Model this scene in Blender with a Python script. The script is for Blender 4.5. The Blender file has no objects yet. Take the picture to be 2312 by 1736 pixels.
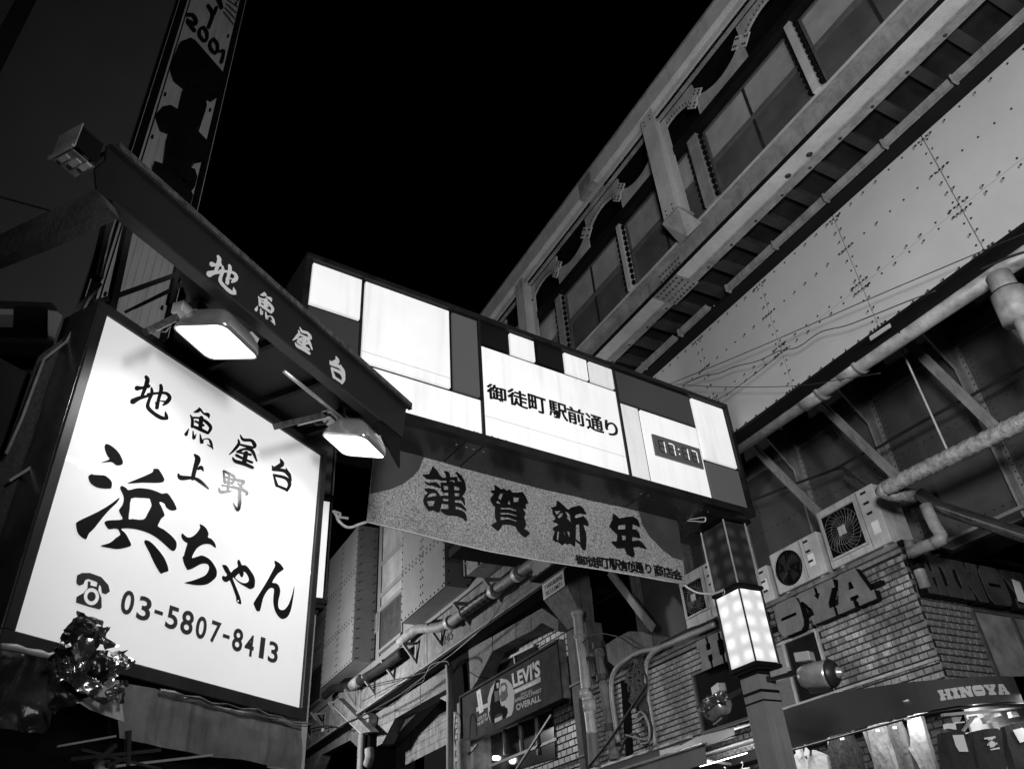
import bpy, math, random
import numpy as np
from mathutils import Vector, Matrix
from mathutils.geometry import tessellate_polygon, delaunay_2d_cdt
from mathutils import noise as mnoise
random.seed(7)
SC = bpy.context.scene
COL = SC.collection
R = math.radians

# ------------------------------------------------------------------ camera
FPX, CX, CY = 1790.0, 1156.0, 868.0            # focal length and centre of the photograph in its own pixels
_up = np.array([-200.0, 2601.0, -1790.0]); _up /= np.linalg.norm(_up)
_fw = np.array([0, 0, -1.0]); _Y = _fw - _up*(_fw@_up); _Y /= np.linalg.norm(_Y)
_M = np.array([np.cross(_Y, _up), _Y, _up])
_a = R(59.6)
_W = np.array([[math.cos(_a), -math.sin(_a), 0], [math.sin(_a), math.cos(_a), 0], [0, 0, 1]]) @ _M
EYE = np.array([0, 0, 1.6])
cam_d = bpy.data.cameras.new('camera'); cam = bpy.data.objects.new('camera', cam_d); COL.objects.link(cam)
cam_d.sensor_width = 36; cam_d.lens = FPX/2312*36; cam_d.clip_end = 500; cam_d.clip_start = 0.05
m4 = Matrix.Identity(4)
for i in range(3):
    for j in range(3): m4[i][j] = _W[i][j]
    m4[i][3] = EYE[i]
cam.matrix_world = m4
SC.camera = cam

# ------------------------------------------------------------------ world (night), exposure
world = bpy.data.worlds.new('World'); SC.world = world; world.use_nodes = True
wn = world.node_tree; wn.nodes.clear()
wo = wn.nodes.new('ShaderNodeOutputWorld'); wb = wn.nodes.new('ShaderNodeBackground')
sky = wn.nodes.new('ShaderNodeTexSky'); sky.sky_type = 'NISHITA'; sky.sun_disc = False
sky.sun_elevation = R(-4); sky.sun_rotation = R(200)
bw = wn.nodes.new('ShaderNodeRGBToBW')
wn.links.new(sky.outputs[0], bw.inputs[0]); wn.links.new(bw.outputs[0], wb.inputs[0])
wb.inputs[1].default_value = 0.004
wn.links.new(wb.outputs[0], wo.inputs[0])
SC.view_settings.view_transform = 'Standard'; SC.view_settings.look = 'None'
SC.view_settings.exposure = 0.0; SC.view_settings.gamma = 1.0
SC.view_settings.use_curve_mapping = False
SC.cycles.max_bounces = 5; SC.cycles.diffuse_bounces = 3; SC.cycles.glossy_bounces = 3
SC.cycles.caustics_reflective = False; SC.cycles.caustics_refractive = False
SC.cycles.sample_clamp_indirect = 4.0

def lamp(name, typ, loc, power, size=0.3, rot=None, size_y=None, spread=None, target=None):
    d = bpy.data.lights.new(name, typ); d.energy = power
    if typ == 'AREA':
        d.size = size
        if size_y: d.shape = 'RECTANGLE'; d.size_y = size_y
        if spread: d.spread = R(spread)
    elif typ == 'SPOT':
        d.shadow_soft_size = size; d.spot_size = R(spread or 90); d.spot_blend = 0.4
    else: d.shadow_soft_size = size
    o = bpy.data.objects.new(name, d); COL.objects.link(o); o.location = loc
    if target is not None:
        o.rotation_euler = (Vector(target)-Vector(loc)).to_track_quat('-Z', 'Y').to_euler()
    elif rot: o.rotation_euler = rot
    return o

# the street's own lamps (their heads are built further down)
STREET_LAMPS = [((0.4, 0.6, 3.4), 290, (-3.6, 6.4, 6.0)), ((-23.0, 2.4, 7.3), 620, (-21, 8.4, 8.0)), ((3.2, 1.2, 3.6), 120, (0.2, 6.2, 7.4))]
for loc, p, tg in STREET_LAMPS:
    lamp('street_light', 'AREA', loc, p, 0.7, target=tg, spread=150)

lamp('pier_fill_light', 'AREA', (-6.5, 3.63, 4.86), 70, 0.5, size_y=.12, target=(-12.5, 8.2, 5.2), spread=160)  # added light behind the banner, brightens the pier and bricks

# ------------------------------------------------------------------ materials
MATS = {}
def mat(name, g=0.3, rough=0.6, metal=0.0, var=0.25, scale=3.0, streak=0.0, bump=0.0, bscale=40.0, emit=0.0, coat=0.0, speck=0.0, spec=0.5, emod=0.0, stretch=None, dust=0.0, sa=0.75):
    if name in MATS: return MATS[name]
    m = bpy.data.materials.new(name); m.use_nodes = True; nt = m.node_tree; N = nt.nodes; L = nt.links
    b = N['Principled BSDF']; b.inputs['Roughness'].default_value = rough; b.inputs['Metallic'].default_value = metal
    b.inputs['Specular IOR Level'].default_value = spec
    if coat: b.inputs['Coat Weight'].default_value = coat; b.inputs['Coat Roughness'].default_value = 0.03
    tc = N.new('ShaderNodeTexCoord')
    n1 = N.new('ShaderNodeTexNoise'); n1.inputs['Scale'].default_value = scale; n1.inputs['Detail'].default_value = 8; n1.inputs['Roughness'].default_value = 0.65
    src = tc.outputs['Object']
    if stretch:
        mp = N.new('ShaderNodeMapping'); mp.inputs['Scale'].default_value = stretch; L.new(src, mp.inputs[0]); L.new(mp.outputs[0], n1.inputs['Vector'])
    else: L.new(src, n1.inputs['Vector'])
    r = N.new('ShaderNodeMapRange'); r.inputs['From Min'].default_value = 0.3; r.inputs['From Max'].default_value = 0.7
    r.inputs['To Min'].default_value = g*(1-var); r.inputs['To Max'].default_value = g*(1+var); L.new(n1.outputs['Fac'], r.inputs['Value'])
    val = r.outputs[0]
    if streak:
        mp = N.new('ShaderNodeMapping'); mp.inputs['Scale'].default_value = (9, 9, 0.5); L.new(src, mp.inputs[0])
        n2 = N.new('ShaderNodeTexNoise'); n2.inputs['Scale'].default_value = 2.0; n2.inputs['Detail'].default_value = 5; L.new(mp.outputs[0], n2.inputs['Vector'])
        r2 = N.new('ShaderNodeMapRange'); r2.inputs['From Min'].default_value = 0.5; r2.inputs['From Max'].default_value = 0.72
        r2.inputs['To Min'].default_value = 1.0; r2.inputs['To Max'].default_value = 1.0-streak; L.new(n2.outputs['Fac'], r2.inputs['Value'])
        mu = N.new('ShaderNodeMath'); mu.operation = 'MULTIPLY'; L.new(val, mu.inputs[0]); L.new(r2.outputs[0], mu.inputs[1]); val = mu.outputs[0]
    if speck:
        n3 = N.new('ShaderNodeTexNoise'); n3.inputs['Scale'].default_value = speck; n3.inputs['Detail'].default_value = 3; n3.inputs['Roughness'].default_value = 0.9; L.new(src, n3.inputs['Vector'])
        r3 = N.new('ShaderNodeMapRange'); r3.inputs['From Min'].default_value = 0.38; r3.inputs['From Max'].default_value = 0.62
        r3.inputs['To Min'].default_value = 1-sa; r3.inputs['To Max'].default_value = 1+sa; L.new(n3.outputs['Fac'], r3.inputs['Value'])
        mu = N.new('ShaderNodeMath'); mu.operation = 'MULTIPLY'; L.new(val, mu.inputs[0]); L.new(r3.outputs[0], mu.inputs[1]); val = mu.outputs[0]
    if dust:   # small dark specks and scratches
        vo = N.new('ShaderNodeTexNoise'); vo.inputs['Scale'].default_value = dust; vo.inputs['Detail'].default_value = 10; vo.inputs['Roughness'].default_value = 0.8; L.new(src, vo.inputs['Vector'])
        r4 = N.new('ShaderNodeMapRange'); r4.inputs['From Min'].default_value = 0.69; r4.inputs['From Max'].default_value = 0.73
        r4.inputs['To Min'].default_value = 1.0; r4.inputs['To Max'].default_value = 0.25; L.new(vo.outputs['Fac'], r4.inputs['Value'])
        mu = N.new('ShaderNodeMath'); mu.operation = 'MULTIPLY'; L.new(val, mu.inputs[0]); L.new(r4.outputs[0], mu.inputs[1]); val = mu.outputs[0]
    L.new(val, b.inputs['Base Color'])
    if rough > 0.12 and not emit:
        rr = N.new('ShaderNodeMapRange'); rr.inputs['To Min'].default_value = rough*0.75; rr.inputs['To Max'].default_value = min(1, rough*1.25); L.new(n1.outputs['Fac'], rr.inputs['Value']); L.new(rr.outputs[0], b.inputs['Roughness'])
    if bump:
        n4 = N.new('ShaderNodeTexNoise'); n4.inputs['Scale'].default_value = bscale; n4.inputs['Detail'].default_value = 6; L.new(src, n4.inputs['Vector'])
        bu = N.new('ShaderNodeBump'); bu.inputs['Strength'].default_value = bump; bu.inputs['Distance'].default_value = 0.02
        L.new(n4.outputs['Fac'], bu.inputs['Height']); L.new(bu.outputs[0], b.inputs['Normal'])
    if emit:
        b.inputs['Emission Color'].default_value = (1, 1, 1, 1)
        if emod or streak or dust:
            ra = N.new('ShaderNodeMapRange'); ra.inputs['From Min'].default_value = 0.3; ra.inputs['From Max'].default_value = 0.7
            ra.inputs['To Min'].default_value = emit*(1-emod); ra.inputs['To Max'].default_value = emit*(1+emod*0.4)
            n5 = N.new('ShaderNodeTexNoise'); n5.inputs['Scale'].default_value = 1.3; n5.inputs['Detail'].default_value = 2; L.new(src, n5.inputs['Vector']); L.new(n5.outputs['Fac'], ra.inputs['Value'])
            mu = N.new('ShaderNodeMath'); mu.operation = 'MULTIPLY'; L.new(ra.outputs[0], mu.inputs[0])
            dv = N.new('ShaderNodeMath'); dv.operation = 'DIVIDE'; L.new(val, dv.inputs[0]); dv.inputs[1].default_value = g
            L.new(dv.outputs[0], mu.inputs[1]); L.new(mu.outputs[0], b.inputs['Emission Strength'])
        else: b.inputs['Emission Strength'].default_value = emit
    MATS[name] = m
    return m

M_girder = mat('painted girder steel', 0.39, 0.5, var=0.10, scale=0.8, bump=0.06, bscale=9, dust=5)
M_beam = mat('painted beam steel', 0.40, 0.55, var=0.2, scale=2.5, streak=0.12, bump=0.2, bscale=30, dust=7)
M_beamd = mat('weathered and shaded beam steel', 0.2, 0.65, var=0.35, scale=4, streak=0.3, bump=0.3, bscale=25, dust=6)  # darker beam steel; weathering and shade share one colour
M_rivet = mat('rusty shadowed rivet heads', 0.012, 0.7, var=0.4, scale=20)  # dark colour holds both rust and the heads' shadows
M_black = mat('black steel paint and shade', 0.005, 0.6, var=0.4, scale=5, spec=.15)
M_soffit = mat('near black soffit steel', 0.013, 0.7, var=0.5, scale=3, bump=0.3, spec=.2)  # near black base colour
M_joist = mat('dark joist steel', 0.026, 0.65, var=0.4, scale=3, spec=.2)  # dark base colour, a little paler than the soffit
M_frostd = mat('frosted glass with dim reflection', 0.075, 0.3, var=0.4, scale=1.4)  # for lower panes; reflection gradient set in colour
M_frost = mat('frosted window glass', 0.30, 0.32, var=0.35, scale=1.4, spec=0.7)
M_dglass = mat('dark window glass', 0.015, 0.12, var=0.3, scale=2, spec=0.8)
M_mull = mat('painted window frame', 0.08, 0.5, var=0.25, scale=6)
M_conc = mat('stained concrete', 0.16, 0.85, var=0.55, scale=3.2, streak=0.6, bump=0.5, bscale=22, dust=9)
M_stone = mat('rough granite', 0.15, 0.9, var=0.3, scale=5, speck=55, bump=0.8, bscale=60)
M_plate = mat('riveted cover plate', 0.19, 0.55, var=0.14, scale=0.9, streak=0.05, bump=0.08, bscale=9, dust=6)
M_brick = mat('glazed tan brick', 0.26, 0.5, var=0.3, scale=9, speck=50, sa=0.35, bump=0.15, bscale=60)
M_brick2 = mat('glazed dark and shaded brick', 0.18, 0.5, var=0.3, scale=9, speck=50, sa=0.35, bump=0.15, bscale=60)
M_mortar = mat('sooty mortar', 0.012, 0.9, var=0.4, scale=10)
M_pipe = mat('grey drain pipe', 0.27, 0.5, var=0.4, scale=7, streak=0.2, dust=6)
M_wrap = mat('wrapped lagging pipe', 0.30, 0.45, var=0.6, scale=16, bump=0.7, bscale=40)
M_cable = mat('black cable', 0.015, 0.5, var=0.2)
M_rope = mat('white rope', 0.6, 0.8, var=0.25, scale=60, bump=0.6, bscale=150)
M_white = mat('white painted metal', 0.5, 0.4, var=0.2, scale=5, streak=0.35)
M_letter = mat('cut metal letters', 0.17, 0.45, var=0.3, scale=5, streak=0.2)
M_dark = mat('dark sheet metal', 0.02, 0.4, var=0.35, scale=4, spec=.3)
M_gframe = mat('gantry frame paint', 0.012, 0.4, var=0.5, scale=9, dust=5, spec=.3)
M_under = mat('gantry underside sheet', 0.035, 0.28, metal=0.3, var=0.35, scale=1.8)
M_lit = mat('lit white acrylic', 0.6, 0.35, var=0.05, scale=2, streak=0.12, emit=0.58, emod=0.07, dust=4.2)
M_litdim = mat('lit grey acrylic', 0.5, 0.35, var=0.05, emit=0.46, emod=0.08, streak=0.1)
M_pdark = mat('faintly glowing dark acrylic', 0.025, 0.3, var=0.08, emit=0.022)  # weak emission set into the dark panels
M_pgrey = mat('faintly glowing grey acrylic', 0.05, 0.3, var=0.06, emit=0.055)  # weak emission set into the grey panels
M_pblack = mat('black acrylic', 0.006, 0.3, var=0.3)
M_ink = mat('black ink print', 0.004, 0.4, var=0.3, scale=3)
M_inkg = mat('charcoal vinyl lettering', 0.03, 0.35, var=0.25, scale=3)
M_inkw = mat('white vinyl lettering', 0.5, 0.7, var=0.08, spec=.2)
M_ban = mat('speckled banner cloth', 0.27, 0.85, var=0.15, scale=1.5, speck=62, sa=.65, bump=0.2, bscale=20)
M_band = mat('dark red banner fan', 0.045, 0.8, var=0.3, scale=2)
M_tarp = mat('black vinyl tarp', 0.12, 0.4, var=0.5, scale=3, streak=0.4, bump=0.6, bscale=5)
M_foil = mat('crinkled silver sheet', 0.42, 0.2, metal=0.92, var=0.5, scale=5, bump=0.3, bscale=9)
M_steel = mat('brushed aluminium', 0.42, 0.3, metal=0.55, var=0.35, scale=6)
M_galv = mat('grey cast bracket', 0.42, 0.5, metal=0.2, var=0.15, scale=8)
M_wall = mat('plain rendered wall', 0.085, 0.9, var=0.12, scale=0.8, bump=0.1)
M_asph = mat('asphalt', 0.05, 0.85, var=0.3, scale=8, bump=0.4, bscale=80)
M_denim = mat('dark denim', 0.022, 0.85, var=0.5, scale=7, bump=0.4, bscale=120)
M_denimm = mat('washed denim', 0.26, 0.85, var=0.45, scale=6, bump=0.4, bscale=120)
M_denimw = mat('pale cotton twill', 0.36, 0.85, var=0.2, scale=5, bump=0.3, bscale=120)
M_shirt = mat('light grey shirt cotton', 0.42, 0.85, var=0.12, scale=5, bump=0.2, bscale=90)
M_card = mat('white card tag', 0.8, 0.7, var=0.05)
M_inwall = mat('white shop wall', 0.6, 0.8, var=0.1)
M_tube = mat('fluorescent tube', 0.8, 0.5, emit=6.0)
M_lens = mat('burning lamp glass', 0.8, 0.3, emit=3.2)
M_lgrey = mat('grey lamp housing', 0.3, 0.4, var=0.2)
M_net = mat('black net', 0.01, 0.9, var=0.5)
M_void = mat('painted unlit depth', 0.004, 0.95, var=0.3, spec=.05)  # near black colour stands in for unlit depth
M_awn = mat('charcoal awning canvas', 0.04, 0.75, var=0.25, scale=1.5, bump=0.2, bscale=90)
M_canv = mat('faded awning canvas', 0.1, 0.8, var=0.25, scale=1.6, streak=0.2)
M_towerf = mat('tower sign ribbed face', 0.42, 0.5, var=0.15, scale=0.9, streak=0.2)

# ------------------------------------------------------------------ planes and projection helpers
def ray(px, py):
    v = _W @ np.array([px-CX, -(py-CY), -FPX]); return v/np.linalg.norm(v)
class Plane:
    """a vertical surface: origin o, unit u to the right as seen, z up, n towards the viewer"""
    def __init__(s, o, u):
        s.o = np.array([o[0], o[1], 0.0]); u = np.array([u[0], u[1], 0.0]); s.u = u/np.linalg.norm(u)
        s.n = np.array([s.u[1], -s.u[0], 0.0])
    def P(s, uv, off=0.0): return s.o + s.u*uv[0] + np.array([0, 0, uv[1]]) + s.n*off
    def at(s, p):
        r = ray(*p); t = ((s.o-EYE)@s.n)/(r@s.n); q = EYE+r*t; return (float((q-s.o)@s.u), float(q[2]))
    def shift(s, d): return Plane((s.o+s.n*d)[:2], s.u[:2])
def Zm(ox, oy, sc): return lambda x, y: (ox+x/sc, oy+y/sc)
FAC = lambda y: Plane((0, y), (1, 0))
SIDE = lambda x: Plane((x, 0), (0, 1))
SIGN = Plane((-3.78, -0.226), (-.576, .817))
GAN = Plane((-(5.357+.095*1.165)*.93, 1.165*.93), (-.095, 1))
FASC = Plane((-2.808, -.351), (-.5940, .8044))
BAN = Plane((-(5.95+.095*2.0-.1)*.93, 2.0*.93), (-.095, 1))

# ------------------------------------------------------------------ mesh builder
class MB:
    def __init__(s): s.v = []; s.f = []
    def add(s, vs, fs):
        k = len(s.v); s.v += [tuple(map(float, p)) for p in vs]; s.f += [tuple(i+k for i in f) for f in fs]; return s
    def box(s, x0, x1, y0, y1, z0, z1):
        if x0 > x1: x0, x1 = x1, x0
        if y0 > y1: y0, y1 = y1, y0
        if z0 > z1: z0, z1 = z1, z0
        return s.add([(x0,y0,z0),(x1,y0,z0),(x1,y1,z0),(x0,y1,z0),(x0,y0,z1),(x1,y0,z1),(x1,y1,z1),(x0,y1,z1)],
              [(0,3,2,1),(4,5,6,7),(0,1,5,4),(1,2,6,5),(2,3,7,6),(3,0,4,7)])
    def obox(s, c, a, b, d):
        c, a, b, d = [np.array(q, float) for q in (c, a, b, d)]
        vs = [c+i*a+j*b+k*d for k in (-1, 1) for i, j in ((-1,-1),(1,-1),(1,1),(-1,1))]
        fs = [(0,3,2,1),(4,5,6,7),(0,1,5,4),(1,2,6,5),(2,3,7,6),(3,0,4,7)]
        if np.dot(np.cross(a, b), d) < 0: fs = [f[::-1] for f in fs]
        return s.add(vs, fs)
    def pbox(s, pl, u0, u1, v0, v1, d0, d1):
        c = pl.P(((u0+u1)/2, (v0+v1)/2), (d0+d1)/2)
        return s.obox(c, pl.u*abs(u1-u0)/2, (0, 0, abs(v1-v0)/2), pl.n*abs(d1-d0)/2)
    def bar(s, p, q, w, h, up=(0, 0, 1)):
        p, q = np.array(p, float), np.array(q, float); d = q-p; L = np.linalg.norm(d)
        if L < 1e-6: return s
        d /= L; a = np.cross(d, up); a /= (np.linalg.norm(a) or 1); b = np.cross(a, d)
        return s.obox((p+q)/2, d*L/2, a*w/2, b*h/2)
    def tube(s, pts, r, n=8, cap=True):
        pts = [Vector(p) for p in pts]; k0 = len(s.v); rings = []
        prev = None
        for i, p in enumerate(pts):
            t = (pts[min(i+1, len(pts)-1)]-pts[max(i-1, 0)]).normalized()
            if prev is None:
                a = t.cross(Vector((0, 0, 1)));
                if a.length < 0.1: a = t.cross(Vector((1, 0, 0)))
                a.normalize()
            else:
                a = prev - t*prev.dot(t); a.normalize()
            prev = a; b = t.cross(a); rr = r[i] if isinstance(r, (list, tuple)) else r
            rings.append([p+(a*math.cos(2*math.pi*j/n)+b*math.sin(2*math.pi*j/n))*rr for j in range(n)])
        vs = [q for rg in rings for q in rg]; fs = []
        for i in range(len(pts)-1):
            for j in range(n): fs.append((i*n+j, i*n+(j+1) % n, (i+1)*n+(j+1) % n, (i+1)*n+j))
        if cap: fs.append(tuple(range(n))[::-1]); fs.append(tuple((len(pts)-1)*n+j for j in range(n)))
        return s.add(vs, fs)
    def extr(s, pl, loops, d0, d1, sides=True):
        """polygon with holes given in (u,v) on a plane, from offset d0 to d1 (front)"""
        flat = [p for lp in loops for p in lp]
        tris = tessellate_polygon([[Vector((p[0], p[1], 0)) for p in lp] for lp in loops])
        fr = [pl.P(p, d1) for p in flat]
        fs = []
        for t in tris:
            a, b, c = [flat[i] for i in t]
            ar = (b[0]-a[0])*(c[1]-a[1])-(c[0]-a[0])*(b[1]-a[1])
            fs.append(tuple(t) if ar > 0 else tuple(t)[::-1])
        s.add(fr, fs)
        if sides:
            n = len(flat); vs = fr + [pl.P(p, d0) for p in flat]; g = [tuple(i+n for i in f[::-1]) for f in fs]; k = 0
            for li, lp in enumerate(loops):
                A = sum(lp[i][0]*lp[(i+1) % len(lp)][1]-lp[(i+1) % len(lp)][0]*lp[i][1] for i in range(len(lp)))
                for i in range(len(lp)):
                    a, b = k+i, k+(i+1) % len(lp)
                    q = (a, a+n, b+n, b)
                    g.append(q if (A > 0) == (li == 0) else q[::-1])
                k += len(lp)
            s.add(vs, g)
        return s
    def dome(s, c, nrm, r, n=6, h=0.6):
        c = Vector(c); nn = Vector(nrm).normalized(); a = nn.orthogonal().normalized(); b = nn.cross(a)
        vs = [c+(a*math.cos(2*math.pi*j/n)+b*math.sin(2*math.pi*j/n))*r for j in range(n)]
        vs += [c+nn*r*h*0.8+(a*math.cos(2*math.pi*j/n)+b*math.sin(2*math.pi*j/n))*r*0.6 for j in range(n)]
        fs = [(j, (j+1) % n, n+(j+1) % n, n+j) for j in range(n)]+[tuple(range(n, 2*n))]
        return s.add(vs, fs)

def wloc(o):
    l = Vector((0, 0, 0))
    while o is not None: l = l+o.location; o = o.parent
    return l
def thing(name, label, cat, loc=(0, 0, 0), group=None):
    o = bpy.data.objects.new(name, None); COL.objects.link(o); o.location = loc; o.empty_display_size = 0.2
    o['label'] = label; o['category'] = cat
    if group: o['group'] = group
    return o
def mk(name, mb, m, parent=None, label=None, kind=None, smooth=False, cat=None, group=None, loc=None):
    off = wloc(parent) if parent else Vector((0, 0, 0))
    own = Vector(loc)-off if loc is not None else Vector((0, 0, 0))
    base = off+own
    me = bpy.data.meshes.new(name)
    me.from_pydata([(x-base.x, y-base.y, z-base.z) for x, y, z in mb.v], [], mb.f)
    if m: me.materials.append(m)
    if smooth:
        for p in me.polygons: p.use_smooth = True
    me.update()
    o = bpy.data.objects.new(name, me); COL.objects.link(o); o.location = own
    if parent: o.parent = parent
    if label: o['label'] = label
    if kind: o['kind'] = kind
    if cat: o['category'] = cat
    if group: o['group'] = group
    return o
def bevel(o, w=0.006, seg=1):
    md = o.modifiers.new('bevel', 'BEVEL'); md.width = w; md.segments = seg; md.limit_method = 'ANGLE'; md.angle_limit = R(40)
    return o
def copy_at(o, delta, parent=None):
    c = o.copy(); COL.objects.link(c); c.location = Vector(o.location)+Vector(delta)
    if parent: c.parent = parent
    for ch in list(o.children):
        k = ch.copy(); COL.objects.link(k); k.parent = c
        for g in ch.children:
            q = g.copy(); COL.objects.link(q); q.parent = k
    return c
def smooth_loop(pts, it=1, closed=True):
    for _ in range(it):
        n = len(pts); out = []
        for i in range(n):
            p0, p1, p2, p3 = pts[(i-1) % n], pts[i], pts[(i+1) % n], pts[(i+2) % n]
            out.append(p1)
            out.append(tuple((-p0[k]+9*p1[k]+9*p2[k]-p3[k])/16 for k in (0, 1)))
        pts = out
    return pts
def loopc(pl, z, loops, sm=0):
    return [[pl.at(z(*p)) for p in (smooth_loop(lp, sm) if sm else lp)] for lp in loops]
def strokes(mb, pl, z, lst, off, step=0.0003, wscale=1.0):
    """brush strokes: each a list of (x, y, width) in the traced drawing, laid on the plane as flat shapes"""
    for si, st in enumerate(lst):
        pts = []
        for i in range(len(st)-1):
            p0 = st[max(i-1, 0)]; p1 = st[i]; p2 = st[i+1]; p3 = st[min(i+2, len(st)-1)]
            for k in range(4):
                t = k/4.0
                pts.append(tuple(0.5*((2*p1[c])+(-p0[c]+p2[c])*t+(2*p0[c]-5*p1[c]+4*p2[c]-p3[c])*t*t+(-p0[c]+3*p1[c]-3*p2[c]+p3[c])*t**3) for c in (0, 1, 2)))
        pts.append(st[-1])
        Lf, Rt = [], []
        for i, p in enumerate(pts):
            a, b = pts[max(i-1, 0)], pts[min(i+1, len(pts)-1)]
            dx, dy = b[0]-a[0], b[1]-a[1]; d = math.hypot(dx, dy) or 1
            h = max(p[2], 1)*0.5*wscale
            Lf.append((p[0]-dy/d*h, p[1]+dx/d*h)); Rt.append((p[0]+dy/d*h, p[1]-dx/d*h))
        vs = [pl.P(pl.at(z(*q)), off+si*step) for q in Lf+Rt]; n = len(Lf)
        fs = []
        for i in range(n-1): fs.append((i, i+1, n+i+1, n+i))
        mb.add(vs, fs)
        for e, (ax, ay, aw) in ((0, pts[0]), (1, pts[-1])):
            q = [(ax+math.cos(t*math.pi/4)*aw*0.5*wscale, ay+math.sin(t*math.pi/4)*aw*0.5*wscale) for t in range(8)]
            mb.add([pl.P(pl.at(z(*c)), off+si*step+(e+1)*step*0.3) for c in q], [tuple(range(8))])
    return mb
def text_geo(s, bold=0.0, shear=0.0, res=4):
    cu = bpy.data.curves.new('lettering', 'FONT'); cu.body = s; cu.offset = bold; cu.shear = shear; cu.resolution_u = res
    o = bpy.data.objects.new('lettering', cu); COL.objects.link(o)
    dg = bpy.context.evaluated_depsgraph_get(); ev = o.evaluated_get(dg); me = ev.to_mesh()
    vs = [(v.co.x, v.co.y) for v in me.vertices]; fs = [tuple(p.vertices) for p in me.polygons]
    ev.to_mesh_clear(); bpy.data.objects.remove(o); bpy.data.curves.remove(cu)
    return vs, fs
def text_on(mb, pl, s, u0, u1, v0, v1, off=0.004, bold=0.0, shear=0.0):
    vs, fs = text_geo(s, bold, shear)
    if not vs: return mb
    xs = [p[0] for p in vs]; ys = [p[1] for p in vs]; ax, bx, ay, by = min(xs), max(xs), min(ys), max(ys)
    return mb.add([pl.P((u0+(x-ax)/(bx-ax)*(u1-u0), v0+(y-ay)/(by-ay)*(v1-v0)), off) for x, y in vs], fs)
def sheet(pl, outline, off, fold, grid=0.02, holes=None, seed=0):
    """cloth: fills an outline (u,v) with a fine mesh pushed in and out by fold(u,v)"""
    us = [p[0] for p in outline]; vs_ = [p[1] for p in outline]
    def inside(x, y):
        c = False; n = len(outline)
        for i in range(n):
            (x1, y1), (x2, y2) = outline[i], outline[(i+1) % n]
            if (y1 > y) != (y2 > y) and x < (x2-x1)*(y-y1)/(y2-y1)+x1: c = not c
        return c
    pts = []; n0 = 0
    for i in range(len(outline)):
        a, b = outline[i], outline[(i+1) % len(outline)]; d = math.dist(a, b); k = max(1, int(d/grid))
        for j in range(k): pts.append((a[0]+(b[0]-a[0])*j/k, a[1]+(b[1]-a[1])*j/k))
    n0 = len(pts); ed = [(i, (i+1) % n0) for i in range(n0)]
    x = min(us)
    while x < max(us):
        y = min(vs_)
        while y < max(vs_):
            if inside(x, y): pts.append((x+random.uniform(-.2, .2)*grid, y+random.uniform(-.2, .2)*grid))
            y += grid
        x += grid
    r = delaunay_2d_cdt([Vector(p) for p in pts], ed, [], 1, 1e-5)
    mb = MB(); mb.add([pl.P((p.x, p.y), off+fold(p.x, p.y)) for p in r[0]], [tuple(f) for f in r[2]])
    return mb
nz = lambda x, y, z=0.0: mnoise.noise(Vector((x, y, z)))

# ================================================================== SETTING
g = MB(); g.add([(-150,-150,0),(150,-150,0),(150,150,0),(-150,150,0)], [(0,1,2,3)]); mk('road', g, M_asph, kind='structure')
g = MB(); g.box(-40, -5.3, 6.9, 8.0, 0.004, 0.13); mk('pavement', g, M_conc, kind='structure')

for i, (loc, p, tg) in enumerate(STREET_LAMPS):
    lab = ['street lamp over the crossing in front of the clothes shop', 'street lamp in the shopping street beyond the gantry', 'street lamp beside the bridge, farther along the crossing'][i]
    t = thing('street_lamp', lab, 'street lamp', (loc[0], loc[1], 0), 'street lamps')
    x, y, z = loc
    mk('pole', MB().tube([(x-.0, y-.35, 0), (x, y-.35, z+.25)], .05, 10), M_gframe, t, smooth=True)
    d = Vector(tg)-Vector(loc); d.normalize(); b = Vector(loc)-d*0.06
    a = d.orthogonal().normalized(); c = d.cross(a)
    mk('lamp_head', MB().obox(b, a*.24, c*.24, d*.045), M_lgrey, t)
    mk('arm', MB().bar((x, y-.35, z+.2), b, .05, .05), M_gframe, t)

# ================================================================== RAILWAY BRIDGE (girder over the crossing)
YG = 6.2
br = thing('railway_bridge', 'riveted steel railway bridge girder of pale plates above the brick clothes shop', 'railway bridge', (-5, YG, 6.13))
seams = [-9.45+1.147*k-.0 for k in range(0, 12)]
seams = [-5.80+1.147*k for k in range(-4, 8)]
zb, zm, zt = 6.13, 6.705, 7.70
for k in range(len(seams)-1):
    x0, x1 = seams[k]+.005, seams[k+1]-.005
    for a, b in ((zb, zm-.0035), (zm+.0035, zt)):
        o = mk('girder_plate', MB().box(x0, x1, YG, YG+.03, a, b), M_girder, br); bevel(o, .003)
mk('girder_web', MB().box(seams[0], seams[-1], YG+.031, YG+.06, zb, zt), M_black, br)
mk('bottom_flange', MB().box(seams[0], seams[-1], YG-.05, YG+.15, zb-.035, zb-.002), M_black, br)
mk('top_flange', MB().box(seams[0], seams[-1], YG-.16, YG+.3, zt+.002, zt+.05), M_black, br)  # shadow under the flange painted in as black
rv = MB()
def rivet(mb, x, y, z, n=(0, -1, 0), r=.0125): mb.dome((x, y, z), n, r, 6, .7)
for k in range(len(seams)-1):
    xs = seams[k]
    for j in range(7):
        x = xs+1.147*(j+.5)/7
        for z in (zt-.05, 7.21, zm+.035, zm-.045, zb+.045): rivet(rv, x, YG-.001, z)
    for z in np.arange(zb+.13, zt-.08, .135):
        if abs(z-zm) < .05: continue
        for dx in (-.035, .035): rivet(rv, xs+dx, YG-.001, z)
    for z in (zt-.05, 7.21, zm+.035, zm-.045, zb+.045):
        for dx in (-.09, -.045, 0, .045, .09): rivet(rv, xs+dx, YG-.002, z, r=.014)
mk('rivet', rv, M_rivet, br, kind='stuff')
stn = MB()
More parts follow.
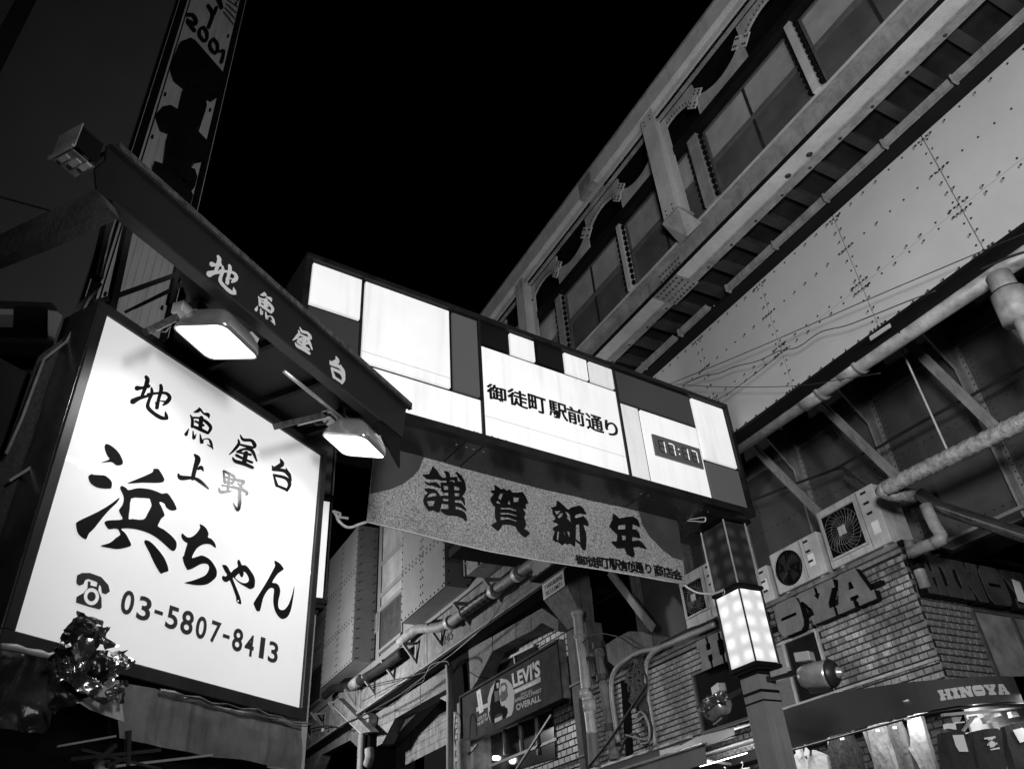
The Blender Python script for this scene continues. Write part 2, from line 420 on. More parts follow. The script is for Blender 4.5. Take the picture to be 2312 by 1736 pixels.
for (x_, y_, z_) in [rv.v[i] for i in range(0, len(rv.v), 12)]:
    if random.random() < .5:
        r_ = random.uniform(.014, .021); n_ = 7; c0 = (x_-.0125, z_)
        stn.add([(c0[0]+r_*random.uniform(.6, 1.1)*math.cos(j*2*math.pi/n_), YG-.0006, c0[1]+r_*random.uniform(.7, 1.4)*math.sin(j*2*math.pi/n_)) for j in range(n_)], [tuple(range(n_))])
mk('rivet_stain', stn, mat('dark rivet stain', .19, .7, var=.5, scale=30), br, kind='stuff')
# steel floor seen from below
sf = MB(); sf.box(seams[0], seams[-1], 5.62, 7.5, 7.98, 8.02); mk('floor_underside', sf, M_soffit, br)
x = -9.6; k = 0
while x < 1.8:
    jb = MB().box(x, x+.05, 5.62, 6.3, 7.86, 7.978)
    jb.box(x-.03, x+.08, 5.62, 6.3, 7.85, 7.859)
    mk('floor_joist', jb, M_joist, br); x += .402
# cable tray in short lengths under the edge
for a, b in [(-9.0,-8.2),(-8.2,-7.4),(-7.4,-6.68),(-6.68,-5.98),(-5.9,-5.32),(-4.97,-4.18),(-4.17,-3.41),(-3.40,-2.64),(-2.63,-1.84),(-1.83,-1.05),(-1.04,-.25)]:
    t = MB().box(a+.008, b-.008, 5.99, 6.075, 7.735, 7.785); t.box(a+.008, b-.008, 5.975, 5.99, 7.72, 7.80)
    t.box(a+.008, a+.03, 5.965, 6.09, 7.71, 7.81)
    for q in (.15, .4, .65): rivet(t, a+q, 6.03, 7.735, (0, 0, -1), .012)
    o = mk('cable_tray', t, M_beamd, br)

# second girder behind the air conditioners
Y2 = 9.0
M_plate2 = mat('shaded inner girder plate', .06, .6, var=.35, scale=1.3, bump=.1, bscale=9, dust=6)  # darkened copy of the plate, shade under the bridge put into colour
b2 = thing('inner_girder', 'dark riveted girder with slanting braces behind the air conditioners', 'bridge girder', (-5, Y2, 6))
sx = [-11.3, -9.8, -8.42, -7.05, -5.65, -4.29, -2.95, -1.6, -.3]
for k in range(len(sx)-1):
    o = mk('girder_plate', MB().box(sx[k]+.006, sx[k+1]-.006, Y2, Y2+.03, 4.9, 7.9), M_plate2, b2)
rv2 = MB()
for x in sx[:-1]:
    st = MB().box(x-.015, x+.015, Y2-.16, Y2, 4.95, 7.9); st.box(x-.075, x+.075, Y2-.012, Y2-.001, 4.95, 7.9)
    mk('stiffener', st, M_beamd, b2)
    gs = MB(); pl = SIDE(x+.016); gs.extr(pl, [[(Y2-.01, 7.6), (Y2-.75, 7.6), (Y2-.18, 6.95), (Y2-.01, 6.8)]], -.03, 0); mk('gusset_plate', gs, M_beamd, b2)
    for z in np.arange(5.0, 7.6, .085):
        for dx in (-.055, .055): rivet(rv2, x+dx, Y2-.012, z, r=.012)
        if True: rivet(rv2, x+.13, Y2-.001, z+.04, r=.011)
for z in (7.33, 7.42, 6.38, 5.22, 5.14):
    for x in np.arange(-11.2, -.4, .115): rivet(rv2, x, Y2-.004 if z < 7 else Y2-.03, z, r=.011)
mk('rivet', rv2, M_rivet, b2, kind='stuff')
mk('angle_rail', MB().box(-11.3, -.3, Y2-.03, Y2-.001, 7.28, 7.47), M_beamd, b2)
mk('angle_rail', MB().box(-11.3, -.3, Y2-.22, Y2-.001, 5.02, 5.06), M_beamd, b2)
z3 = Zm(1712, 560, 2.768); z7 = Zm(1160, 1136, 2.768)
pb = FAC(7.9)
for A, B, w in (((370, 955), (805, 1450), .085), ((915, 570), (1420, 1135), .085), ((-60, 1215), (285, 1645), .085), ((1510, 380), (1720, 700), .08)):
    a, b = pb.at(z3(*A)), pb.at(z3(*B)); a3 = pb.P(a, 0); b3 = pb.P(b, -.3)
    w *= 1.35; L = MB().bar(a3, b3, w, .012, (0, 1, 0)); L.bar(a3+np.array([0, .04, .04]), b3+np.array([0, .04, .04]), .012, w, (0, 1, 0)); mk('diagonal_brace', L, M_beamd, b2)
for A, B in (((600, 430), (870, 780)),):
    a, b = FAC(8.6).at(z7(*A)), FAC(8.6).at(z7(*B)); mk('diagonal_brace', MB().bar(FAC(8.6).P(a), FAC(8.6).P(b), .14, .05, (0, 1, 0)), M_beam, b2)
mk('bottom_flange', MB().box(-11.3, -.3, Y2-.25, Y2+.25, 4.86, 4.9), M_black, b2); mk('void_backdrop', MB().box(-16, -11.31, 9.6, 9.7, 4.9, 8.0), M_void, b2)  # black sheet added as the dark void beside the pier
# deck above both girders, and dark depth beyond
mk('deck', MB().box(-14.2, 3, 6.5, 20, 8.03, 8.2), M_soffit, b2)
fg = thing('far_girder', 'black girder deep in the shade under the railway bridge', 'bridge girder', (-3, 13, 5))
mk('girder_web', MB().box(-5, 6, 13, 13.1, 5.4, 8.0), M_void, fg)
zz = Zm(1712, 560, 2.768)
pf = FAC(11.0)
a, b = pf.at(zz(1600, 1430)), pf.at(zz(1505, 1640)); mk('diagonal_brace', MB().bar(pf.P(a), pf.P(b), .16, .05, (0, 1, 0)), M_beamd, fg)
a, b = pf.at(zz(1540, 1340)), pf.at(zz(1700, 1260)); mk('splice_plate', MB().bar(pf.P(a), pf.P(b), .05, .3), M_conc, fg)

# ================================================================== PLATFORM GALLERY above the bridge
ga = thing('platform_gallery', 'glazed station platform wall above the bridge with curved eave brackets', 'platform', (-4, 5.4, 7.8))
X0, X1 = -10.2, 2.2
o = mk('lower_flange', MB().box(X0, X1, 5.30, 5.61, 7.80, 7.825), M_beam, ga); bevel(o, .003)
mk('beam_web', MB().box(X0, X1, 5.455, 5.475, 7.826, 8.24), M_beamd, ga)  # web in the darker steel, its shade above the flange set in colour
mk('lower_angle', MB().box(X0, X1, 5.40, 5.454, 7.826, 7.90), M_beamd, ga)
mk('upper_flange', MB().box(X0, X1, 5.37, 5.56, 8.241, 8.26), M_beamd, ga); mk('sill_shade_line', MB().box(X0, X1, 5.385, 5.389, 8.262, 8.275), M_black, ga)  # black strip stands in for recess shade at the sill
mk('flange_rib', MB().box(X0, X1, 5.475, 5.485, 7.775, 7.799), M_beamd, ga); mk('flange_plate', MB().box(X0, X1, 5.486, 5.60, 7.792, 7.799), M_beamd, ga); mk('flange_lip', MB().box(X0, X1, 5.285, 5.299, 7.81, 7.86), M_black, ga)
bo = MB()
for k in range(30): bo.dome((-9.6+.402*k, 5.565, 7.792), (0, 0, -1), .02, 8)
for x, y in ((-3.05, 5.44), (-3.35, 5.44)): bo.dome((x, y, 7.80), (0, 0, -1), .035, 10, .4)
mk('bolt', bo, M_rivet, ga, kind='stuff')
# splice plates
for cx_ in (-5.25,):
    sp = MB().box(cx_-.22, cx_+.22, 5.29, 5.62, 7.782, 7.799); sp.box(cx_-.22, cx_+.22, 5.43, 5.454, 7.93, 8.2)
    mk('splice_plate', sp, M_beamd, ga)
    q = MB()
    for i in range(7):
        for j in range(4): q.dome((cx_-.18+.06*i, 5.32+.085*j, 7.782), (0, 0, -1), .019, 6)
        for j in range(3): q.dome((cx_-.18+.06*i, 5.43, 7.97+.085*j), (0, -1, 0), .019, 6)
    mk('splice_bolt', q, M_rivet, ga, kind='stuff')
# wall: sill, posts, lintel, dark back
YW = 5.42
mk('window_sill', MB().box(X0, X1, 5.39, 5.50, 8.262, 8.33), M_beam, ga)
mk('window_lintel', MB().box(X0, X1, 5.335, 5.60, 9.50, 9.628), M_black, ga)
mk('wall_back', MB().box(X0, X1, 5.62, 5.7, 8.26, 10.2), M_void, ga)
posts = [(-2.68, .09), (-4.33, .17), (-5.95, .08), (-7.58, .15), (-9.2, .08), (-1.05, .17), (.6, .09)]
clip = MB()
for x, w in posts:
    o = mk('wall_post', MB().box(x-w/2, x+w/2, 5.36, 5.50, 8.331, 9.5), M_beam if w < .1 else M_beamd, ga); bevel(o, .004)
    for sgn in (-1, 1):
        for j in range(11):
            z = 8.38+j*.10
            clip.box(x+sgn*(w/2+.012), x+sgn*(w/2+.05), 5.375, 5.41, z, z+.055)
mk('rivet_strip', clip, M_black, ga, kind='stuff')
edges = sorted([p[0] for p in posts]); wid = {p[0]: p[1] for p in posts}
for k in range(len(edges)-1):
    a = edges[k]+wid[edges[k]]/2+.055; b = edges[k+1]-wid[edges[k+1]]/2-.055
    fr = MB(); z0, z1 = 8.34, 9.46; zm_ = (z0+z1)/2; xm = (a+b)/2
    fr.box(a, a+.03, YW+.0, YW+.05, z0, z1); fr.box(b-.03, b, YW, YW+.05, z0, z1)
    fr.box(a+.031, b-.031, YW, YW+.05, z0, z0+.03); fr.box(a+.031, b-.031, YW, YW+.05, z1-.03, z1)
    fr.box(a+.031, b-.031, YW-.01, YW+.05, zm_-.028, zm_+.028); fr.box(a+.031, b-.031, YW-.018, YW-.011, zm_-.01, zm_+.012)
    w = mk('window', fr, M_mull, ga)
    for (p, q) in ((z0+.031, zm_-.029), (zm_+.029, z1-.031)):
        mk('muntin', MB().box(xm-.014, xm+.014, YW+.004, YW+.04, p, q), M_dark, w)
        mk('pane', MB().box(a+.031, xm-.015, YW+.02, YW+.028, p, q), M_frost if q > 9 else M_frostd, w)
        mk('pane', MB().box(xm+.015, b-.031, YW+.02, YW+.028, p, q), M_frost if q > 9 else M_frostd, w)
# eave beam
ev = MB().box(X0, X1, 5.10, 5.27, 10.30, 10.32); ev.box(X0, X1, 5.10, 5.115, 10.321, 10.56); ev.box(X0, X1, 5.18, 5.2, 10.2, 10.299)
mk('eave_beam', ev, M_beam, ga)
mk('eave_angle', MB().box(X0, X1, 5.271, 5.325, 10.235, 10.25), M_beamd, ga)
mk('roof_edge', MB().box(X0, X1, 5.08, 5.2, 10.561, 10.6), M_beamd, ga); mk('roof_underside', MB().box(X0, X1, 5.21, 7.0, 10.561, 10.6), M_void, ga)  # underside coloured near black to keep the eave openings dark
for k in range(14):
    pass
sp = MB().box(-6.3, -6.0, 5.085, 5.099, 10.31, 10.54); sp.box(-6.33, -5.97, 5.09, 5.28, 10.27, 10.299)
for i in range(4):
    for j in range(3): sp.dome((-6.28+.08*i, 5.13+.06*j, 10.27), (0, 0, -1), .018, 6)
mk('splice_plate', sp, M_beamd, ga)
# outer struts
for x in (-4.73, -8.25, -1.2):
    st = MB().box(x-.12, x+.12, 5.115, 5.135, 8.40, 10.298); st.box(x-.012, x+.012, 5.136, 5.33, 8.40, 10.298); st.box(x-.10, x+.10, 5.331, 5.35, 8.42, 10.22)
    o = mk('strut', st, M_beam, ga)
    foot = MB(); foot.add([(x-.15, 5.10, 8.40), (x+.15, 5.10, 8.40), (x+.2, 5.38, 8.22), (x-.2, 5.38, 8.22), (x-.11, 5.36, 8.40), (x+.11, 5.36, 8.40), (x, 5.31, 8.15)],
        [(0,1,5,4),(1,2,5),(0,4,3),(0,6,1),(1,6,2),(0,3,6),(3,4,5,2),(3,2,6)])
    foot.box(x-.14, x+.14, 5.108, 5.36, 8.4, 8.43)
    mk('strut_foot', foot, M_beamd, ga)
    bb = MB()
    for i in (-1, 1):
        for z in (8.47, 8.54, 10.2, 10.13): bb.dome((x+.06*i, 5.115, z), (0, -1, 0), .014, 6)
    mk('strut_bolt', bb, M_rivet, ga, kind='stuff')
# curved brackets: wavy ribs, low at the struts, high between them, with riveted splice plates
PB = Plane((0, 5.34), (1, 0))
M_beam2 = mat('bracket steel', .30, .6, var=.3, scale=4, streak=.2, dust=6)
XS = [-10.0, -9.15, -8.3, -7.45, -6.6, -5.75, -4.93, -4.08, -3.23, -2.38, -1.53, -.68, .17]
for i in range(len(XS)-1):
    a, b = XS[i], XS[i+1]; n_ = 16
    if i % 2 == 0:    # plate hanging from the eave, scalloped below
        low = [(a+(b-a)*k/n_, 9.84+.25*max(0, math.sin(math.pi*k/n_))**.55) for k in range(n_+1)]
        lp = low+[(b, 10.234), (a, 10.234)]
    else:             # plate standing on the lintel, hollowed above
        top = [(a+(b-a)*k/n_, 10.05-.24*max(0, math.sin(math.pi*k/n_))**.6) for k in range(n_+1)]
        lp = [(a, 9.63), (b, 9.63)]+top[::-1]
    br_p = mk('curved_bracket', MB().extr(PB, [lp], -.03, 0), M_beam2, ga)
    if i % 2 == 0:
        nt2 = MB()
        for k in range(2, n_-1):
            x_, z_ = low[k]; nt2.box(x_-.006, x_+.006, PB.o[1]-.004, PB.o[1]-.0005, z_+.012, z_+.05)
        mk('stitch_weld', nt2, M_rivet, br_p, kind='stuff')
for i in range(1, len(XS)-1):
    x = XS[i]; z = 9.945; ang = (.75 if i % 2 else -.75); c, s_ = math.cos(ang), math.sin(ang)
    q = [(x+c*u_-s_*v_, z+s_*u_+c*v_) for u_, v_ in ((-.13, -.085), (-.03, -.085), (-.03, -.055), (.03, -.055), (.03, -.085), (.13, -.085), (.13, .085), (.03, .085), (.03, .055), (-.03, .055), (-.03, .085), (-.13, .085))]
    o = mk('splice_plate', MB().extr(PB, [q], .001, .014), M_beam, ga)
    rr = MB()
    for u_ in (-.1, -.06, .06, .1):
        for v_ in (-.045, .045): rr.dome(PB.P((x+c*u_-s_*v_, z+s_*u_+c*v_), .014), (0, -1, 0), .018, 6)
    mk('splice_rivet', rr, M_rivet, o, kind='stuff')

# ================================================================== PIPES AND WIRES
pp = thing('drain_pipe', 'pale drain pipe with couplings running under the bridge girder', 'pipe', (-4, 6.45, 6.1))
pl = FAC(6.45)
a, b = pl.at(z3(0, 1158)), pl.at(z3(1661, 45)); A, B = pl.P(a), pl.P(b); d = (B-A)/np.linalg.norm(B-A)
A2 = A-d*1.2; B2 = B+d*1.5
mk('pipe_run', MB().tube([A2, B2], .082, 20), M_pipe, pp, smooth=True)
for p in ((275, 965, 385, 890), (515, 795, 620, 725)):
    c1 = pl.P(pl.at(z3(p[0], p[1]))); c2 = pl.P(pl.at(z3(p[2], p[3])))
    o = mk('pipe_coupling', MB().tube([c1, c2], .108, 24), M_pipe, pp, smooth=True)
    mk('coupling_rim', MB().tube([c2, c2+d*.04], .126, 24), M_beamd, pp, smooth=True)
for q in ((190, 1010), (910, 530), (1310, 235)):
    c1 = pl.P(pl.at(z3(*q))); mk('pipe_joint', MB().tube([c1, c1+d*.012], .0895, 20), M_black, pp)
    tt = thing
pt = thing('branch_pipe', 'fat branch pipe with a collar dropping from the drain pipe at the right edge', 'pipe', (-1.5, 6.3, 5.8))
pl2 = FAC(6.2)
ps = [pl2.P(pl2.at(z3(*q))) for q in ((1500, 175), (1560, 280), (1640, 450), (1760, 680))]
mk('pipe_run', MB().tube(ps[:2]+[ps[1]+(ps[2]-ps[1])*.1], .1, 20), M_pipe, pt, smooth=True)
mk('collar', MB().tube([ps[1], ps[2]], .135, 20), M_pipe, pt, smooth=True)
mk('lower_run', MB().tube([ps[2], ps[3]], .06, 16), M_pipe, pt, smooth=True)
mk('collar_seam', MB().tube([ps[1], ps[1]+(ps[2]-ps[1])*.03], .1385, 20), M_black, pt)
# wrapped pipe hanging from a rod
wp = thing('lagged_pipe', 'pipe wrapped in pale lagging hung from a thin rod above the air conditioner', 'pipe', (-4, 7.4, 5.2))
pl = FAC(7.4)
ps = [pl.P(pl.at(z3(*q))) for q in ((800, 1500), (1000, 1400), (1300, 1255), (1661, 1080), (1900, 960))]
fine = []
for i in range(60):
    t = i/59*(len(ps)-1); k = min(int(t), len(ps)-2); fine.append(ps[k]+(ps[k+1]-ps[k])*(t-k))
mk('wrapping', MB().tube(fine, [.082+.006*math.sin(i*2.4)+.003*math.sin(i*5.1) for i in range(60)], 16), M_wrap, wp, smooth=True)
el = [ps[0]+(0, 0, 0), ps[0]-(ps[1]-ps[0])*.12, ps[0]-(ps[1]-ps[0])*.14+np.array([.02, .1, -.03]), ps[0]+np.array([.05, .35, -.06])]
mk('elbow', MB().tube(el, .084, 14), M_wrap, wp, smooth=True)
a, b = pl.P(pl.at(z3(890, 620))), pl.P(pl.at(z3(1180, 1258)))
mk('hanger_rod', MB().tube([a, b], .011, 6), M_white, wp)
sp_ = thing('steel_conduit', 'shiny grey pipe sloping away to the right below the lagged pipe', 'pipe', (-3.5, 7.6, 4.7))
z8 = Zm(1712, 1136, 2.768)
pl = FAC(7.7)
ps = [pl.P(pl.at(z8(*q))) for q in ((1010, -60), (1130, 25), (1661, 200), (1900, 280))]
mk('pipe_run', MB().tube(ps, .07, 16), mat('polished conduit', .22, .28, metal=.9, var=.4, scale=6), sp_, smooth=True)
sw = thing('bent_waste_pipe', 'grey waste pipe with two bends dropping beside the big air conditioner', 'pipe', (-4.4, 7.4, 4.6))
pl = FAC(7.6)
ps = [pl.P(pl.at(z8(*q))) for q in ((1045, 10), (1075, 80), (1110, 150), (1138, 190), (1140, 225), (1100, 250), (1030, 272), (950, 310))]
mk('pipe_run', MB().tube(ps, .062, 14), M_pipe, sw, smooth=True)
mk('elbow', MB().tube(ps[3:6], .07, 14), M_pipe, sw, smooth=True)
# wires
def wire(name, label, pl, z, pts, r=.008, m=None, cat='wire', group='wires'):
    pts = [pl.P(pl.at(z(*p[:2])), (p[2] if len(p) > 2 else 0)) for p in pts]
    out = []
    for i in range(len(pts)-1):
        p0, p1, p2, p3 = pts[max(i-1, 0)], pts[i], pts[i+1], pts[min(i+2, len(pts)-1)]
        for k in range(4):
            t = k/4; out.append(0.5*((2*p1)+(-p0+p2)*t+(2*p0-5*p1+4*p2-p3)*t*t+(-p0+3*p1-3*p2+p3)*t**3))
    out.append(pts[-1])
    return mk(name, MB().tube(out, r, 6), m or M_cable, smooth=True, label=label, cat=cat, group=group)
z1 = Zm(1060, 0, 2212/1252.)
W1 = FAC(5.95)
wire('overhead_wire', 'straight wire from the gantry top across the pale girder, uppermost', W1, z1, [(790, 1535), (1100, 1408), (1590, 1195), (2050, 1000), (2230, 925)], .0045)
wire('overhead_wire', 'wavy wire crossing the pale girder just under the straight one', W1, z1, [(860, 1530), (930, 1500), (990, 1490), (1060, 1462), (1150, 1440), (1235, 1400), (1310, 1385), (1400, 1325), (1500, 1300), (1600, 1262), (1740, 1205), (1860, 1160)], .005)
wire('overhead_wire', 'thin level wire from the gantry top to the pipe coupling', W1, z1, [(820, 1532), (1000, 1543), (1290, 1540), (1500, 1510), (1640, 1488)], .004)
wire('overhead_wire', 'short steep wire tied behind the right end of the gantry', W1, z1, [(800, 1560), (960, 1600), (1100, 1520), (1280, 1380)], .004)
W2 = FAC(8.3)
wire('sagging_cable', 'black cable sagging across the dark inner girder', W2, z3, [(-60, 1580), (0, 1562), (240, 1470), (470, 1385), (620, 1300), (760, 1240), (840, 1190), (1090, 1050), (1400, 885), (1700, 725)], .017)
wire('twisted_cable', 'looped cable tail hanging down to the big air conditioner', W2, z3, [(480, 1385), (540, 1380), (570, 1420), (620, 1440), (560, 1425), (530, 1370), (600, 1430), (690, 1500), (740, 1530)], .012)
wire('thin_cable', 'thin cable dropping from the coupling across the inner girder', W2, z3, [(330, 990), (460, 1120), (590, 1260), (700, 1390), (800, 1450)], .009)
wire('girder_cable', 'black cable looping from the drain pipe at the upper right', FAC(6.1), z3, [(1390, 135), (1480, 95), (1560, 60), (1680, 20)], .011)
mk('bracket_plate', MB().extr(FAC(6.1), loopc(FAC(6.1), z3, [[(698, 555), (825, 472), (832, 495), (705, 580)]]), 0, .01), M_galv, label='small pale plate strapped to the bottom edge of the girder', cat='plate')

# ================================================================== BRICK CLOTHES SHOP
YB = 8.0; XC = -5.3
sh = thing('brick_shop', 'corner shop of small glazed bricks under the railway bridge', 'shop building', (XC, YB, 0))
mk('wall_core', MB().box(-12.2, XC-.01, YB+.012, YB+.3, 3.2, 4.86), M_mortar, sh)
mk('side_wall_core', MB().box(XC-.3, XC-.012, YB+.02, 13, 3.3, 4.86), M_mortar, sh)
mk('interior', MB().box(-12.2, XC-.35, YB+.9, 12.9, 3.5, 4.8), M_void, sh)
BW, BH = .1075, .0745
def brick_mesh(w, h, d=.016):
    b = MB(); e = .004
    b.add([(-w/2,0,-h/2),(w/2,0,-h/2),(w/2,0,h/2),(-w/2,0,h/2),(-w/2+e,-d,-h/2+e),(w/2-e,-d,-h/2+e),(w/2-e,-d,h/2-e),(-w/2+e,-d,h/2-e)],
      [(4,5,6,7),(0,1,5,4),(1,2,6,5),(2,3,7,6),(3,0,4,7)]); return b
def bmesh_data(mb, m, nm='brick'):
    me = bpy.data.meshes.new(nm); me.from_pydata(mb.v, [], mb.f); me.materials.append(m); me.update(); return me
def randmat(base):
    # the glaze differs from brick to brick
    if 'tone' in base: return base
    nt = base.node_tree; b = nt.nodes['Principled BSDF']; src = b.inputs['Base Color'].links[0].from_socket
    oi = nt.nodes.new('ShaderNodeObjectInfo'); r = nt.nodes.new('ShaderNodeMapRange'); r.inputs['To Min'].default_value = .62; r.inputs['To Max'].default_value = 1.3
    mu = nt.nodes.new('ShaderNodeMath'); mu.operation = 'MULTIPLY'
    ge = nt.nodes.new('ShaderNodeNewGeometry')
    for l in list(nt.links):
        if l.from_node.type == 'TEX_COORD': nt.links.new(ge.outputs['Position'], l.to_socket)
    gn = nt.nodes.new('ShaderNodeTexNoise'); gn.inputs['Scale'].default_value = 2.2; gn.inputs['Detail'].default_value = 7; nt.links.new(ge.outputs['Position'], gn.inputs['Vector'])
    gr = nt.nodes.new('ShaderNodeMapRange'); gr.inputs['From Min'].default_value = .36; gr.inputs['From Max'].default_value = .55; gr.inputs['To Min'].default_value = .45; gr.inputs['To Max'].default_value = 1.05; nt.links.new(gn.outputs['Fac'], gr.inputs['Value'])
    m2 = nt.nodes.new('ShaderNodeMath'); m2.operation = 'MULTIPLY'; nt.links.new(src, m2.inputs[0]); nt.links.new(gr.outputs[0], m2.inputs[1]); src = m2.outputs[0]
    mp_ = nt.nodes.new('ShaderNodeMapping'); mp_.inputs['Scale'].default_value = (14, 14, .9); nt.links.new(ge.outputs['Position'], mp_.inputs[0])
    sn = nt.nodes.new('ShaderNodeTexNoise'); sn.inputs['Scale'].default_value = 1; sn.inputs['Detail'].default_value = 4; nt.links.new(mp_.outputs[0], sn.inputs['Vector'])
    sr = nt.nodes.new('ShaderNodeMapRange'); sr.inputs['From Min'].default_value = .56; sr.inputs['From Max'].default_value = .68; sr.inputs['To Min'].default_value = 1; sr.inputs['To Max'].default_value = .45; nt.links.new(sn.outputs['Fac'], sr.inputs['Value'])
    m3 = nt.nodes.new('ShaderNodeMath'); m3.operation = 'MULTIPLY'; nt.links.new(src, m3.inputs[0]); nt.links.new(sr.outputs[0], m3.inputs[1]); src = m3.outputs[0]
    nt.links.new(oi.outputs['Random'], r.inputs['Value']); nt.links.new(src, mu.inputs[0]); nt.links.new(r.outputs[0], mu.inputs[1]); nt.links.new(mu.outputs[0], b.inputs['Base Color']); base['tone'] = 1
    return base
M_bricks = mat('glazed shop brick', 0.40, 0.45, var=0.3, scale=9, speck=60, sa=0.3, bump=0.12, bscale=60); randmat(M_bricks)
FULL = bmesh_data(brick_mesh(BW-.013, BH-.013), M_bricks); HALF = bmesh_data(brick_mesh(BW/2-.013, BH-.013), M_bricks)
holes = [(-7.52, -6.75, 3.6, 4.42), (-9.14, -8.1, 3.6, 4.5)]
def brick_field(parent, x0, x1, z0, z1, y, full, half, holes, limit=None, nm='brick', mirror=False, m=None, orient='front', kindstuff=True, bw=BW, bh=BH, d=.016):
    """courses of running bond counted from the right edge x1; the first ones are bricks of their own, the rest one part"""
    cells = []
    r = 0; z = z1-bh/2
    while z > z0+bh*.4:
        x = x1-(bw/2 if r % 2 == 0 else 0)
        if r % 2 == 1: cells.append((x1-bw/4, z, 0))
        x = x1-bw/2 if r % 2 == 0 else x1-bw
        while x > x0:
            if not any(a < x < b and c < z < e for a, b, c, e in holes): cells.append((x, z, 1))
            x -= bw
        z -= bh; r += 1
    return cells
cells = brick_field(sh, -12.0, XC-.002, 3.3, 4.80, YB, FULL, HALF, holes)
cells.sort(key=lambda c: -c[0])
off = wloc(sh); rest = MB(); n = 0
for (x, z, k) in cells:
    jx, jy = random.uniform(-.0015, .0015), random.uniform(-.003, .002)
    if n < 285:
        o = bpy.data.objects.new('brick', FULL if k else HALF); COL.objects.link(o); o.parent = sh; o.location = Vector((x+jx, YB+.012+jy, z))-off; n += 1
        o.rotation_euler = (0, random.uniform(-.004, .004), random.uniform(-.006, .006))
    else:
        b = brick_mesh((BW if k else BW/2)-.013, BH-.013); rest.add([(p[0]+x, p[1]+YB+.012+jy, p[2]+z) for p in b.v], b.f)
mk('brickwork', rest, M_brick, sh, kind='stuff')
side = MB(); r = 0; z = 4.78
while z > 3.3:
    y = YB+(.055 if r % 2 else .0)
    while y < 8.86:
        b = brick_mesh(BW-.013, BH-.013); j = random.uniform(-.004, .004)
        side.add([(XC-.012-p[1]+j, y+BW/2+p[0], p[2]+z) for p in b.v], b.f); y += BW
    z -= BH; r += 1
mk('side_brickwork', side, M_brick2, sh, kind='stuff')  # side wall in the darker brick copy, shade put into colour
# ledge
o = mk('roof_ledge', MB().box(-12.0, XC+.05, YB-.08, YB+.5, 4.865, 4.92), M_conc, sh); bevel(o, .006)
mk('ledge_trim', MB().box(-12.0, XC+.02, YB-.03, YB-.001, 4.815, 4.863), M_beamd, sh)
mk('side_ledge', MB().box(XC+.051, XC+.12, YB-.08, 13, 4.865, 4.92), M_black, sh)
# front windows
def shop_window(x0, x1, z0, z1, y, panes, parent, mf=M_mull, grey=()):
    f = MB(); t = .03
    f.box(x0, x1, y-.03, y+.03, z1-.035, z1); f.box(x0, x1, y-.045, y+.03, z0, z0+.035)
    xs = [x0]+[p for p in panes]+[x1]
    for x in xs: f.box(x-t/2, x+t/2, y-.029, y+.028, z0+.036, z1-.036)
    w = mk('window', f, mf, parent)
    for i in range(len(xs)-1):
        mk('pane', MB().box(xs[i]+t/2, xs[i+1]-t/2, y, y+.006, z0+.036, z1-.036), M_frost if i in grey else M_dglass, w)
    return w
M_frost2 = mat('rain glass', 0.14, 0.35, var=0.25, scale=30, bump=0.6, bscale=60)
w = shop_window(-7.9, -6.75, 3.6, 4.41, YB, [-7.31], sh, M_white, (0,))
mk('sliding_sash', MB().box(-7.88, -7.33, YB-.012, YB-.004, 3.64, 3.98), M_frost2, w)
shop_window(-9.12, -8.1, 3.66, 4.48, YB, [], sh, M_mull)
# side window band
f = MB(); 
for y in (8.9, 9.62, 10.5, 11.4): f.box(XC-.03, XC+.02, y-.025, y+.025, 3.3, 4.24)
f.box(XC-.03, XC+.02, 8.9, 11.6, 4.241, 4.275)
w = mk('side_window', f, M_mull, sh)
M_sidegl = mat('painted reflection shop glass', 0.26, 0.22, var=0.6, scale=2.5, spec=0.8)  # pale patchy colour stands in for bright reflections
for y0, y1 in ((8.926, 9.594), (9.646, 10.474), (10.526, 11.37)): mk('pane', MB().box(XC-.01, XC-.004, y0, y1, 3.3, 4.24), M_sidegl, w)

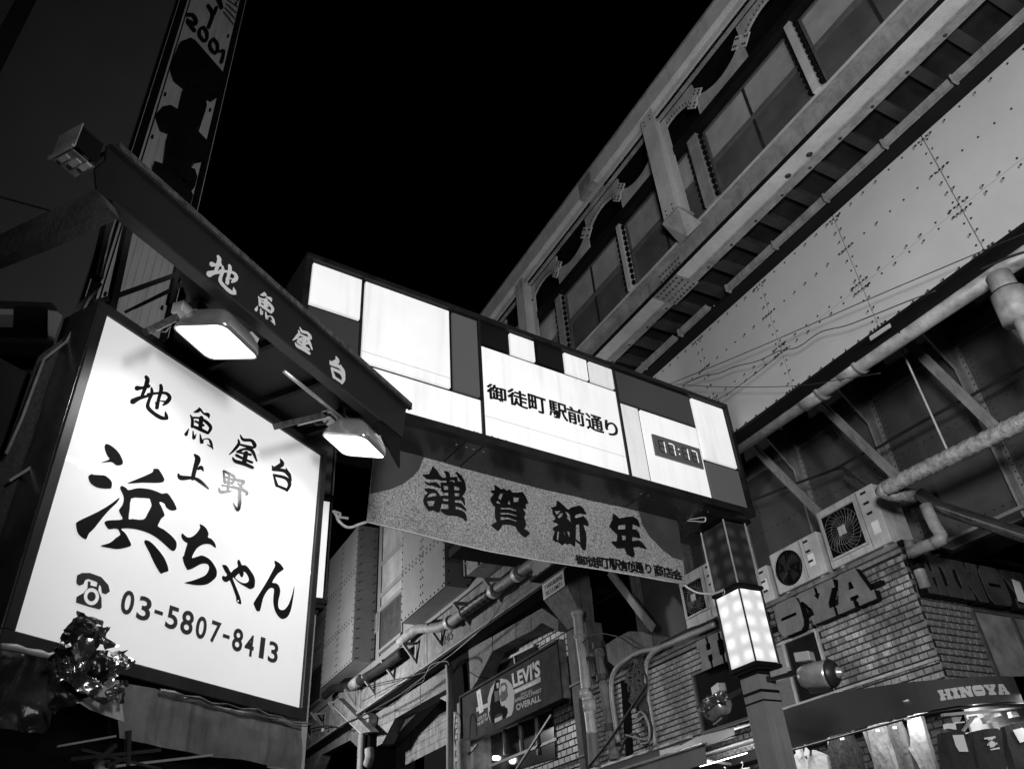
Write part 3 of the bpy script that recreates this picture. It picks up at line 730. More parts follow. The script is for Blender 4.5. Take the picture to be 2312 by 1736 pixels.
# big cut letters on the front and on the side wall
GL = {
 'H': (1.0, [[(0,1),(.45,1),(.45,.8),(.4,.76),(.4,.58),(.6,.58),(.6,.76),(.55,.8),(.55,1),(1,1),(1,.75),(.92,.75),(.92,.25),(1,.25),(1,0),(.55,0),(.55,.2),(.6,.24),(.6,.42),(.4,.42),(.4,.24),(.45,.2),(.45,0),(0,0),(0,.25),(.08,.25),(.08,.75),(0,.75)]]),
 'I': (.55, [[(0,1),(1,1),(1,.76),(.86,.68),(.8,.5),(.86,.32),(1,.24),(1,0),(0,0),(0,.24),(.14,.32),(.2,.5),(.14,.68),(0,.76)]]),
 'N': (1.05, [[(0,1),(.42,1),(.68,.5),(.68,.75),(.6,.75),(.6,1),(1,1),(1,.75),(.93,.75),(.93,0),(.62,0),(.32,.52),(.32,.25),(.4,.25),(.4,0),(0,0),(0,.25),(.07,.25),(.07,.75),(0,.75)]]),
 'O': (.95, [[(.18,1),(.82,1),(.95,.9),(1,.75),(1,.25),(.95,.1),(.82,0),(.18,0),(.05,.1),(0,.25),(0,.75),(.05,.9)], [(.22,.46),(.18,.5),(.22,.55),(.78,.55),(.82,.5),(.78,.46)]]),
 'Y': (1.05, [[(0,1),(.46,1),(.46,.78),(.41,.78),(.5,.6),(.59,.78),(.54,.78),(.54,1),(1,1),(1,.75),(.92,.75),(.72,.4),(.72,.25),(.82,.25),(.82,0),(.18,0),(.18,.25),(.28,.25),(.28,.4),(.08,.75),(0,.75)]]),
 'A': (1.08, [[(.28,1),(.72,1),(.92,.25),(1,.25),(1,0),(.56,0),(.56,.2),(.62,.2),(.6,.3),(.4,.3),(.38,.2),(.44,.2),(.44,0),(0,0),(0,.25),(.08,.25)], [(.43,.5),(.57,.5),(.54,.7),(.46,.7)]])}
def glyph(mb, pl, ch, u0, u1, v0, v1, d0, d1):
    mb.extr(pl, [[(u0+(u1-u0)*a, v0+(v1-v0)*b) for a, b in lp] for lp in GL[ch][1]], d0, d1); return mb
F8 = FAC(YB)
sg = thing('shop_name_letters', 'big slab letters HINOYA standing off the front brick wall', 'shop sign', (-7, YB-.2, 4.6))
for ch, a, b in (('H', -8.72, -8.22), ('I', -8.21, -7.93), ('N', -7.92, -7.38), ('O', -7.17, -6.70), ('Y', -6.72, -6.12), ('A', -6.22, -5.62)):
    if ch == 'N': a, b = -7.9, -7.3
    o = mk('letter', glyph(MB(), F8, ch, a+.02, b-.02, 4.385, 4.80, .195, .205), M_letter, sg); mk('letter_return', glyph(MB(), F8, ch, a+.023, b-.023, 4.388, 4.797, .10, .194), M_black, o)
mk('back_rail', MB().box(-8.7, -5.6, YB-.095, YB-.02, 4.55, 4.60), M_black, sg)
S5 = SIDE(XC); M_dlet = mat('dull side letters', .06, .5, var=.25, scale=5)
sg2 = thing('side_name_letters', 'big dark slab letters HINOYA standing off the shaded side wall', 'shop sign', (XC+.15, 9, 4.5))
us = 8.02
for ch, w_ in (('H', .36), ('I', .24), ('N', .46), ('O', .44), ('Y', .44), ('A', .44)):
    o = mk('letter', glyph(MB(), S5, ch, us, us+w_-.025, 4.30, 4.76, .145, .16), M_dlet, sg2); mk('letter_return', glyph(MB(), S5, ch, us+.003, us+w_-.028, 4.303, 4.757, .03, .144), M_black, o); us += w_
for (a, b) in ((9.52, 9.72),):
    mk('price_card', MB().extr(SIDE(XC+.22), [[(9.5, 4.35), (9.56, 4.62), (9.7, 4.6), (9.66, 4.33)]], 0, .004), M_card, label='pale paper card stuck over the last side letters', cat='card')
pc = thing('corner_pipe', 'short pale pipe beside the first letter of the side wall sign', 'pipe', (XC+.1, 8.2, 4.5))
mk('pipe_run', MB().tube([(XC+.14, 8.0, 4.9), (XC+.14, 8.0, 4.36)], .06, 14), M_pipe, pc, smooth=True)
mk('pipe_collar', MB().tube([(XC+.14, 8.0, 4.70), (XC+.14, 8.0, 4.56)], .066, 14), M_black, pc, smooth=True)

# air conditioners on the ledge
def ac_unit(label, x0, x1, z0, z1, y0, dep, square):
    t = thing('air_conditioner', label, 'air conditioner', ((x0+x1)/2, y0, z0), 'air conditioners on the shop ledge')
    W, H = x1-x0, z1-z0
    o = mk('casing', MB().box(x0, x1, y0, y0+dep, z0+.03, z1), M_white, t); bevel(o, .012, 2)
    for fx in (x0+.1, x1-.14): mk('foot', MB().box(fx, fx+.05, y0+.03, y0+dep-.03, z0, z0+.029), M_galv, t)
    s = min(W*.62, H*.82) if square else min(W*.56, H*.8)
    cx_, cz = x0+.05+s/2, z0+H*.52
    pl = FAC(y0)
    if square:
        rim = [(cx_-s/2, cz-s/2), (cx_+s/2, cz-s/2), (cx_+s/2, cz+s/2), (cx_-s/2, cz+s/2)]
        mk('fan_recess', MB().extr(pl, [rim], -.002, .003), M_void, t)
        g = MB(); e = .012
        for a, b, c, d in ((cx_-s/2-e, cx_+s/2+e, cz-s/2-e, cz-s/2+e), (cx_-s/2-e, cx_+s/2+e, cz+s/2-e, cz+s/2+e), (cx_-s/2-e, cx_-s/2+e, cz-s/2+e, cz+s/2-e), (cx_+s/2-e, cx_+s/2+e, cz-s/2+e, cz+s/2-e)): g.box(a, b, y0-.03, y0-.001, c, d)
        mk('grille_frame', g, M_white, t)
    else:
        mk('fan_recess', MB().extr(pl, [[(cx_+s/2*math.cos(i*math.pi/16), cz+s/2*math.sin(i*math.pi/16)) for i in range(32)]], -.002, .003), M_void, t)
    gr = MB(); R0 = s*.12
    for i in range(28):
        a = i*math.pi/14; pts = []
        for k in range(5):
            rr = R0+(s*(.49 if not square else .49)-R0)*k/4; aa = a+.5*(k/4)
            q = (cx_+rr*math.cos(aa), cz+rr*math.sin(aa)); pts.append((q[0], y0-.022+.012*(k == 4), q[1]))
        gr.tube(pts, .0016, 4)
    for rr in (.3, .485):
        gr.tube([(cx_+s*rr*math.cos(i*math.pi/14), y0-.022, cz+s*rr*math.sin(i*math.pi/14)) for i in range(29)], .0014, 4)
    mk('fan_grille', gr, M_lgrey if square else M_dark, t, kind='stuff')
    mk('hub_plate', MB().box(cx_-s*.1, cx_+s*.1, y0-.034, y0-.026, cz-s*.1, cz+s*.1), M_white if square else M_dark, t)
    fan = MB()
    for i in range(4):
        a = i*math.pi/2+.3; q = [(cx_+s*.1*math.cos(a), cz+s*.1*math.sin(a)), (cx_+s*.42*math.cos(a-.2), cz+s*.42*math.sin(a-.2)), (cx_+s*.43*math.cos(a+.5), cz+s*.43*math.sin(a+.5)), (cx_+s*.1*math.cos(a+.8), cz+s*.1*math.sin(a+.8))]
        fan.extr(pl, [q], .004, .008)
    mk('fan', fan, M_dark, t)
    pw = MB(); bx = cx_+s/2+.05
    pw.box(bx-.012, bx-.008, y0-.004, y0-.0005, z0+.05, z1-.02)
    mk('panel_seam', pw, M_dark, t)
    for k in range(3): mk('vent_slot', MB().box(bx+.05, bx+.13, y0-.004, y0-.001, z1-.08-.13*k, z1-.05-.13*k), M_dark, t)
    mk('data_label', MB().box(bx+.06, bx+.16, y0-.003, y0-.0008, z0+.18, z0+.33), M_card, t)
    return t
ac_unit('big air conditioner with a square fan grille at the shop corner', -6.20, -5.31, 4.922, 5.69, 7.93, .42, True)
ac_unit('smaller air conditioner with a round black fan opening beside the big one', -7.12, -6.28, 4.922, 5.49, 7.93, .34, False)
ac_unit('air conditioner with a fan half hidden behind the lantern pole', -8.98, -8.20, 5.03, 5.85, 7.93, .36, True)
ac_unit('narrow air conditioner between the lantern pole and the round fan unit', -7.95, -7.25, 4.922, 5.42, 7.98, .3, False)

# awning round the corner
aw = thing('shop_awning', 'dark canvas awning with white HINOYA lettering curving round the shop corner', 'awning', (-5.3, 7.4, 3.1))
path = [(-7.45, 7.42)]
for i in range(1, 20): path.append((-7.45+1.9*i/19, 7.42))
for i in range(1, 15):
    a = i/14*math.pi/2; path.append((-5.55+.8*math.sin(a), 8.22-.8*math.cos(a)))
for i in range(1, 8): path.append((-4.75, 8.22+.5*i))
def vt(i): 
    x, y = path[i]
    return 3.50 if x < -6.25 else 3.50-.16*min(1, (x+6.25)/1.3)+(.0 if y < 8.2 else .08*min(1, (y-8.2)/1))
v = []; fcs = []
for i, (x, y) in enumerate(path): v += [(x, y, 3.10), (x, y, vt(i)), (x+(.0), y+.012, 3.10), (x, y+.012, vt(i))]
for i in range(len(path)-1): k = i*4; fcs += [(k, k+4, k+5, k+1), (k+2, k+3, k+7, k+6), (k, k+2, k+6, k+4), (k+1, k+5, k+7, k+3)]
mk('valance', MB().add(v, fcs), M_awn, aw)
v = []; fcs = []
for i, (x, y) in enumerate(path):
    if y < 7.5: q = (x, 7.98)
    else: q = (-5.27, max(8.0, y))
    v += [(x, y, vt(i)-.003), (q[0], q[1], vt(i)+.004)]
for i in range(len(path)-1): k = i*2; fcs.append((k, k+2, k+3, k+1))
mk('awning_top', MB().add(v, fcs), M_awn, aw)
o = mk('wall_flashing', MB().box(-9.3, -5.28, 7.955, 7.985, 3.63, 3.66), M_white, aw)
hb = MB(); L0 = 0; 
# lettering follows the curve
seg = [0]
for i in range(len(path)-1): seg.append(seg[-1]+math.dist(path[i], path[i+1]))
def on_path(s_):
    for i in range(len(path)-1):
        if seg[i+1] >= s_: t = (s_-seg[i])/(seg[i+1]-seg[i]); p, q = path[i], path[i+1]; return (p[0]+(q[0]-p[0])*t, p[1]+(q[1]-p[1])*t), ((q[0]-p[0]), (q[1]-p[1]))
    return path[-1], (0, 1)
s_ = 1.9+.44; k = 0
for ch in 'HINOYA':
    w_ = .118*GL[ch][0]; (c, dr) = on_path(s_+w_/2); d_ = math.hypot(*dr); ux, uy = dr[0]/d_, dr[1]/d_
    P_ = Plane((c[0]-ux*w_/2, c[1]-uy*w_/2), (ux, uy)); glyph(hb, P_, ch, .003, w_-.003, 3.165, 3.262, .004, .008); s_ += w_
mk('lettering', hb, M_inkw, aw)
mk('awning_rail', MB().tube([(p[0], p[1]+.06, 3.085) for p in path], .012, 6), M_dark, aw, smooth=True)
# side stall awning to the left of the pole
sa = thing('stall_awning', 'faded sloping canvas awning along the wall left of the lantern pole', 'awning', (-10, 7.2, 3.3))
v = []; fcs = []; xs = np.linspace(-13.2, -8.0, 40)
for i, x in enumerate(xs):
    v += [(x, 7.98, 3.66), (x, 7.45, 3.52+.01*math.sin(x*5)), (x, 7.0, 3.30+.014*math.sin(x*7)), (x, 6.98, 3.08+.012*math.sin(x*9))]
for i in range(39):
    for j in range(3): k = i*4+j; fcs.append((k, k+1, k+5, k+4))
mk('canvas', MB().add(v, fcs), M_canv, sa, smooth=True)
mk('front_bar', MB().tube([(-13.2, 6.97, 3.31), (-8.0, 6.97, 3.31)], .016, 8), M_steel, sa, smooth=True)
mk('wall_flashing', MB().box(-12.0, -9.35, 7.94, 7.985, 3.665, 3.70), M_white, sa)
for x in (-12, -10.3, -8.6): mk('awning_arm', MB().bar((x, 7.9, 3.2), (x, 7.0, 3.27), .02, .03), M_steel, sa)

wc = thing('white_canopy', 'white lit canopy sheet between the stall awning and the lantern pole', 'canopy', (-8.3, 7.5, 3.5))
v = []; fcs = []; xs = np.linspace(-8.95, -7.5, 16)
for i, x in enumerate(xs): v += [(x, 7.95, 3.58), (x, 7.5, 3.50+.012*math.sin(x*11)), (x, 7.05, 3.40+.02*math.sin(x*6)), (x, 7.04, 3.30+.012*math.sin(x*9))]
for i in range(15):
    for j in range(3): k = i*4+j; fcs.append((k, k+1, k+5, k+4))
mk('sheet', MB().add(v, fcs), mat('white canopy cloth', .6, .8, var=.1), wc, smooth=True)
mk('pole_bar', MB().tube([(-8.95, 7.06, 3.29), (-7.5, 7.06, 3.29)], .012, 8), M_steel, wc, smooth=True)
mk('hanging_tube', MB().tube([(-8.8, 7.55, 3.2), (-7.9, 7.55, 3.2)], .005, 8), M_tube, wc, smooth=True)
lamp('stall_light', 'AREA', (-8.3, 7.5, 3.17), 7, .9, size_y=.05, target=(-8.3, 7.52, 4))
lamp('stall_light', 'AREA', (-8.3, 7.45, 3.17), 7, .9, size_y=.05, target=(-8.3, 7.8, 2.4))
# shop inside: light panels, walls, clothes
ins = thing('shop_interior', 'brightly lit back wall and ceiling of the open shop front', 'shop interior', (-6, 9.5, 3))
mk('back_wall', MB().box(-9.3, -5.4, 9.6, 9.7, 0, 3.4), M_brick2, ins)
for k in range(9): mk('wall_board', MB().box(-5.38, -5.36, 8.2+.3*k, 8.49+.3*k, 2.6, 3.34), M_inwall, ins)
for k in range(5): mk('ceiling_board', MB().box(-9.2, -5.4, 8.0+.31*k, 8.3+.31*k, 3.36, 3.38), M_inwall, ins)
for x in (-8.6, -7.2, -5.9):
    o = mk('ceiling_tube', MB().tube([(x-.4, 8.35, 3.32), (x+.4, 8.35, 3.32)], .016, 8), M_tube, ins, smooth=True)
lamp('shop_light', 'AREA', (-6.9, 7.46, 3.25), 14, 3.0, size_y=.08, target=(-6.9, 7.9, 2.4))
lamp('shop_light', 'AREA', (-7.4, 8.2, 3.34), 3, 3.0, size_y=.12, target=(-7.4, 8.3, 2.4))
lamp('shop_light', 'AREA', (-5.5, 7.56, 3.2), 3.2, .06, size_y=.3, target=(-6.6, 7.75, 2.8))  # added side light to show the cloth folds
mk('added_side_lamp', MB().tube([(-5.48, 7.56, 3.24), (-5.46, 7.56, 3.30)], .03, 10), M_lgrey, label='small added lamp, unseen behind the awning, at the right end of the clothes rail', cat='lamp')  # body of the added side light
l_ = lamp('shop_light', 'AREA', (-4.84, 8.3, 3.2), 12, .08, size_y=1.8, target=(-5.0, 8.3, 2.4))
mk('ceiling_light', MB().box(-9.1, -5.7, 7.70, 7.80, 3.35, 3.37), M_lgrey, label='long light batten under the awning above the clothes', cat='light')
bandt = thing('clothes_rail', 'shiny clothes rail and light strip running under the awning', 'clothes rail', (-7, 7.7, 3.25))
P77 = FAC(7.7)
a, b = P77.P((-7.75, 3.275)), P77.P((-6.45, 3.225))
mk('rail', MB().tube([(-7.8, 7.7, 3.262), (-5.4, 7.7, 3.232)], .010, 8), M_steel, bandt, smooth=True)
mk('light_strip', MB().box(-7.75, -6.6, 7.66, 7.670, 3.272, 3.278), M_tube, bandt)
for x in (-7.8, -5.4): mk('rail_bracket', MB().box(x-.01, x+.01, 7.69, 7.71, 3.24, 3.40), M_steel, bandt)
zs = Zm(1760, 1580, 7.373); zj = Zm(2030, 1570, 7.844)
def hanger(parent, pl, x, z, w):
    mk('hanger_hook', MB().tube([pl.P((x, z)), pl.P((x, z+.03)), pl.P((x+.02, z+.05)), pl.P((x+.01, z+.075)), pl.P((x-.012, z+.065))], .0025, 5), M_steel, parent)
    mk('hanger_bar', MB().tube([pl.P((x-w/2, z-.012)), pl.P((x, z)), pl.P((x+w/2, z-.012))], .005, 6), M_white, parent)
def garment(name, label, cat, pl, z, outline, m, amp=.02, dens=9, group=None, seed=0, tag=None, hook=None, thick=.05, low=None):
    uv = [pl.at(z(*p)) for p in outline]
    t = thing(name, label, cat, tuple(pl.P(uv[0])), group)
    f = lambda x, y: thick+amp*1.7*(nz(x*dens*1.2, y*2.2, seed)-.8*abs(nz(x*dens*2.1+y*2, y*dens*.5, seed+5))+.25*nz(x*50, y*38, seed+2))
    mk('front_cloth', sheet(pl, uv, 0, f, .014), m, t, smooth=True)
    mk('back_cloth', sheet(pl, uv, 0, lambda x, y: -.01+amp*.5*nz(x*dens, y*3, seed+9), .03), m, t, smooth=True)
    sd = MB(); n = len(uv)
    for i in range(n):
        a, b = uv[i], uv[(i+1) % n]; sd.add([pl.P(a, f(*a)), pl.P(b, f(*b)), pl.P(b, -.01), pl.P(a, -.01)], [(0, 1, 2, 3)])
    mk('side_seam', sd, m, t)
    if tag:
        q = [pl.at(z(*p)) for p in tag]; mk('paper_tag', MB().extr(pl, [q], thick+amp*1.3, thick+amp*1.3+.004), M_card, t)
    if hook: hanger(t, pl, *pl.at(z(*hook)), .28)
    return t
G1 = 'clothes hanging under the awning'
shp = garment('hanging_shirt', 'light grey collared shirt on a hanger next to the pole', 'shirt', P77, zs,
    [(205,1010),(260,930),(340,860),(375,800),(400,870),(430,960),(460,900),(500,930),(540,1000),(575,920),(590,830),(700,870),(820,930),(860,1100),(900,1400),(960,1900),(330,2000),(250,1300)], M_shirt, .012, 6, G1, 1, hook=(430, 760))
mk('collar', MB().extr(P77, loopc(P77, zs, [[(375,780),(345,850),(420,1000),(455,920)], ]), .07, .08), M_shirt, shp)
mk('collar', MB().extr(P77, loopc(P77, zs, [[(510,780),(585,850),(560,1010),(490,930)]]), .07, .08), M_shirt, shp)
mk('placket', MB().extr(P77, loopc(P77, zs, [[(505,930),(545,930),(600,1400),(570,1400)]]), .072, .08), M_shirt, shp)
garment('folded_trousers', 'dark crumpled trousers folded over a hanger', 'trousers', P77, zs,
    [(865,620),(1210,530),(1290,720),(1370,860),(1400,1050),(1480,1400),(1500,1900),(1000,1900),(950,1300),(900,1020),(860,900),(850,760)], M_denim, .03, 10, G1, 2, tag=[(1100,635),(1165,622),(1180,655),(1115,670)], hook=(1070, 530))
garment('pale_shirt', 'pale cloth showing behind the crumpled trousers', 'shirt', FAC(7.76), zs, [(850,600),(880,540),(960,520),(1150,530),(1190,560),(1100,700),(1000,760),(880,900),(860,800)], M_denimw, .01, 6, G1, 3)
garment('hanging_jeans', 'washed light jeans, first of the three long pairs', 'jeans', P77, zs,
    [(1510,430),(1600,400),(1760,400),(1810,480),(1870,700),(1960,950),(2080,1300),(2200,1900),(1700,1900),(1640,1200),(1590,900),(1530,600)], M_denimm, .016, 9, G1, 4, tag=[(1675,495),(1735,485),(1745,525),(1685,535)], hook=(1635, 395))
garment('hanging_jeans', 'darker grey jeans, middle one of the three long pairs', 'jeans', FAC(7.72), zs,
    [(1830,400),(2030,350),(2090,480),(2190,720),(2260,1000),(2400,1500),(2480,1900),(2150,1900),(2040,1200),(1960,900),(1870,620)], mat('grey jeans cloth', .12, .85, var=.4, scale=6, bump=.3, bscale=120), .016, 9, G1, 5, tag=[(1960,445),(2020,435),(2030,475),(1970,485)], hook=(1915, 340))
garment('hanging_jeans', 'almost white trousers, last of the three long pairs', 'trousers', P77, zj,
    [(195,400),(215,360),(380,340),(430,360),(480,560),(560,820),(640,1080),(720,1340),(800,1700),(560,1700),(430,1290),(330,1130),(205,925),(250,870),(245,760),(200,560)], M_denimw, .014, 9, G1, 6, hook=(300, 330))
PS = SIDE(-4.95)
for i_, (x_, nm_) in enumerate(((-8.75, 'dark shirt hanging first from the left under the white canopy'), (-8.42, 'dark striped shirt hanging second under the white canopy'), (-8.1, 'black jacket hanging third under the white canopy'))):
    t_ = thing('hanging_shirt', nm_, 'shirt', (x_, 7.6, 2.7), G1); P76 = FAC(7.62)
    ol = [(x_-.14, 2.98), (x_-.05, 3.04), (x_+.05, 3.04), (x_+.14, 2.98), (x_+.19, 2.7), (x_+.13, 2.3), (x_-.13, 2.3), (x_-.19, 2.7)]
    mk('front_cloth', sheet(P76, ol, .03, lambda a, b: .02*nz(a*14, b*4, i_), .03), [M_denim, M_denimm, M_denim][i_], t_, smooth=True); mk('back_cloth', sheet(P76, ol, 0, lambda a, b: .01*nz(a*9, b*4, i_), .05), M_denim, t_, smooth=True)
    hanger(t_, P76, x_, 3.06, .24)
G2 = 'dark jeans on show at the shop side'
garment('display_jeans', 'black jeans with a long cream tag hanging at the shop side', 'jeans', PS, zj,
    [(690,670),(900,640),(1050,640),(1180,800),(1260,1050),(1330,1400),(1380,1900),(900,1900),(800,1400),(700,1000)], M_denim, .014, 7, G2, 7, tag=[(830,725),(1020,718),(1105,1018),(950,1015),(890,920)])
jt = garment('display_jeans', 'black jeans with white printed pocket emblem at the shop side', 'jeans', SIDE(-4.93), zj,
    [(1240,650),(1420,610),(1640,590),(1760,650),(1820,900),(1840,1300),(1900,1900),(1430,1900),(1330,1250),(1260,900)], M_denim, .012, 7, G2, 8)
pe = MB()
for lp in ([(1390,770),(1585,740),(1590,775),(1400,800)], [(1455,795),(1545,780),(1550,800),(1465,815)], [(1470,855),(1520,815),(1580,850),(1595,900),(1550,935),(1500,940)], [(1445,875),(1462,872),(1470,905),(1452,908)], [(1598,855),(1612,852),(1625,885),(1608,890)], [(1495,970),(1660,935),(1665,965),(1510,990)]):
    pe.extr(SIDE(-4.93), loopc(SIDE(-4.93), zj, [lp]), .066, .07)
mk('printed_emblem', pe, M_card, jt)
garment('display_jeans', 'black jeans with a tilted white tag at the right edge', 'jeans', SIDE(-4.9), zj,
    [(1800,560),(2000,480),(2200,450),(2400,500),(2500,1000),(2600,1900),(2000,1900),(1950,1300),(1850,900)], M_denim, .012, 7, G2, 9, tag=[(1898,632),(2075,590),(2205,800),(2025,860)])
# clutter of cards and straps behind the display jeans
cl = thing('display_cards', 'white price cards and hooks hung behind the black jeans', 'price cards', (-5.1, 7.6, 3.0))
SB = SIDE(-5.12)
for lp in ([(890,390),(1050,385),(1000,490),(920,480)], [(1230,370),(1320,360),(1080,670),(1060,640)], [(1190,380),(1300,360),(1320,400),(1210,430)], [(1430,395),(1460,390),(1505,500),(1480,508)], [(1620,330),(1720,315),(1780,360),(1640,390)], [(1900,300),(2000,285),(2060,380),(1930,400)], [(1550,490),(1660,470),(1690,560),(1600,590)], [(770,510),(920,505),(940,620),(790,600)], [(1190,880),(1270,780),(1280,880),(1210,980)], [(1500,360),(1590,340),(1540,450),(1490,440)]):
    mk('card', MB().extr(SB, loopc(SB, zj, [lp]), -.004+random.uniform(0, .03), random.uniform(.034, .05)), M_card if random.random() < .6 else M_lgrey, cl)
mk('shelf_edge', MB().extr(SB, loopc(SB, zj, [[(640,350),(1300,290),(2050,225),(2055,250),(1300,345),(650,400)]]), .06, .09), M_lgrey, cl)
for a_, b_ in (((880, 505), (1060, 490)), ((1080, 690), (1185, 668)), ((0, 440), (120, 437))):
    mk('price_rail', MB().bar(SB.P(SB.at(zj(*a_)), .06), SB.P(SB.at(zj(*b_)), .06), .01, .012), M_card, cl)
dp = thing('poster_frame', 'white framed poster board hung on the brick wall behind the jeans', 'poster', (-6.3, 8.0, 2.9))
PW = FAC(8.05)
q = loopc(PW, zs, [[(1360,405),(1560,370),(1760,1150),(1620,1150)], [(1425,445),(1510,430),(1700,1120),(1650,1120)]]); 
mk('frame', MB().extr(PW, [q[0], q[1][::-1]], 0, .02), M_white, dp)
mk('poster', MB().extr(PW, [q[1]], 0, .008), M_lgrey, dp)
bg = MB(); r = 0; z = 3.34
while z > 2.3:
    x = -9.2+(.06 if r % 2 else 0)
    while x < -5.6:
        b = brick_mesh(.12, .065); bg.add([(p[0]+x, p[1]+8.3, p[2]+z) for p in b.v], b.f); x += .13
    z -= .075; r += 1
M_brick3 = mat('dim inner brick', .07, .7, var=.4, scale=8, bump=.2)
o_ = thing('inner_brick_wall', 'old brick wall behind the hanging clothes', 'wall', (-7, 8.3, 2.5))
mk('core', MB().box(-9.3, -5.5, 8.301, 8.4, 0, 3.35), M_mortar, o_); mk('brickwork', bg, M_brick3, o_, kind='stuff')

# ================================================================== STREET GANTRY
ga_ = thing('street_gantry', 'long lit sign box spanning the shopping street with its name and a clock', 'street sign', (-6, 3.9, 5.3))
z4 = Zm(560, 500, 2.768); z5 = Zm(1060, 700, 2.769); ze = lambda x, y: (x, y)
U = lambda *p: GAN.at(p)[0]
V = lambda *p: GAN.at(p)[1]
uL = U(698, 640); u1 = U(817, 720); u2 = U(1019.5, 790); u3 = U(1086, 850); u4 = U(1403, 950); uR = U(1663, 1040)
zT = (V(702, 587)+V(1633, 922))/2; zB = (V(1094, 976)+V(1693, 1166)+V(1421, 1069))/3
t1 = U(*z5(247, 207)); t2 = U(*z5(417, 268)); t3 = U(*z5(590, 327)); t4 = U(*z5(747, 384)); c1 = U(*z5(1098, 834)); c2 = U(*z5(1450, 860))
hA = (V(*z4(375, 518))+V(*z4(705, 622)))/2; hE = (V(*z4(700, 875))+V(*z4(1455, 1110)))/2
hT = (V(*z5(72, 215))+V(*z5(905, 500)))/2; hD = (V(*z5(930, 568))+V(*z5(1425, 735)))/2; hK = (V(*z5(1478, 940))+V(*z5(1670, 992)))/2
gpt = .02
def panel(a, b, c, d, m, label=None):
    return mk('sign_panel', MB().pbox(GAN, a+gpt, b-gpt, c+gpt, d-gpt, -.03, 0), m, ga_, label=label)
panel(uL, u1, hA, zT, M_lit); panel(uL, u1, hE, hA, M_pdark); panel(u1, u2, hE, zT, M_lit)
panel(u2, u3, hE, zT, M_pgrey); panel(uL, u3, zB, hE, M_lit)
panel(u3, t1, hT, zT, M_pblack); panel(t1, t2, hT, zT, M_lit); panel(t2, t3, hT, zT, M_pblack); panel(t3, t4, hT, zT, M_lit); panel(t4, u4, hT, zT, M_litdim)
pn = panel(u3, u4, zB, hT, M_lit, 'widest white panel carrying the street name')
panel(u4, c2, hD, zT, M_pdark); panel(u4, c1, zB, hD, M_litdim); pc_ = panel(c1, c2, zB, hD, M_lit, 'white panel holding the clock')
panel(c2, uR, hK, zT, M_lit); panel(c2, uR, zB, hK, M_pgrey)
# dividers, frame, box
dv = MB().pbox(GAN, uL, uR, zB, zT, -.06, -.035); mk('backing', dv, M_black, ga_)
fr = MB(); w_ = .052
fr.pbox(GAN, uL-w_, uR+w_, zT, zT+.055, -.86, .03); o = mk('frame_top', fr, M_gframe, ga_); bevel(o, .004)
mk('frame_bottom', MB().pbox(GAN, uL-w_, uR+w_, zB-.075, zB, -.04, .03), M_gframe, ga_)
mk('frame_end', MB().pbox(GAN, uL-w_, uL, zB, zT, -.86, .025), M_gframe, ga_)
mk('frame_end', MB().pbox(GAN, uR, uR+w_, zB, zT, -.86, .025), M_gframe, ga_)
for a in (u3, u4): mk('mullion', MB().pbox(GAN, a-.013, a+.013, zB, zT, -.034, .012), M_gframe, ga_)
us_ = [uL-w_, .55, 1.52, 2.62, 3.62, 4.45, 5.05, uR+w_]
us_[3] = U(*z5(100, 800)); 
for i in range(len(us_)-1):
    o = mk('underside_sheet', MB().pbox(GAN, us_[i]+.008, us_[i+1]-.008, zB-.075, zB-.06, -.86, -.045), M_under, ga_)
mk('back_sheet', MB().pbox(GAN, uL-w_, uR+w_, zB-.05, zT, -.862, -.85), M_gframe, ga_)
sc = MB()
for i in range(1, len(us_)-1):
    for d in (-.12, -.7):
        for s_ in (-.05, .05): sc.dome(GAN.P((us_[i]+s_, zB-.0755), d), (0, 0, -1), .009, 6)
mk('screw_head', sc, M_steel, ga_, kind='stuff')
# back face lit as well
mk('rear_panel', MB().pbox(GAN, uL, uR, zB+.05, zT-.05, -.875, -.863), M_litdim, ga_)
mk('fill_lamp_body', MB().obox((-6.45, 3.60, 4.90), (.03, .03, 0), (-.2, .2, 0), (0, 0, .03)), M_lgrey, ga_)  # body of the added pier light, hidden by the banner
# end box with a ribbed vent and a round lamp at the far left end
# street name
zt = Zm(1090, 850, 6.9125)
ul = U(*zt(62, 170)); ur = U(*zt(2095, 840)); vt_ = V(*zt(720, 268)); vb_ = V(*zt(945, 587))
name = '御徒町駅前通り'
cw = (ur-ul)/7.0
lx = [62, 388, 712, 1030, 1322, 1612, 1912]; rx = [355, 688, 978, 1308, 1578, 1868, 2097]
tops = [(110, 85, 285, 402), (440, 185, 665, 508), (725, 272, 940, 587), (1045, 368, 1170, 662), (1400, 480, 1560, 783), (1640, 575, 1850, 885), (1925, 680, 2040, 935)]
nb = MB()
for i, ch in enumerate(name):
    tp = tops[i]
    text_on(nb, GAN, ch, U(*zt(lx[i], (tp[1]+tp[3])/2)), U(*zt(rx[i], (tp[1]+tp[3])/2)), V(*zt(tp[2], tp[3])), V(*zt(tp[0], tp[1])), .004, bold=.012)
    for k_, (du_, dv_) in enumerate(((.005, .002), (-.005, -.002), (.001, -.004))):
        text_on(nb, GAN, ch, U(*zt(lx[i], (tp[1]+tp[3])/2))+du_, U(*zt(rx[i], (tp[1]+tp[3])/2))+du_, V(*zt(tp[2], tp[3]))+dv_, V(*zt(tp[0], tp[1]))+dv_, .0046+.0006*k_, bold=.012)
mk('street_name', nb, M_ink, pn)
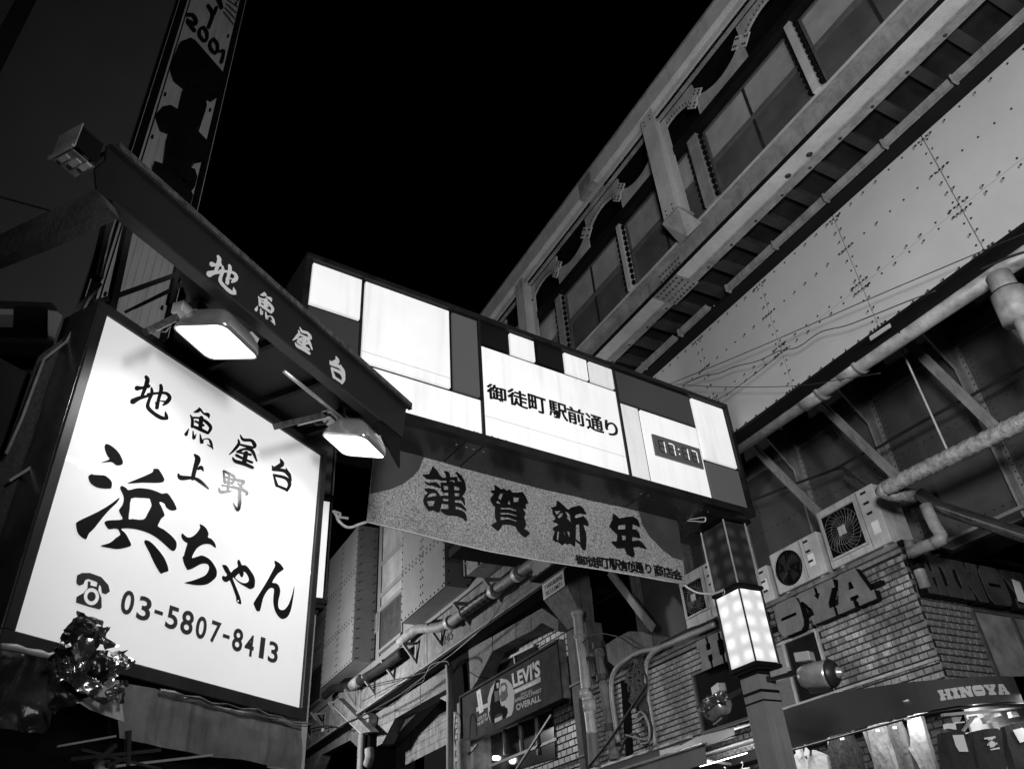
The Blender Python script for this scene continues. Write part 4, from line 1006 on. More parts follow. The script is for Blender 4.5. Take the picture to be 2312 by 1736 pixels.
# clock
cq = [GAN.at(z5(*p)) for p in ((1135, 778), (1430, 872), (1461, 1003), (1163, 905))]
cu0, cu1 = cq[0][0], cq[1][0]; cv1, cv0 = (cq[0][1]+cq[1][1])/2, (cq[2][1]+cq[3][1])/2
ck = mk('clock', MB().pbox(GAN, cu0, cu1, cv0, cv1, .001, .02), mat('clock face', .03, .3, emit=.05), pc_)
M_seg = mat('lit clock segment', .7, .4, emit=.62); M_segoff = mat('unlit clock segment', .012, .4)
SEG = {'a': (.15, .92, .85, 1), 'g': (.15, .46, .85, .54), 'd': (.15, 0, .85, .08), 'f': (0, .52, .13, .95), 'b': (.87, .52, 1, .95), 'e': (0, .05, .13, .48), 'c': (.87, .05, 1, .48)}
ON = {'1': 'bc', '7': 'abc'}
W_, H_ = cu1-cu0, cv1-cv0
for i, (ch, a) in enumerate((('1', .09), ('7', .29), ('1', .58), ('7', .78))):
    on, offm = MB(), MB()
    for k, (x0, y0, x1, y1) in SEG.items():
        tgt = on if k in ON[ch] else offm; dw = .135*W_; hh = .58*H_; ux = cu0+a*W_; vy = cv0+.21*H_
        e = .1
        pts = [(x0, y0+.02), (x0+.03, y0), (x1-.03, y0), (x1, y0+.02), (x1, y1-.02), (x1-.03, y1), (x0+.03, y1), (x0, y1-.02)]
        tgt.extr(GAN, [[(ux+p[0]*dw, vy+p[1]*hh) for p in pts]], .021, .023)
    d = mk('lit_segment', on, M_seg, ck); mk('unlit_segment', offm, M_segoff, ck)
co = MB()
for q in (.38, .62): co.extr(GAN, [[(cu0+.51*W_+.009*math.cos(i*.785), cv0+q*H_+.009*math.sin(i*.785)) for i in range(8)]], .021, .023)
mk('colon', co, M_seg, ck)
for (A_, B_) in ((z5(100, 662), z5(975, 916)), (z4(708, 800), z4(1262, 986))):
    a_, b_ = GAN.at(A_), GAN.at(B_); vz = (a_[1]+b_[1])/2
    mk('film_seam', MB().pbox(GAN, a_[0], b_[0], vz-.0015, vz+.0015, .0002, .0008), M_conc, ga_)
# dirt along the lower edge of the panels
db = MB()
for i in range(240):
    u = random.choice([random.uniform(1.1, 2.0), random.uniform(3.0, 5.2), random.uniform(.5, 5.4)]); h = random.uniform(.003, .022)*(1.6 if 1.3 < u < 1.95 else 1)
    w0 = random.uniform(.006, .03); db.extr(GAN, [[(u, zB+.002), (u+w0, zB+.002), (u+w0*.7, zB+h*.7), (u+w0*.4, zB+h), (u+w0*.1, zB+h*.5)]], .0, .0015+random.random()*.001, sides=False)
mk('dirt', db, M_black, ga_, kind='stuff')

# lantern poles
def glow_mat(name, base, add, pz=.157, ph=.19, g=.5):
    m = mat(name, g, .35, emit=base); nt = m.node_tree; N = nt.nodes; L = nt.links
    tc = N.new('ShaderNodeTexCoord'); sx = N.new('ShaderNodeSeparateXYZ'); L.new(tc.outputs['Object'], sx.inputs[0])
    def ma(op, a, b=None, c=None):
        n = N.new('ShaderNodeMath'); n.operation = op
        for i, q in enumerate((a, b, c)):
            if q is None: continue
            if isinstance(q, (int, float)): n.inputs[i].default_value = q
            else: L.new(q, n.inputs[i])
        return n.outputs[0]
    h = ma('ADD', sx.outputs[0], sx.outputs[1])
    cz = ma('MULTIPLY_ADD', ma('COSINE', ma('MULTIPLY', sx.outputs[2], 2*math.pi/pz)), .5, .5)
    ch = ma('MULTIPLY_ADD', ma('COSINE', ma('MULTIPLY', h, 2*math.pi/ph)), .5, .5)
    nn = N.new('ShaderNodeTexNoise'); nn.inputs['Scale'].default_value = 3
    s = ma('MULTIPLY', cz, ch); L_ = ma('MULTIPLY_ADD', ma('MULTIPLY', s, nn.outputs['Fac']), add*2, base)
    L.new(L_, N['Principled BSDF'].inputs['Emission Strength']); return m
M_glow = glow_mat('bulb lit lantern pane', .42, .5, ph=.2)
M_glowd = glow_mat('dark lantern pane', .004, .022, ph=.2, g=.012)
def lantern_pole(label, x0, x1, y0, y1, zs_, plain=False, showpole=True):
    t = thing('lantern_pole', label, 'lantern pole', ((x0+x1)/2, (y0+y1)/2, 0), 'poles carrying the gantry')
    zb_, zm_, zt_ = zs_
    i = .03
    mk('pole', MB().box(x0+.06, x1-.06, y0+.04, y1-.04, 0, zb_-.09), mat('pole paint', .20, .45, var=.15, streak=.2), t)
    c = MB().box(x0-.015, x1+.015, y0-.015, y1+.015, zb_-.03, zb_); c.box(x0-.0, x1+.0, y0-.0, y1+.0, zb_-.06, zb_-.031); c.box(x0+.04, x1-.04, y0+.03, y1-.03, zb_-.09, zb_-.061)
    mk('lantern_base', c, M_black, t)
    for (za, zc, mm, nm) in ((zb_, zm_, M_glow, 'lit_lantern'), (zm_+.03, zt_, M_glowd, 'dark_lantern')):
        if plain and nm == 'lit_lantern': mm = M_lit
        body = mk(nm, MB().box(x0+.012, x1-.012, y0+.012, y1-.012, za+.005, zc-.005), M_black if not plain else M_black, t)
        k = .018
        mk('pane', MB().box(x0+k, x1-k, y0+.002, y0+.010, za+k, zc-k), mm, body, loc=((x0+x1)/2-.09, y0, za+.085))
        mk('pane', MB().box(x1-.010, x1-.002, y0+k, y1-k, za+k, zc-k), mm, body, loc=(x1, (y0+y1)/2-.09, za+.085))
        e = MB()
        for (x, y) in ((x0, y0), (x1, y0), (x1, y1), (x0, y1)): mk('corner_strip', MB().box(x-.006, x+.006, y-.006, y+.006, za, zc), M_galv if nm == 'dark_lantern' else M_dark, body)
    mk('lantern_collar', MB().box(x0-.02, x1+.02, y0-.02, y1+.02, zm_, zm_+.03), M_black, t)
    return t
lp = lantern_pole('lantern pole with a glowing box at the right end of the gantry', -5.924, -5.566, 5.673, 5.97, (3.52, 4.25, 4.97))
mk('top_bracket', MB().box(-5.97, -5.54, 5.60, 6.04, 4.971, 5.008), M_black, lp)
mk('strap', MB().box(-5.87, -5.62, 5.705, 5.94, 3.27, 3.295), M_black, lp); mk('strap', MB().box(-5.87, -5.62, 5.705, 5.94, 3.19, 3.205), M_black, lp)
yl = SIDE(-5.56).at((742, 1240))[0]; zlt = SIDE(-5.56).at((750, 1129))[1]; zlb = SIDE(-5.56).at((736, 1355))[1]
lp2 = lantern_pole('lantern pole with a plain white box, half hidden behind the left shop sign', -5.93, -5.56, yl-.32, yl, (zlb, zlt, 4.97), plain=True)

# floodlights strapped near the pole
def pot_light(label, c, ax, s=1.0, group='unlit spotlights by the pole'):
    t = thing('spotlight', label, 'spotlight', c, group)
    c = np.array(c, float); ax = np.array(ax, float); ax /= np.linalg.norm(ax)
    prof = [(-.16, .05), (-.15, .085), (-.10, .105), (0, .115), (.09, .118), (.13, .118)]
    o = mk('housing', MB().tube([c+ax*a*s for a, r in prof], [r*s for a, r in prof], 24), M_steel, t, smooth=True)
    mk('rear_ring', MB().tube([c+ax*.131*s, c+ax*.15*s, c+ax*.19*s, c+ax*.20*s], [.122*s, .12*s, .085*s, .06*s], 24), M_dark, t, smooth=True)
    mk('lamp_holder', MB().tube([c+ax*.195*s, c+ax*.215*s, c+ax*.225*s, c+ax*.245*s, c+ax*.25*s], [.05*s, .05*s, .03*s, .03*s, .02*s], 14), M_steel, t, smooth=True)
    up = np.array([0, 0, 1.]); sd = np.cross(ax, up); sd /= np.linalg.norm(sd)
    o = mk('gear_box', MB().obox(c-ax*.06*s+up*.165*s+sd*.02, ax*.075*s, sd*.05*s, up*.042*s), M_galv, t); bevel(o, .006)
    mk('cable', MB().tube([c-ax*.02*s+up*.13*s-sd*.09*s, c+ax*.03*s+up*.08*s-sd*.13*s, c+ax*.04*s-sd*.13*s-up*.02*s, c-sd*.12*s-up*.08*s], .008, 6), M_cable, t, smooth=True)
    mk('clamp', MB().obox(c-up*.125*s, ax*.10*s, sd*.035*s, up*.02*s), M_dark, t)
    mk('fixing_knob', MB().tube([c-sd*.12*s, c-sd*.15*s], .03*s, 10), M_galv, t)
    return t
pl = FAC(5.82); zq = Zm(1740, 1380, 7.373)
c = pl.P(pl.at(zq(770, 1060)))
s1 = pot_light('silver spotlight on an arm to the right of the lantern pole', tuple(c), (1, .25, -.12), .98)
a = pl.P(pl.at(zq(-40, 1120))); b = pl.P(pl.at(zq(540, 990)))
mk('arm', MB().bar(a, b, .045, .045), M_dark, s1); mk('arm_sleeve', MB().bar(pl.P(pl.at(zq(30, 1050))), pl.P(pl.at(zq(300, 970))), .055, .05), M_galv, s1)
pl = FAC(6.14)
c = pl.P(pl.at(z7(1275, 1275)))
s2 = pot_light('battered silver spotlight to the left of the lantern pole', tuple(c), (-1, .2, -.1), 1.0)
mk('arm', MB().bar(pl.P(pl.at(z7(1330, 1215))), pl.P(pl.at(z7(1480, 1140))), .04, .04), M_dark, s2)
mk('torn_wrap', sheet(FAC(6.0), [FAC(6.0).at(z7(*p)) for p in ((1155,1275),(1200,1225),(1250,1200),(1300,1180),(1350,1185),(1350,1235),(1290,1240),(1230,1290),(1180,1300))], 0, lambda x, y: .03*nz(x*14, y*14)+.03, .02), M_foil, s2)

# ================================================================== NEW YEAR BANNER
zd = Zm(930, 1040, 7.9); zf = Zm(1230, 1110, 6.703); z6 = Zm(660, 1136, 2.768)
bn = thing('new_year_banner', 'speckled cloth banner with bold brush characters tied beneath the gantry', 'banner', tuple(BAN.P((1.5, 4.5))))
tops_ = [(845, 1000), (905, 1012), (955, 1023), (1100, 1060), (1250, 1100), (1350, 1125), (1437, 1148), (1526, 1172)]
bots_ = [(1545, 1319), (1500, 1312), (1440, 1300), (1350, 1283), (1230, 1266), (1100, 1246), (1000, 1222), (930, 1205), (870, 1190), (826, 1179)]
outl = [BAN.at(p) for p in tops_+bots_]
def bfold(u, v): return .018*math.sin(u*2.1+v*1.5)+.014*nz(u*2.2, v*2.8, 3)+.006*nz(u*7, v*4, 8)
mk('cloth', sheet(BAN, outl, 0, bfold, .03), M_ban, bn, smooth=True)
def on_cloth(name, mb_uv_loops, off, m, z):
    mb = MB()
    for loops in mb_uv_loops:
        lv = [[BAN.at(z(*p)) for p in lp] for lp in loops]
        flat = [p for lp in lv for p in lp]; tris = tessellate_polygon([[Vector((p[0], p[1], 0)) for p in lp] for lp in lv])
        fs = []
        for t in tris:
            a, b, c = [flat[i] for i in t]
            fs.append(tuple(t) if (b[0]-a[0])*(c[1]-a[1])-(c[0]-a[0])*(b[1]-a[1]) > 0 else tuple(t)[::-1])
        mb.add([BAN.P(p, bfold(*p)+off) for p in flat], fs)
    return mk(name, mb, m, bn)
# rounded dark shapes at both ends
lf = [BAN.at(p) for p in ((846, 1003), (958, 1026), (945, 1060), (930, 1078), (908, 1094), (880, 1106), (850, 1113), (834, 1115))]
mk('dark_corner', sheet(BAN, lf, .006, bfold, .04), M_band, bn, smooth=True)
rf = [BAN.at(p) for p in ((1437, 1151), (1526, 1174), (1538, 1266), (1515, 1260), (1490, 1240), (1462, 1212), (1446, 1185))]
mk('dark_corner', sheet(BAN, rf, .006, bfold, .04), M_band, bn, smooth=True)
GON = [
 [[(345,115),(420,190),(465,270),(525,335),(520,378),(495,380),(430,355),(340,355),(235,350),(160,268),(275,262),(310,200)]],
 [[(195,380),(260,420),(390,405),(440,440),(480,500),(460,520),(370,480),(260,455),(210,425)]],
 [[(190,515),(300,520),(370,535),(420,580),(455,640),(520,720),(505,760),(490,830),(460,940),(435,950),(350,905),(270,920),(220,860),(175,770),(170,710),(200,640),(260,600),(210,560)],
  [(240,680),(290,610),(370,595),(415,635),(390,655),(300,672)], [(232,740),(375,740),(345,830),(270,835)]]]
on_cloth('character', GON, .014, M_ink, zd)
def strokes_cloth(lst, z, off, m, name='character'):
    tmp = MB(); strokes(tmp, BAN, z, lst, 0, .0006)
    vs = []
    for p in tmp.v:
        q = np.array(p)-BAN.o; u = float(q@BAN.u); v = p[2]; d = float(q@BAN.n); vs.append(BAN.P((u, v), bfold(u, v)+off+d))
    t2 = MB(); t2.add(vs, tmp.f); return mk(name, t2, m, bn)
strokes_cloth([[(530,350,50),(760,335,54)],[(560,210,24),(610,250,70),(620,340,70),(610,430,50)],[(775,225,30),(850,310,70),(935,435,20)],[(760,330,60),(770,420,60),(790,460,60)],
 [(500,440,50),(700,450,60),(850,420,60),(905,500,80),(900,580,40)],[(495,430,40),(510,540,56),(530,600,20)],[(840,430,90),(870,560,96),(830,660,56)],[(530,570,44),(860,575,44)],
 [(665,440,110),(670,700,118),(680,920,130)],[(490,675,40),(740,690,60),(860,700,60),(910,800,20)],[(510,770,44),(740,800,60),(850,830,60),(935,910,16)],[(490,910,40),(600,940,100),(780,950,110),(880,990,100),(935,1070,40)]], zd, .014, M_ink)
GA = [[[(1468,425),(1560,485),(1590,510),(1640,492),(1710,535),(1725,505),(1755,510),(1790,560),(1900,560),(1980,550),(2030,620),(2085,745),(2035,770),(2045,850),(1990,850),(2035,935),(2010,1000),(2030,1060),(2045,1130),(2030,1180),(2005,1200),(2110,1275),(2110,1295),(2030,1362),(1970,1330),(1900,1260),(1850,1165),(1740,1135),(1610,1145),(1580,1200),(1535,1255),(1480,1230),(1392,1158),(1500,1090),(1470,1020),(1460,930),(1470,830),(1430,800),(1390,740),(1378,690),(1450,600),(1385,535),(1475,530)],
 [(1575,580),(1625,580),(1575,705),(1530,670)],[(1525,712),(1580,780),(1485,760)],[(1735,695),(1755,780),(1705,775)],[(1810,645),(1915,650),(1895,730),(1820,735)],
 [(1565,840),(1750,838),(1865,870),(1862,900),(1740,870),(1570,870)],[(1565,930),(1730,928),(1868,965),(1868,990),(1740,960),(1568,962)],[(1568,1008),(1720,1010),(1870,1055),(1870,1085),(1720,1042),(1570,1062)]]]
on_cloth('character', GA, .014, M_ink, zd)
SHIN = [[[(175,128),(220,150),(280,205),(350,272),(400,235),(480,220),(510,205),(570,245),(620,330),(610,348),(540,325),(470,345),(450,385),(470,400),(580,370),(640,440),(660,510),(650,523),(580,495),(620,600),(635,700),(632,860),(615,875),(580,865),(540,790),(470,735),(470,800),(458,825),(390,775),(355,790),(305,765),(300,790),(270,797),(200,735),(185,755),(130,715),(128,685),(155,600),(120,545),(215,490),(110,440),(150,420),(165,400),(110,310),(120,280),(90,238),(160,220),(180,190)],
 [(140,290),(240,285),(180,345)],[(190,380),(230,325),(270,320),(260,370),(215,400)],[(300,290),(375,335),(390,460),(335,400),(345,370)],[(200,595),(222,595),(215,730),(190,710)],[(290,590),(303,600),(315,690),(306,660)],[(335,590),(375,600),(385,700)],[(475,495),(520,490),(545,760),(475,710)]]]
on_cloth('character', SHIN, .014, M_ink, zf)
NEN = [[[(1018,338),(1060,360),(1110,415),(1200,395),(1310,390),(1380,440),(1410,520),(1405,550),(1300,505),(1300,585),(1350,582),(1400,640),(1425,720),(1370,705),(1305,690),(1305,755),(1400,745),(1460,790),(1518,870),(1510,880),(1400,840),(1325,845),(1350,950),(1335,995),(1290,990),(1220,940),(1195,855),(1080,862),(1030,810),(985,762),(1075,755),(1078,650),(1015,600),(960,525),(1010,430)],
 [(1100,515),(1195,505),(1200,575),(1088,580)],[(1145,668),(1205,668),(1210,735),(1160,740)]]]
on_cloth('character', NEN, .014, M_ink, zf)
small = '御徒町駅前通り商店会'
bx_ = [(465, 930, 635, 1115), (635, 970, 805, 1150), (790, 995, 965, 1170), (960, 1015, 1140, 1200), (1130, 1045, 1310, 1225), (1295, 1065, 1470, 1245), (1500, 1095, 1585, 1255), (1625, 1110, 1765, 1310), (1765, 1150, 1905, 1330), (1900, 1185, 2045, 1360)]
sm = MB()
for ch, (x0, y0, x1, y1) in zip(small, bx_):
    ym = (y0+y1)/2
    text_on(sm, BAN, ch, BAN.at(zf(x0, ym))[0], BAN.at(zf(x1, ym))[0], BAN.at(zf((x0+x1)/2, y1-18))[1], BAN.at(zf((x0+x1)/2, y0+8))[1], 0, bold=.012)
    text_on(sm, BAN, ch, BAN.at(zf(x0, ym))[0]+.003, BAN.at(zf(x1, ym))[0]+.003, BAN.at(zf((x0+x1)/2, y1-18))[1]-.002, BAN.at(zf((x0+x1)/2, y0+8))[1]-.002, .001, bold=.012)
vs = []
for p in sm.v:
    q = np.array(p)-BAN.o; u = float(q@BAN.u); vs.append(BAN.P((u, p[2]), bfold(u, p[2])+.022+float(q@BAN.n)))
mk('association_name', MB().add(vs, sm.f), M_ink, bn)
mk('hem_rope', MB().tube([BAN.P(BAN.at(p), bfold(*BAN.at(p))+.004) for p in bots_], .007, 6), M_rope, bn, smooth=True)
mk('top_cord', MB().tube([BAN.P(BAN.at(p), bfold(*BAN.at(p))) for p in tops_], .004, 5), M_cable, bn, smooth=True)
def rope(label, pl, z, pts, r=.012, off=0.0, m=None):
    return wire('rope', label, pl, z, pts, r, m or M_rope, 'rope', 'ropes tying the banner')
B0 = BAN.at((1545, 1319)); 
rope('rope from the banner corner to the lantern pole', FAC(5.53), z7, [(1068,510),(1100,535),(1150,558),(1210,565),(1260,560),(1300,545),(1308,538)], .010)
rope('rope doubled from the upper right banner corner to the gantry', FAC(5.49), z7, [(985,96),(1050,100),(1120,98),(1185,88),(1198,95),(1190,115),(1130,112),(1050,106),(990,100)], .007)
rope('white knotted rope at the lower left banner corner', SIDE(-5.53), z6, [(255,45),(275,75),(290,110),(330,145),(370,150),(410,135),(460,118)], .012)
rope('short frayed rope end beside the plain white lantern', SIDE(-5.52), z6, [(255,50),(300,65),(290,85),(320,90),(350,95)], .011)
mk('iron_hook', MB().tube([FAC(5.62).P(FAC(5.62).at(z7(*p))) for p in ((1300,540),(1310,575),(1318,560),(1312,530))], .006, 6), M_steel, smooth=True, label='small iron hook at the lantern collar holding the rope', cat='hook')

# ================================================================== LEFT SHOP: SIGN BOARD
sb = thing('shop_sign', 'big lit white shop sign with brush lettering and a phone number', 'shop sign', tuple(SIGN.P((.9, 2.7))))
M_sign = mat('lit sign face', .66, .13, var=.03, scale=2, emit=.34, emod=.05, dust=3.3, spec=.15)
ZT, ZBt, UW = 4.40, 2.73, 1.787
seam = SIGN.at(Zm(0, 640, 2.768)(1000, 1350))[1]
seam = (SIGN.at(Zm(0, 640, 2.768)(400, 1070))[1]+SIGN.at(Zm(0, 1136, 2.768)(1930, 440))[1])/2
us_ = SIGN.at(Zm(0, 1136, 2.768)(1535, 250))[0]
face = mk('sign_face', MB().pbox(SIGN, 0, UW, ZBt, seam-.002, -.02, 0), M_sign, sb)
mk('sign_face', MB().pbox(SIGN, 0, UW, seam+.002, ZT, -.02, 0), M_sign, sb)
M_strip = mat('clear joint strip', .8, .2, emit=.45)
st = MB().pbox(SIGN, 0, UW, seam-.012, seam+.012, .0003, .0012); mk('joint_strip', st, M_strip, sb)
q = MB()
for i in range(11):
    if not 1 <= i <= 4: q.dome(SIGN.P((.09+.16*i, seam+.02), .0005), SIGN.n, .007, 8, .15); q.dome(SIGN.P((.09+.16*i, seam-.02), .0005), SIGN.n, .007, 8, .15)
for v_ in (3.2, 3.45, 3.9, 4.15): q.dome(SIGN.P((us_, v_), .001), SIGN.n, .006, 8)
mk('joint_screw', q, M_strip, sb, kind='stuff')
fw = .055
for nm, a in (('frame_top', (-fw, UW+fw, ZT, ZT+fw)), ('frame_bottom', (-fw, UW+fw, ZBt-fw-.01, ZBt))):
    o = mk(nm, MB().pbox(SIGN, *a, -.22, .02), M_dark, sb); bevel(o, .004)
M_chrome = mat('dull steel trim', .30, .25, metal=.9, var=.5, scale=3)
for a, b in ((-fw, 0), (UW, UW+fw)): o = mk('frame_side', MB().pbox(SIGN, a, b, ZBt-.002, ZT+.002, -.22, .02), M_dark, sb); bevel(o, .004)
mk('side_return', MB().pbox(SIGN, -fw-.004, -fw, ZBt-.05, ZT+.05, -.20, .01), M_chrome, sb)
mk('sign_back', MB().pbox(SIGN, -fw, UW+fw, ZBt-.05, ZT+.05, -.26, -.221), M_black, sb)
ZA = Zm(160, 980, 4.7467); ZB_ = Zm(400, 1170, 6.643); ZC = Zm(280, 840, 5.19); ZD = Zm(0, 1136, 2.768)
HAMA = [
 [[(378,104),(360,125),(362,165),(390,235),(412,262),(395,278),(320,307),(430,298),(470,325),(500,337),(540,330),(555,310),(548,270),(520,215),(485,170),(430,125)]],
 [[(225,427),(190,445),(187,475),(205,520),(245,555),(310,580),(415,584),(433,565),(438,530),(425,495),(385,458),(345,440),(240,436)]],
 [[(518,680),(430,745),(290,830),(110,915),(60,945),(52,965),(65,1040),(95,1090),(150,1127),(170,1110),(190,1065),(250,1005),(340,890),(420,800),(490,735)]],
 [[(600,530),(700,485),(870,410),(878,375),(920,370),(945,385),(995,470),(995,500),(975,517),(900,523),(760,520)]],
 [[(545,553),(527,568),(530,595),(548,630),(566,690),(550,760),(520,800),(515,825),(530,860),(552,912),(470,920),(395,925),(362,938),(360,960),(385,1000),(410,1020),(460,1012),(500,1018),(515,1040),(527,1078),(480,1110),(450,1140),(400,1170),(322,1192),(335,1205),(420,1222),(490,1232),(560,1222),(635,1200),(641,1175),(625,1140),(590,1075),(560,1042),(535,1020),(560,1010),(620,1010),(700,1020),(790,1045),(860,1075),(930,1120),(1000,1180),(1060,1235),(1090,1252),(1115,1240),(1130,1200),(1128,1160),(1105,1120),(1060,1075),(990,1020),(930,988),(945,945),(965,905),(990,885),(1000,865),(990,830),(965,775),(945,730),(970,730),(1003,750),(1015,780),(1050,808),(1090,820),(1125,812),(1130,795),(1105,735),(1070,680),(1030,632),(975,638),(930,620),(850,592),(740,578),(670,586),(612,600),(590,575)],
  [(643,690),(735,682),(835,690),(850,715),(862,755),(855,785),(820,850),(790,905),(735,918),(655,908),(615,908),(628,800)]],
 [[(795,1135),(785,1150),(790,1175),(840,1270),(890,1380),(945,1475),(968,1495),(985,1485),(1035,1470),(1042,1450),(1030,1400),(995,1320),(935,1240),(870,1170),(825,1140)]]]
CHI = [[[(340,88),(333,100),(342,135),(320,180),(275,235),(220,275),(170,288),(125,270),(80,228),(62,235),(60,275),(80,320),(120,358),(150,375),(130,440),(100,550),(98,565),(82,570),(80,600),(100,680),(140,760),(155,773),(220,755),(300,710),(360,682),(420,678),(460,695),(475,730),(470,770),(440,830),(390,868),(290,910),(200,940),(103,966),(200,990),(300,1002),(380,1000),(450,985),(520,940),(575,885),(590,840),(588,780),(560,715),(500,630),(440,585),(375,556),(320,565),(240,592),(218,588),(235,540),(275,470),(320,425),(380,393),(440,383),(500,393),(530,415),(568,441),(577,435),(570,390),(540,340),(500,300),(470,293),(455,275),(467,240),(450,180),(410,125),(370,98)]]]
YA = [[[(672,705),(690,697),(730,702),(765,745),(803,812),(840,770),(908,725),(898,670),(905,630),(920,618),(940,640),(965,700),(1010,700),(1050,725),(1100,790),(1145,860),(1163,930),(1160,1000),(1145,1040),(1090,1060),(1040,1035),(960,990),(900,945),(845,890),(830,905),(880,1030),(940,1180),(958,1270),(940,1287),(900,1260),(883,1230),(882,1190),(850,1090),(800,960),(780,930),(750,950),(715,953),(680,925),(668,890),(680,860),(705,865),(722,872),(745,845),(710,790)],
 [(866,880),(925,825),(935,850),(950,872),(968,882),(985,865),(993,830),(990,798),(1020,810),(1050,850),(1072,905),(1065,945),(1030,967),(980,968),(930,945),(890,915)]]]
NN = [[[(1455,640),(1475,638),(1530,670),(1570,715),(1592,765),(1520,815),(1470,875),(1420,962),(1470,968),(1515,1000),(1540,1060),(1538,1130),(1515,1230),(1510,1310),(1530,1360),(1575,1375),(1620,1355),(1670,1285),(1710,1180),(1735,1090),(1752,1015),(1750,1090),(1735,1200),(1710,1340),(1680,1430),(1640,1485),(1590,1507),(1550,1500),(1500,1450),(1460,1370),(1440,1270),(1440,1180),(1450,1080),(1440,1050),(1410,1040),(1370,1060),(1320,1125),(1285,1200),(1265,1280),(1240,1380),(1215,1393),(1185,1380),(1150,1300),(1145,1265),(1190,1190),(1260,1080),(1340,950),(1400,840),(1455,735),(1465,700)]]]
def print_loops(name, z, glyphs, m, off=.0024, th=.001, sm=1, pl=SIGN, parent=None, label=None):
    mb = MB()
    for loops in glyphs: mb.extr(pl, loopc(pl, z, loops, sm), off-th, off)
    return mk(name, mb, m, parent or sb, label=label)
M_sink = mat('glossy black sign lettering', .010, .13, var=.3, scale=3, spec=.15)
print_loops('character', ZA, HAMA, M_sink); print_loops('character', ZB_, CHI, M_sink); print_loops('character', ZB_, YA, M_sink); print_loops('character', ZB_, NN, M_sink)
TOPS = {
 'chi': [[(257,58,30),(272,100,40),(240,200,32),(208,280,28)],[(150,190,44),(215,185,24),(285,165,32)],[(100,345,50),(180,305,34),(280,280,22)],
  [(318,190,20),(322,250,30),(290,330,28),(275,410,34),(340,480,32),(430,535,34),(500,545,24)],[(478,460,6),(490,510,30),(500,545,24)],
  [(275,262,22),(400,248,20),(490,250,26),(530,300,34),(500,350,34),(455,388,16)],[(500,350,20),(420,340,8)],[(425,158,28),(430,210,34),(400,320,28),(380,418,34)],[(365,360,14),(382,410,20)]],
 'gyo': [[(880,420,12),(868,452,32),(820,470,12)],[(890,435,20),(930,485,16),(980,500,34),(992,535,12)],[(775,505,10),(798,560,26),(795,640,26)],[(790,535,18),(880,540,18),(960,585,28),(1012,650,30),(982,715,22)],[(800,635,20),(880,668,30),(978,715,24)],
  [(900,540,40),(888,665,34)],[(832,578,18),(925,625,22)],[(752,668,8),(722,730,32)],[(802,695,10),(812,780,26),(838,728,6)],[(885,732,10),(905,830,30),(925,790,10),(985,785,12),(1012,830,24),(1034,902,10)],[(970,850,8),(1018,878,16)]],
 'oku': [[(1360,738,10),(1395,792,26),(1490,802,26),(1530,862,34),(1505,893,12)],[(1348,848,18),(1500,886,26)],[(1335,792,12),(1342,840,26),(1290,910,24),(1230,968,8)],[(1320,935,18),(1385,905,16),(1490,915,30),(1552,1042,14)],[(1395,905,18),(1335,945,12)],[(1330,940,16),(1480,968,22)],
  [(1425,950,40),(1400,1070,38)],[(1312,975,26),(1400,1020,22),(1495,1060,22)],[(1268,1005,14),(1300,1045,30),(1400,1075,32),(1500,1120,26)]],
 'dai': [[(1830,1020,12),(1848,1080,42),(1760,1125,26),(1737,1105,16)],[(1745,1140,28),(1870,1155,30),(1928,1200,34),(1955,1272,14)],[(1895,1128,10),(1915,1170,22)],[(1748,1198,14),(1788,1330,28)],[(1765,1210,24),(1890,1242,28),(1937,1310,32),(1905,1390,20)],[(1788,1330,20),(1905,1378,26)]],
 'ue': [[(825,968,18),(862,1020,50),(832,1120,38),(802,1245,36)],[(865,1135,20),(900,1118,34),(926,1155,12)],[(632,1195,16),(665,1238,42),(800,1240,24),(880,1275,32),(985,1365,16)]],
 'no': [[(1162,1155,12),(1180,1290,28)],[(1165,1160,20),(1290,1228,26),(1265,1305,22)],[(1172,1225,16),(1280,1262,18)],[(1180,1288,18),(1268,1302,20)],[(1232,1190,18),(1212,1400,24)],[(1148,1325,18),(1258,1345,18)],[(1108,1360,14),(1135,1405,30),(1250,1395,14)],
  [(1310,1262,20),(1400,1285,30),(1360,1330,16)],[(1328,1300,12),(1375,1345,18)],[(1268,1345,22),(1380,1375,24),(1435,1410,26),(1430,1440,14)],[(1350,1368,22),(1352,1500,28),(1328,1620,24),(1272,1530,6)]]}
for k_, lst in TOPS.items():
    mk('character', strokes(MB(), SIGN, ZC, lst, .0016, wscale=1.4), M_sink, sb)
# telephone mark and number
print_loops('telephone_mark', ZD, [[[(475,490),(480,450),(510,435),(560,435),(630,460),(675,510),(685,550),(660,568),(635,560),(630,520),(600,490),(550,472),(530,480),(520,505),(495,515),(478,503)]],
 [[(548,488),(565,490),(563,512),(602,522),(606,500),(618,505),(612,545),(632,590),(634,650),(620,663),(550,645),(473,620),(476,585),(520,560),(545,530)], [(570+48*math.cos(i*math.pi/10), 582+54*math.sin(i*math.pi/10)) for i in range(20)]],
 [[(570+26*math.cos(i*math.pi/8), 582+30*math.sin(i*math.pi/8)) for i in range(16)]]], M_inkg, sm=0)
boxes = [('0',750,535,842,705),('3',852,575,948,742),('-',958,665,1022,700),('5',1032,635,1118,795),('8',1124,662,1212,828),('0',1218,698,1294,855),('7',1310,730,1380,882),('-',1387,815,1438,848),('8',1447,775,1520,932),('4',1525,812,1590,960),('1',1618,830,1655,975),('3',1672,858,1740,1002)]
ph = MB()
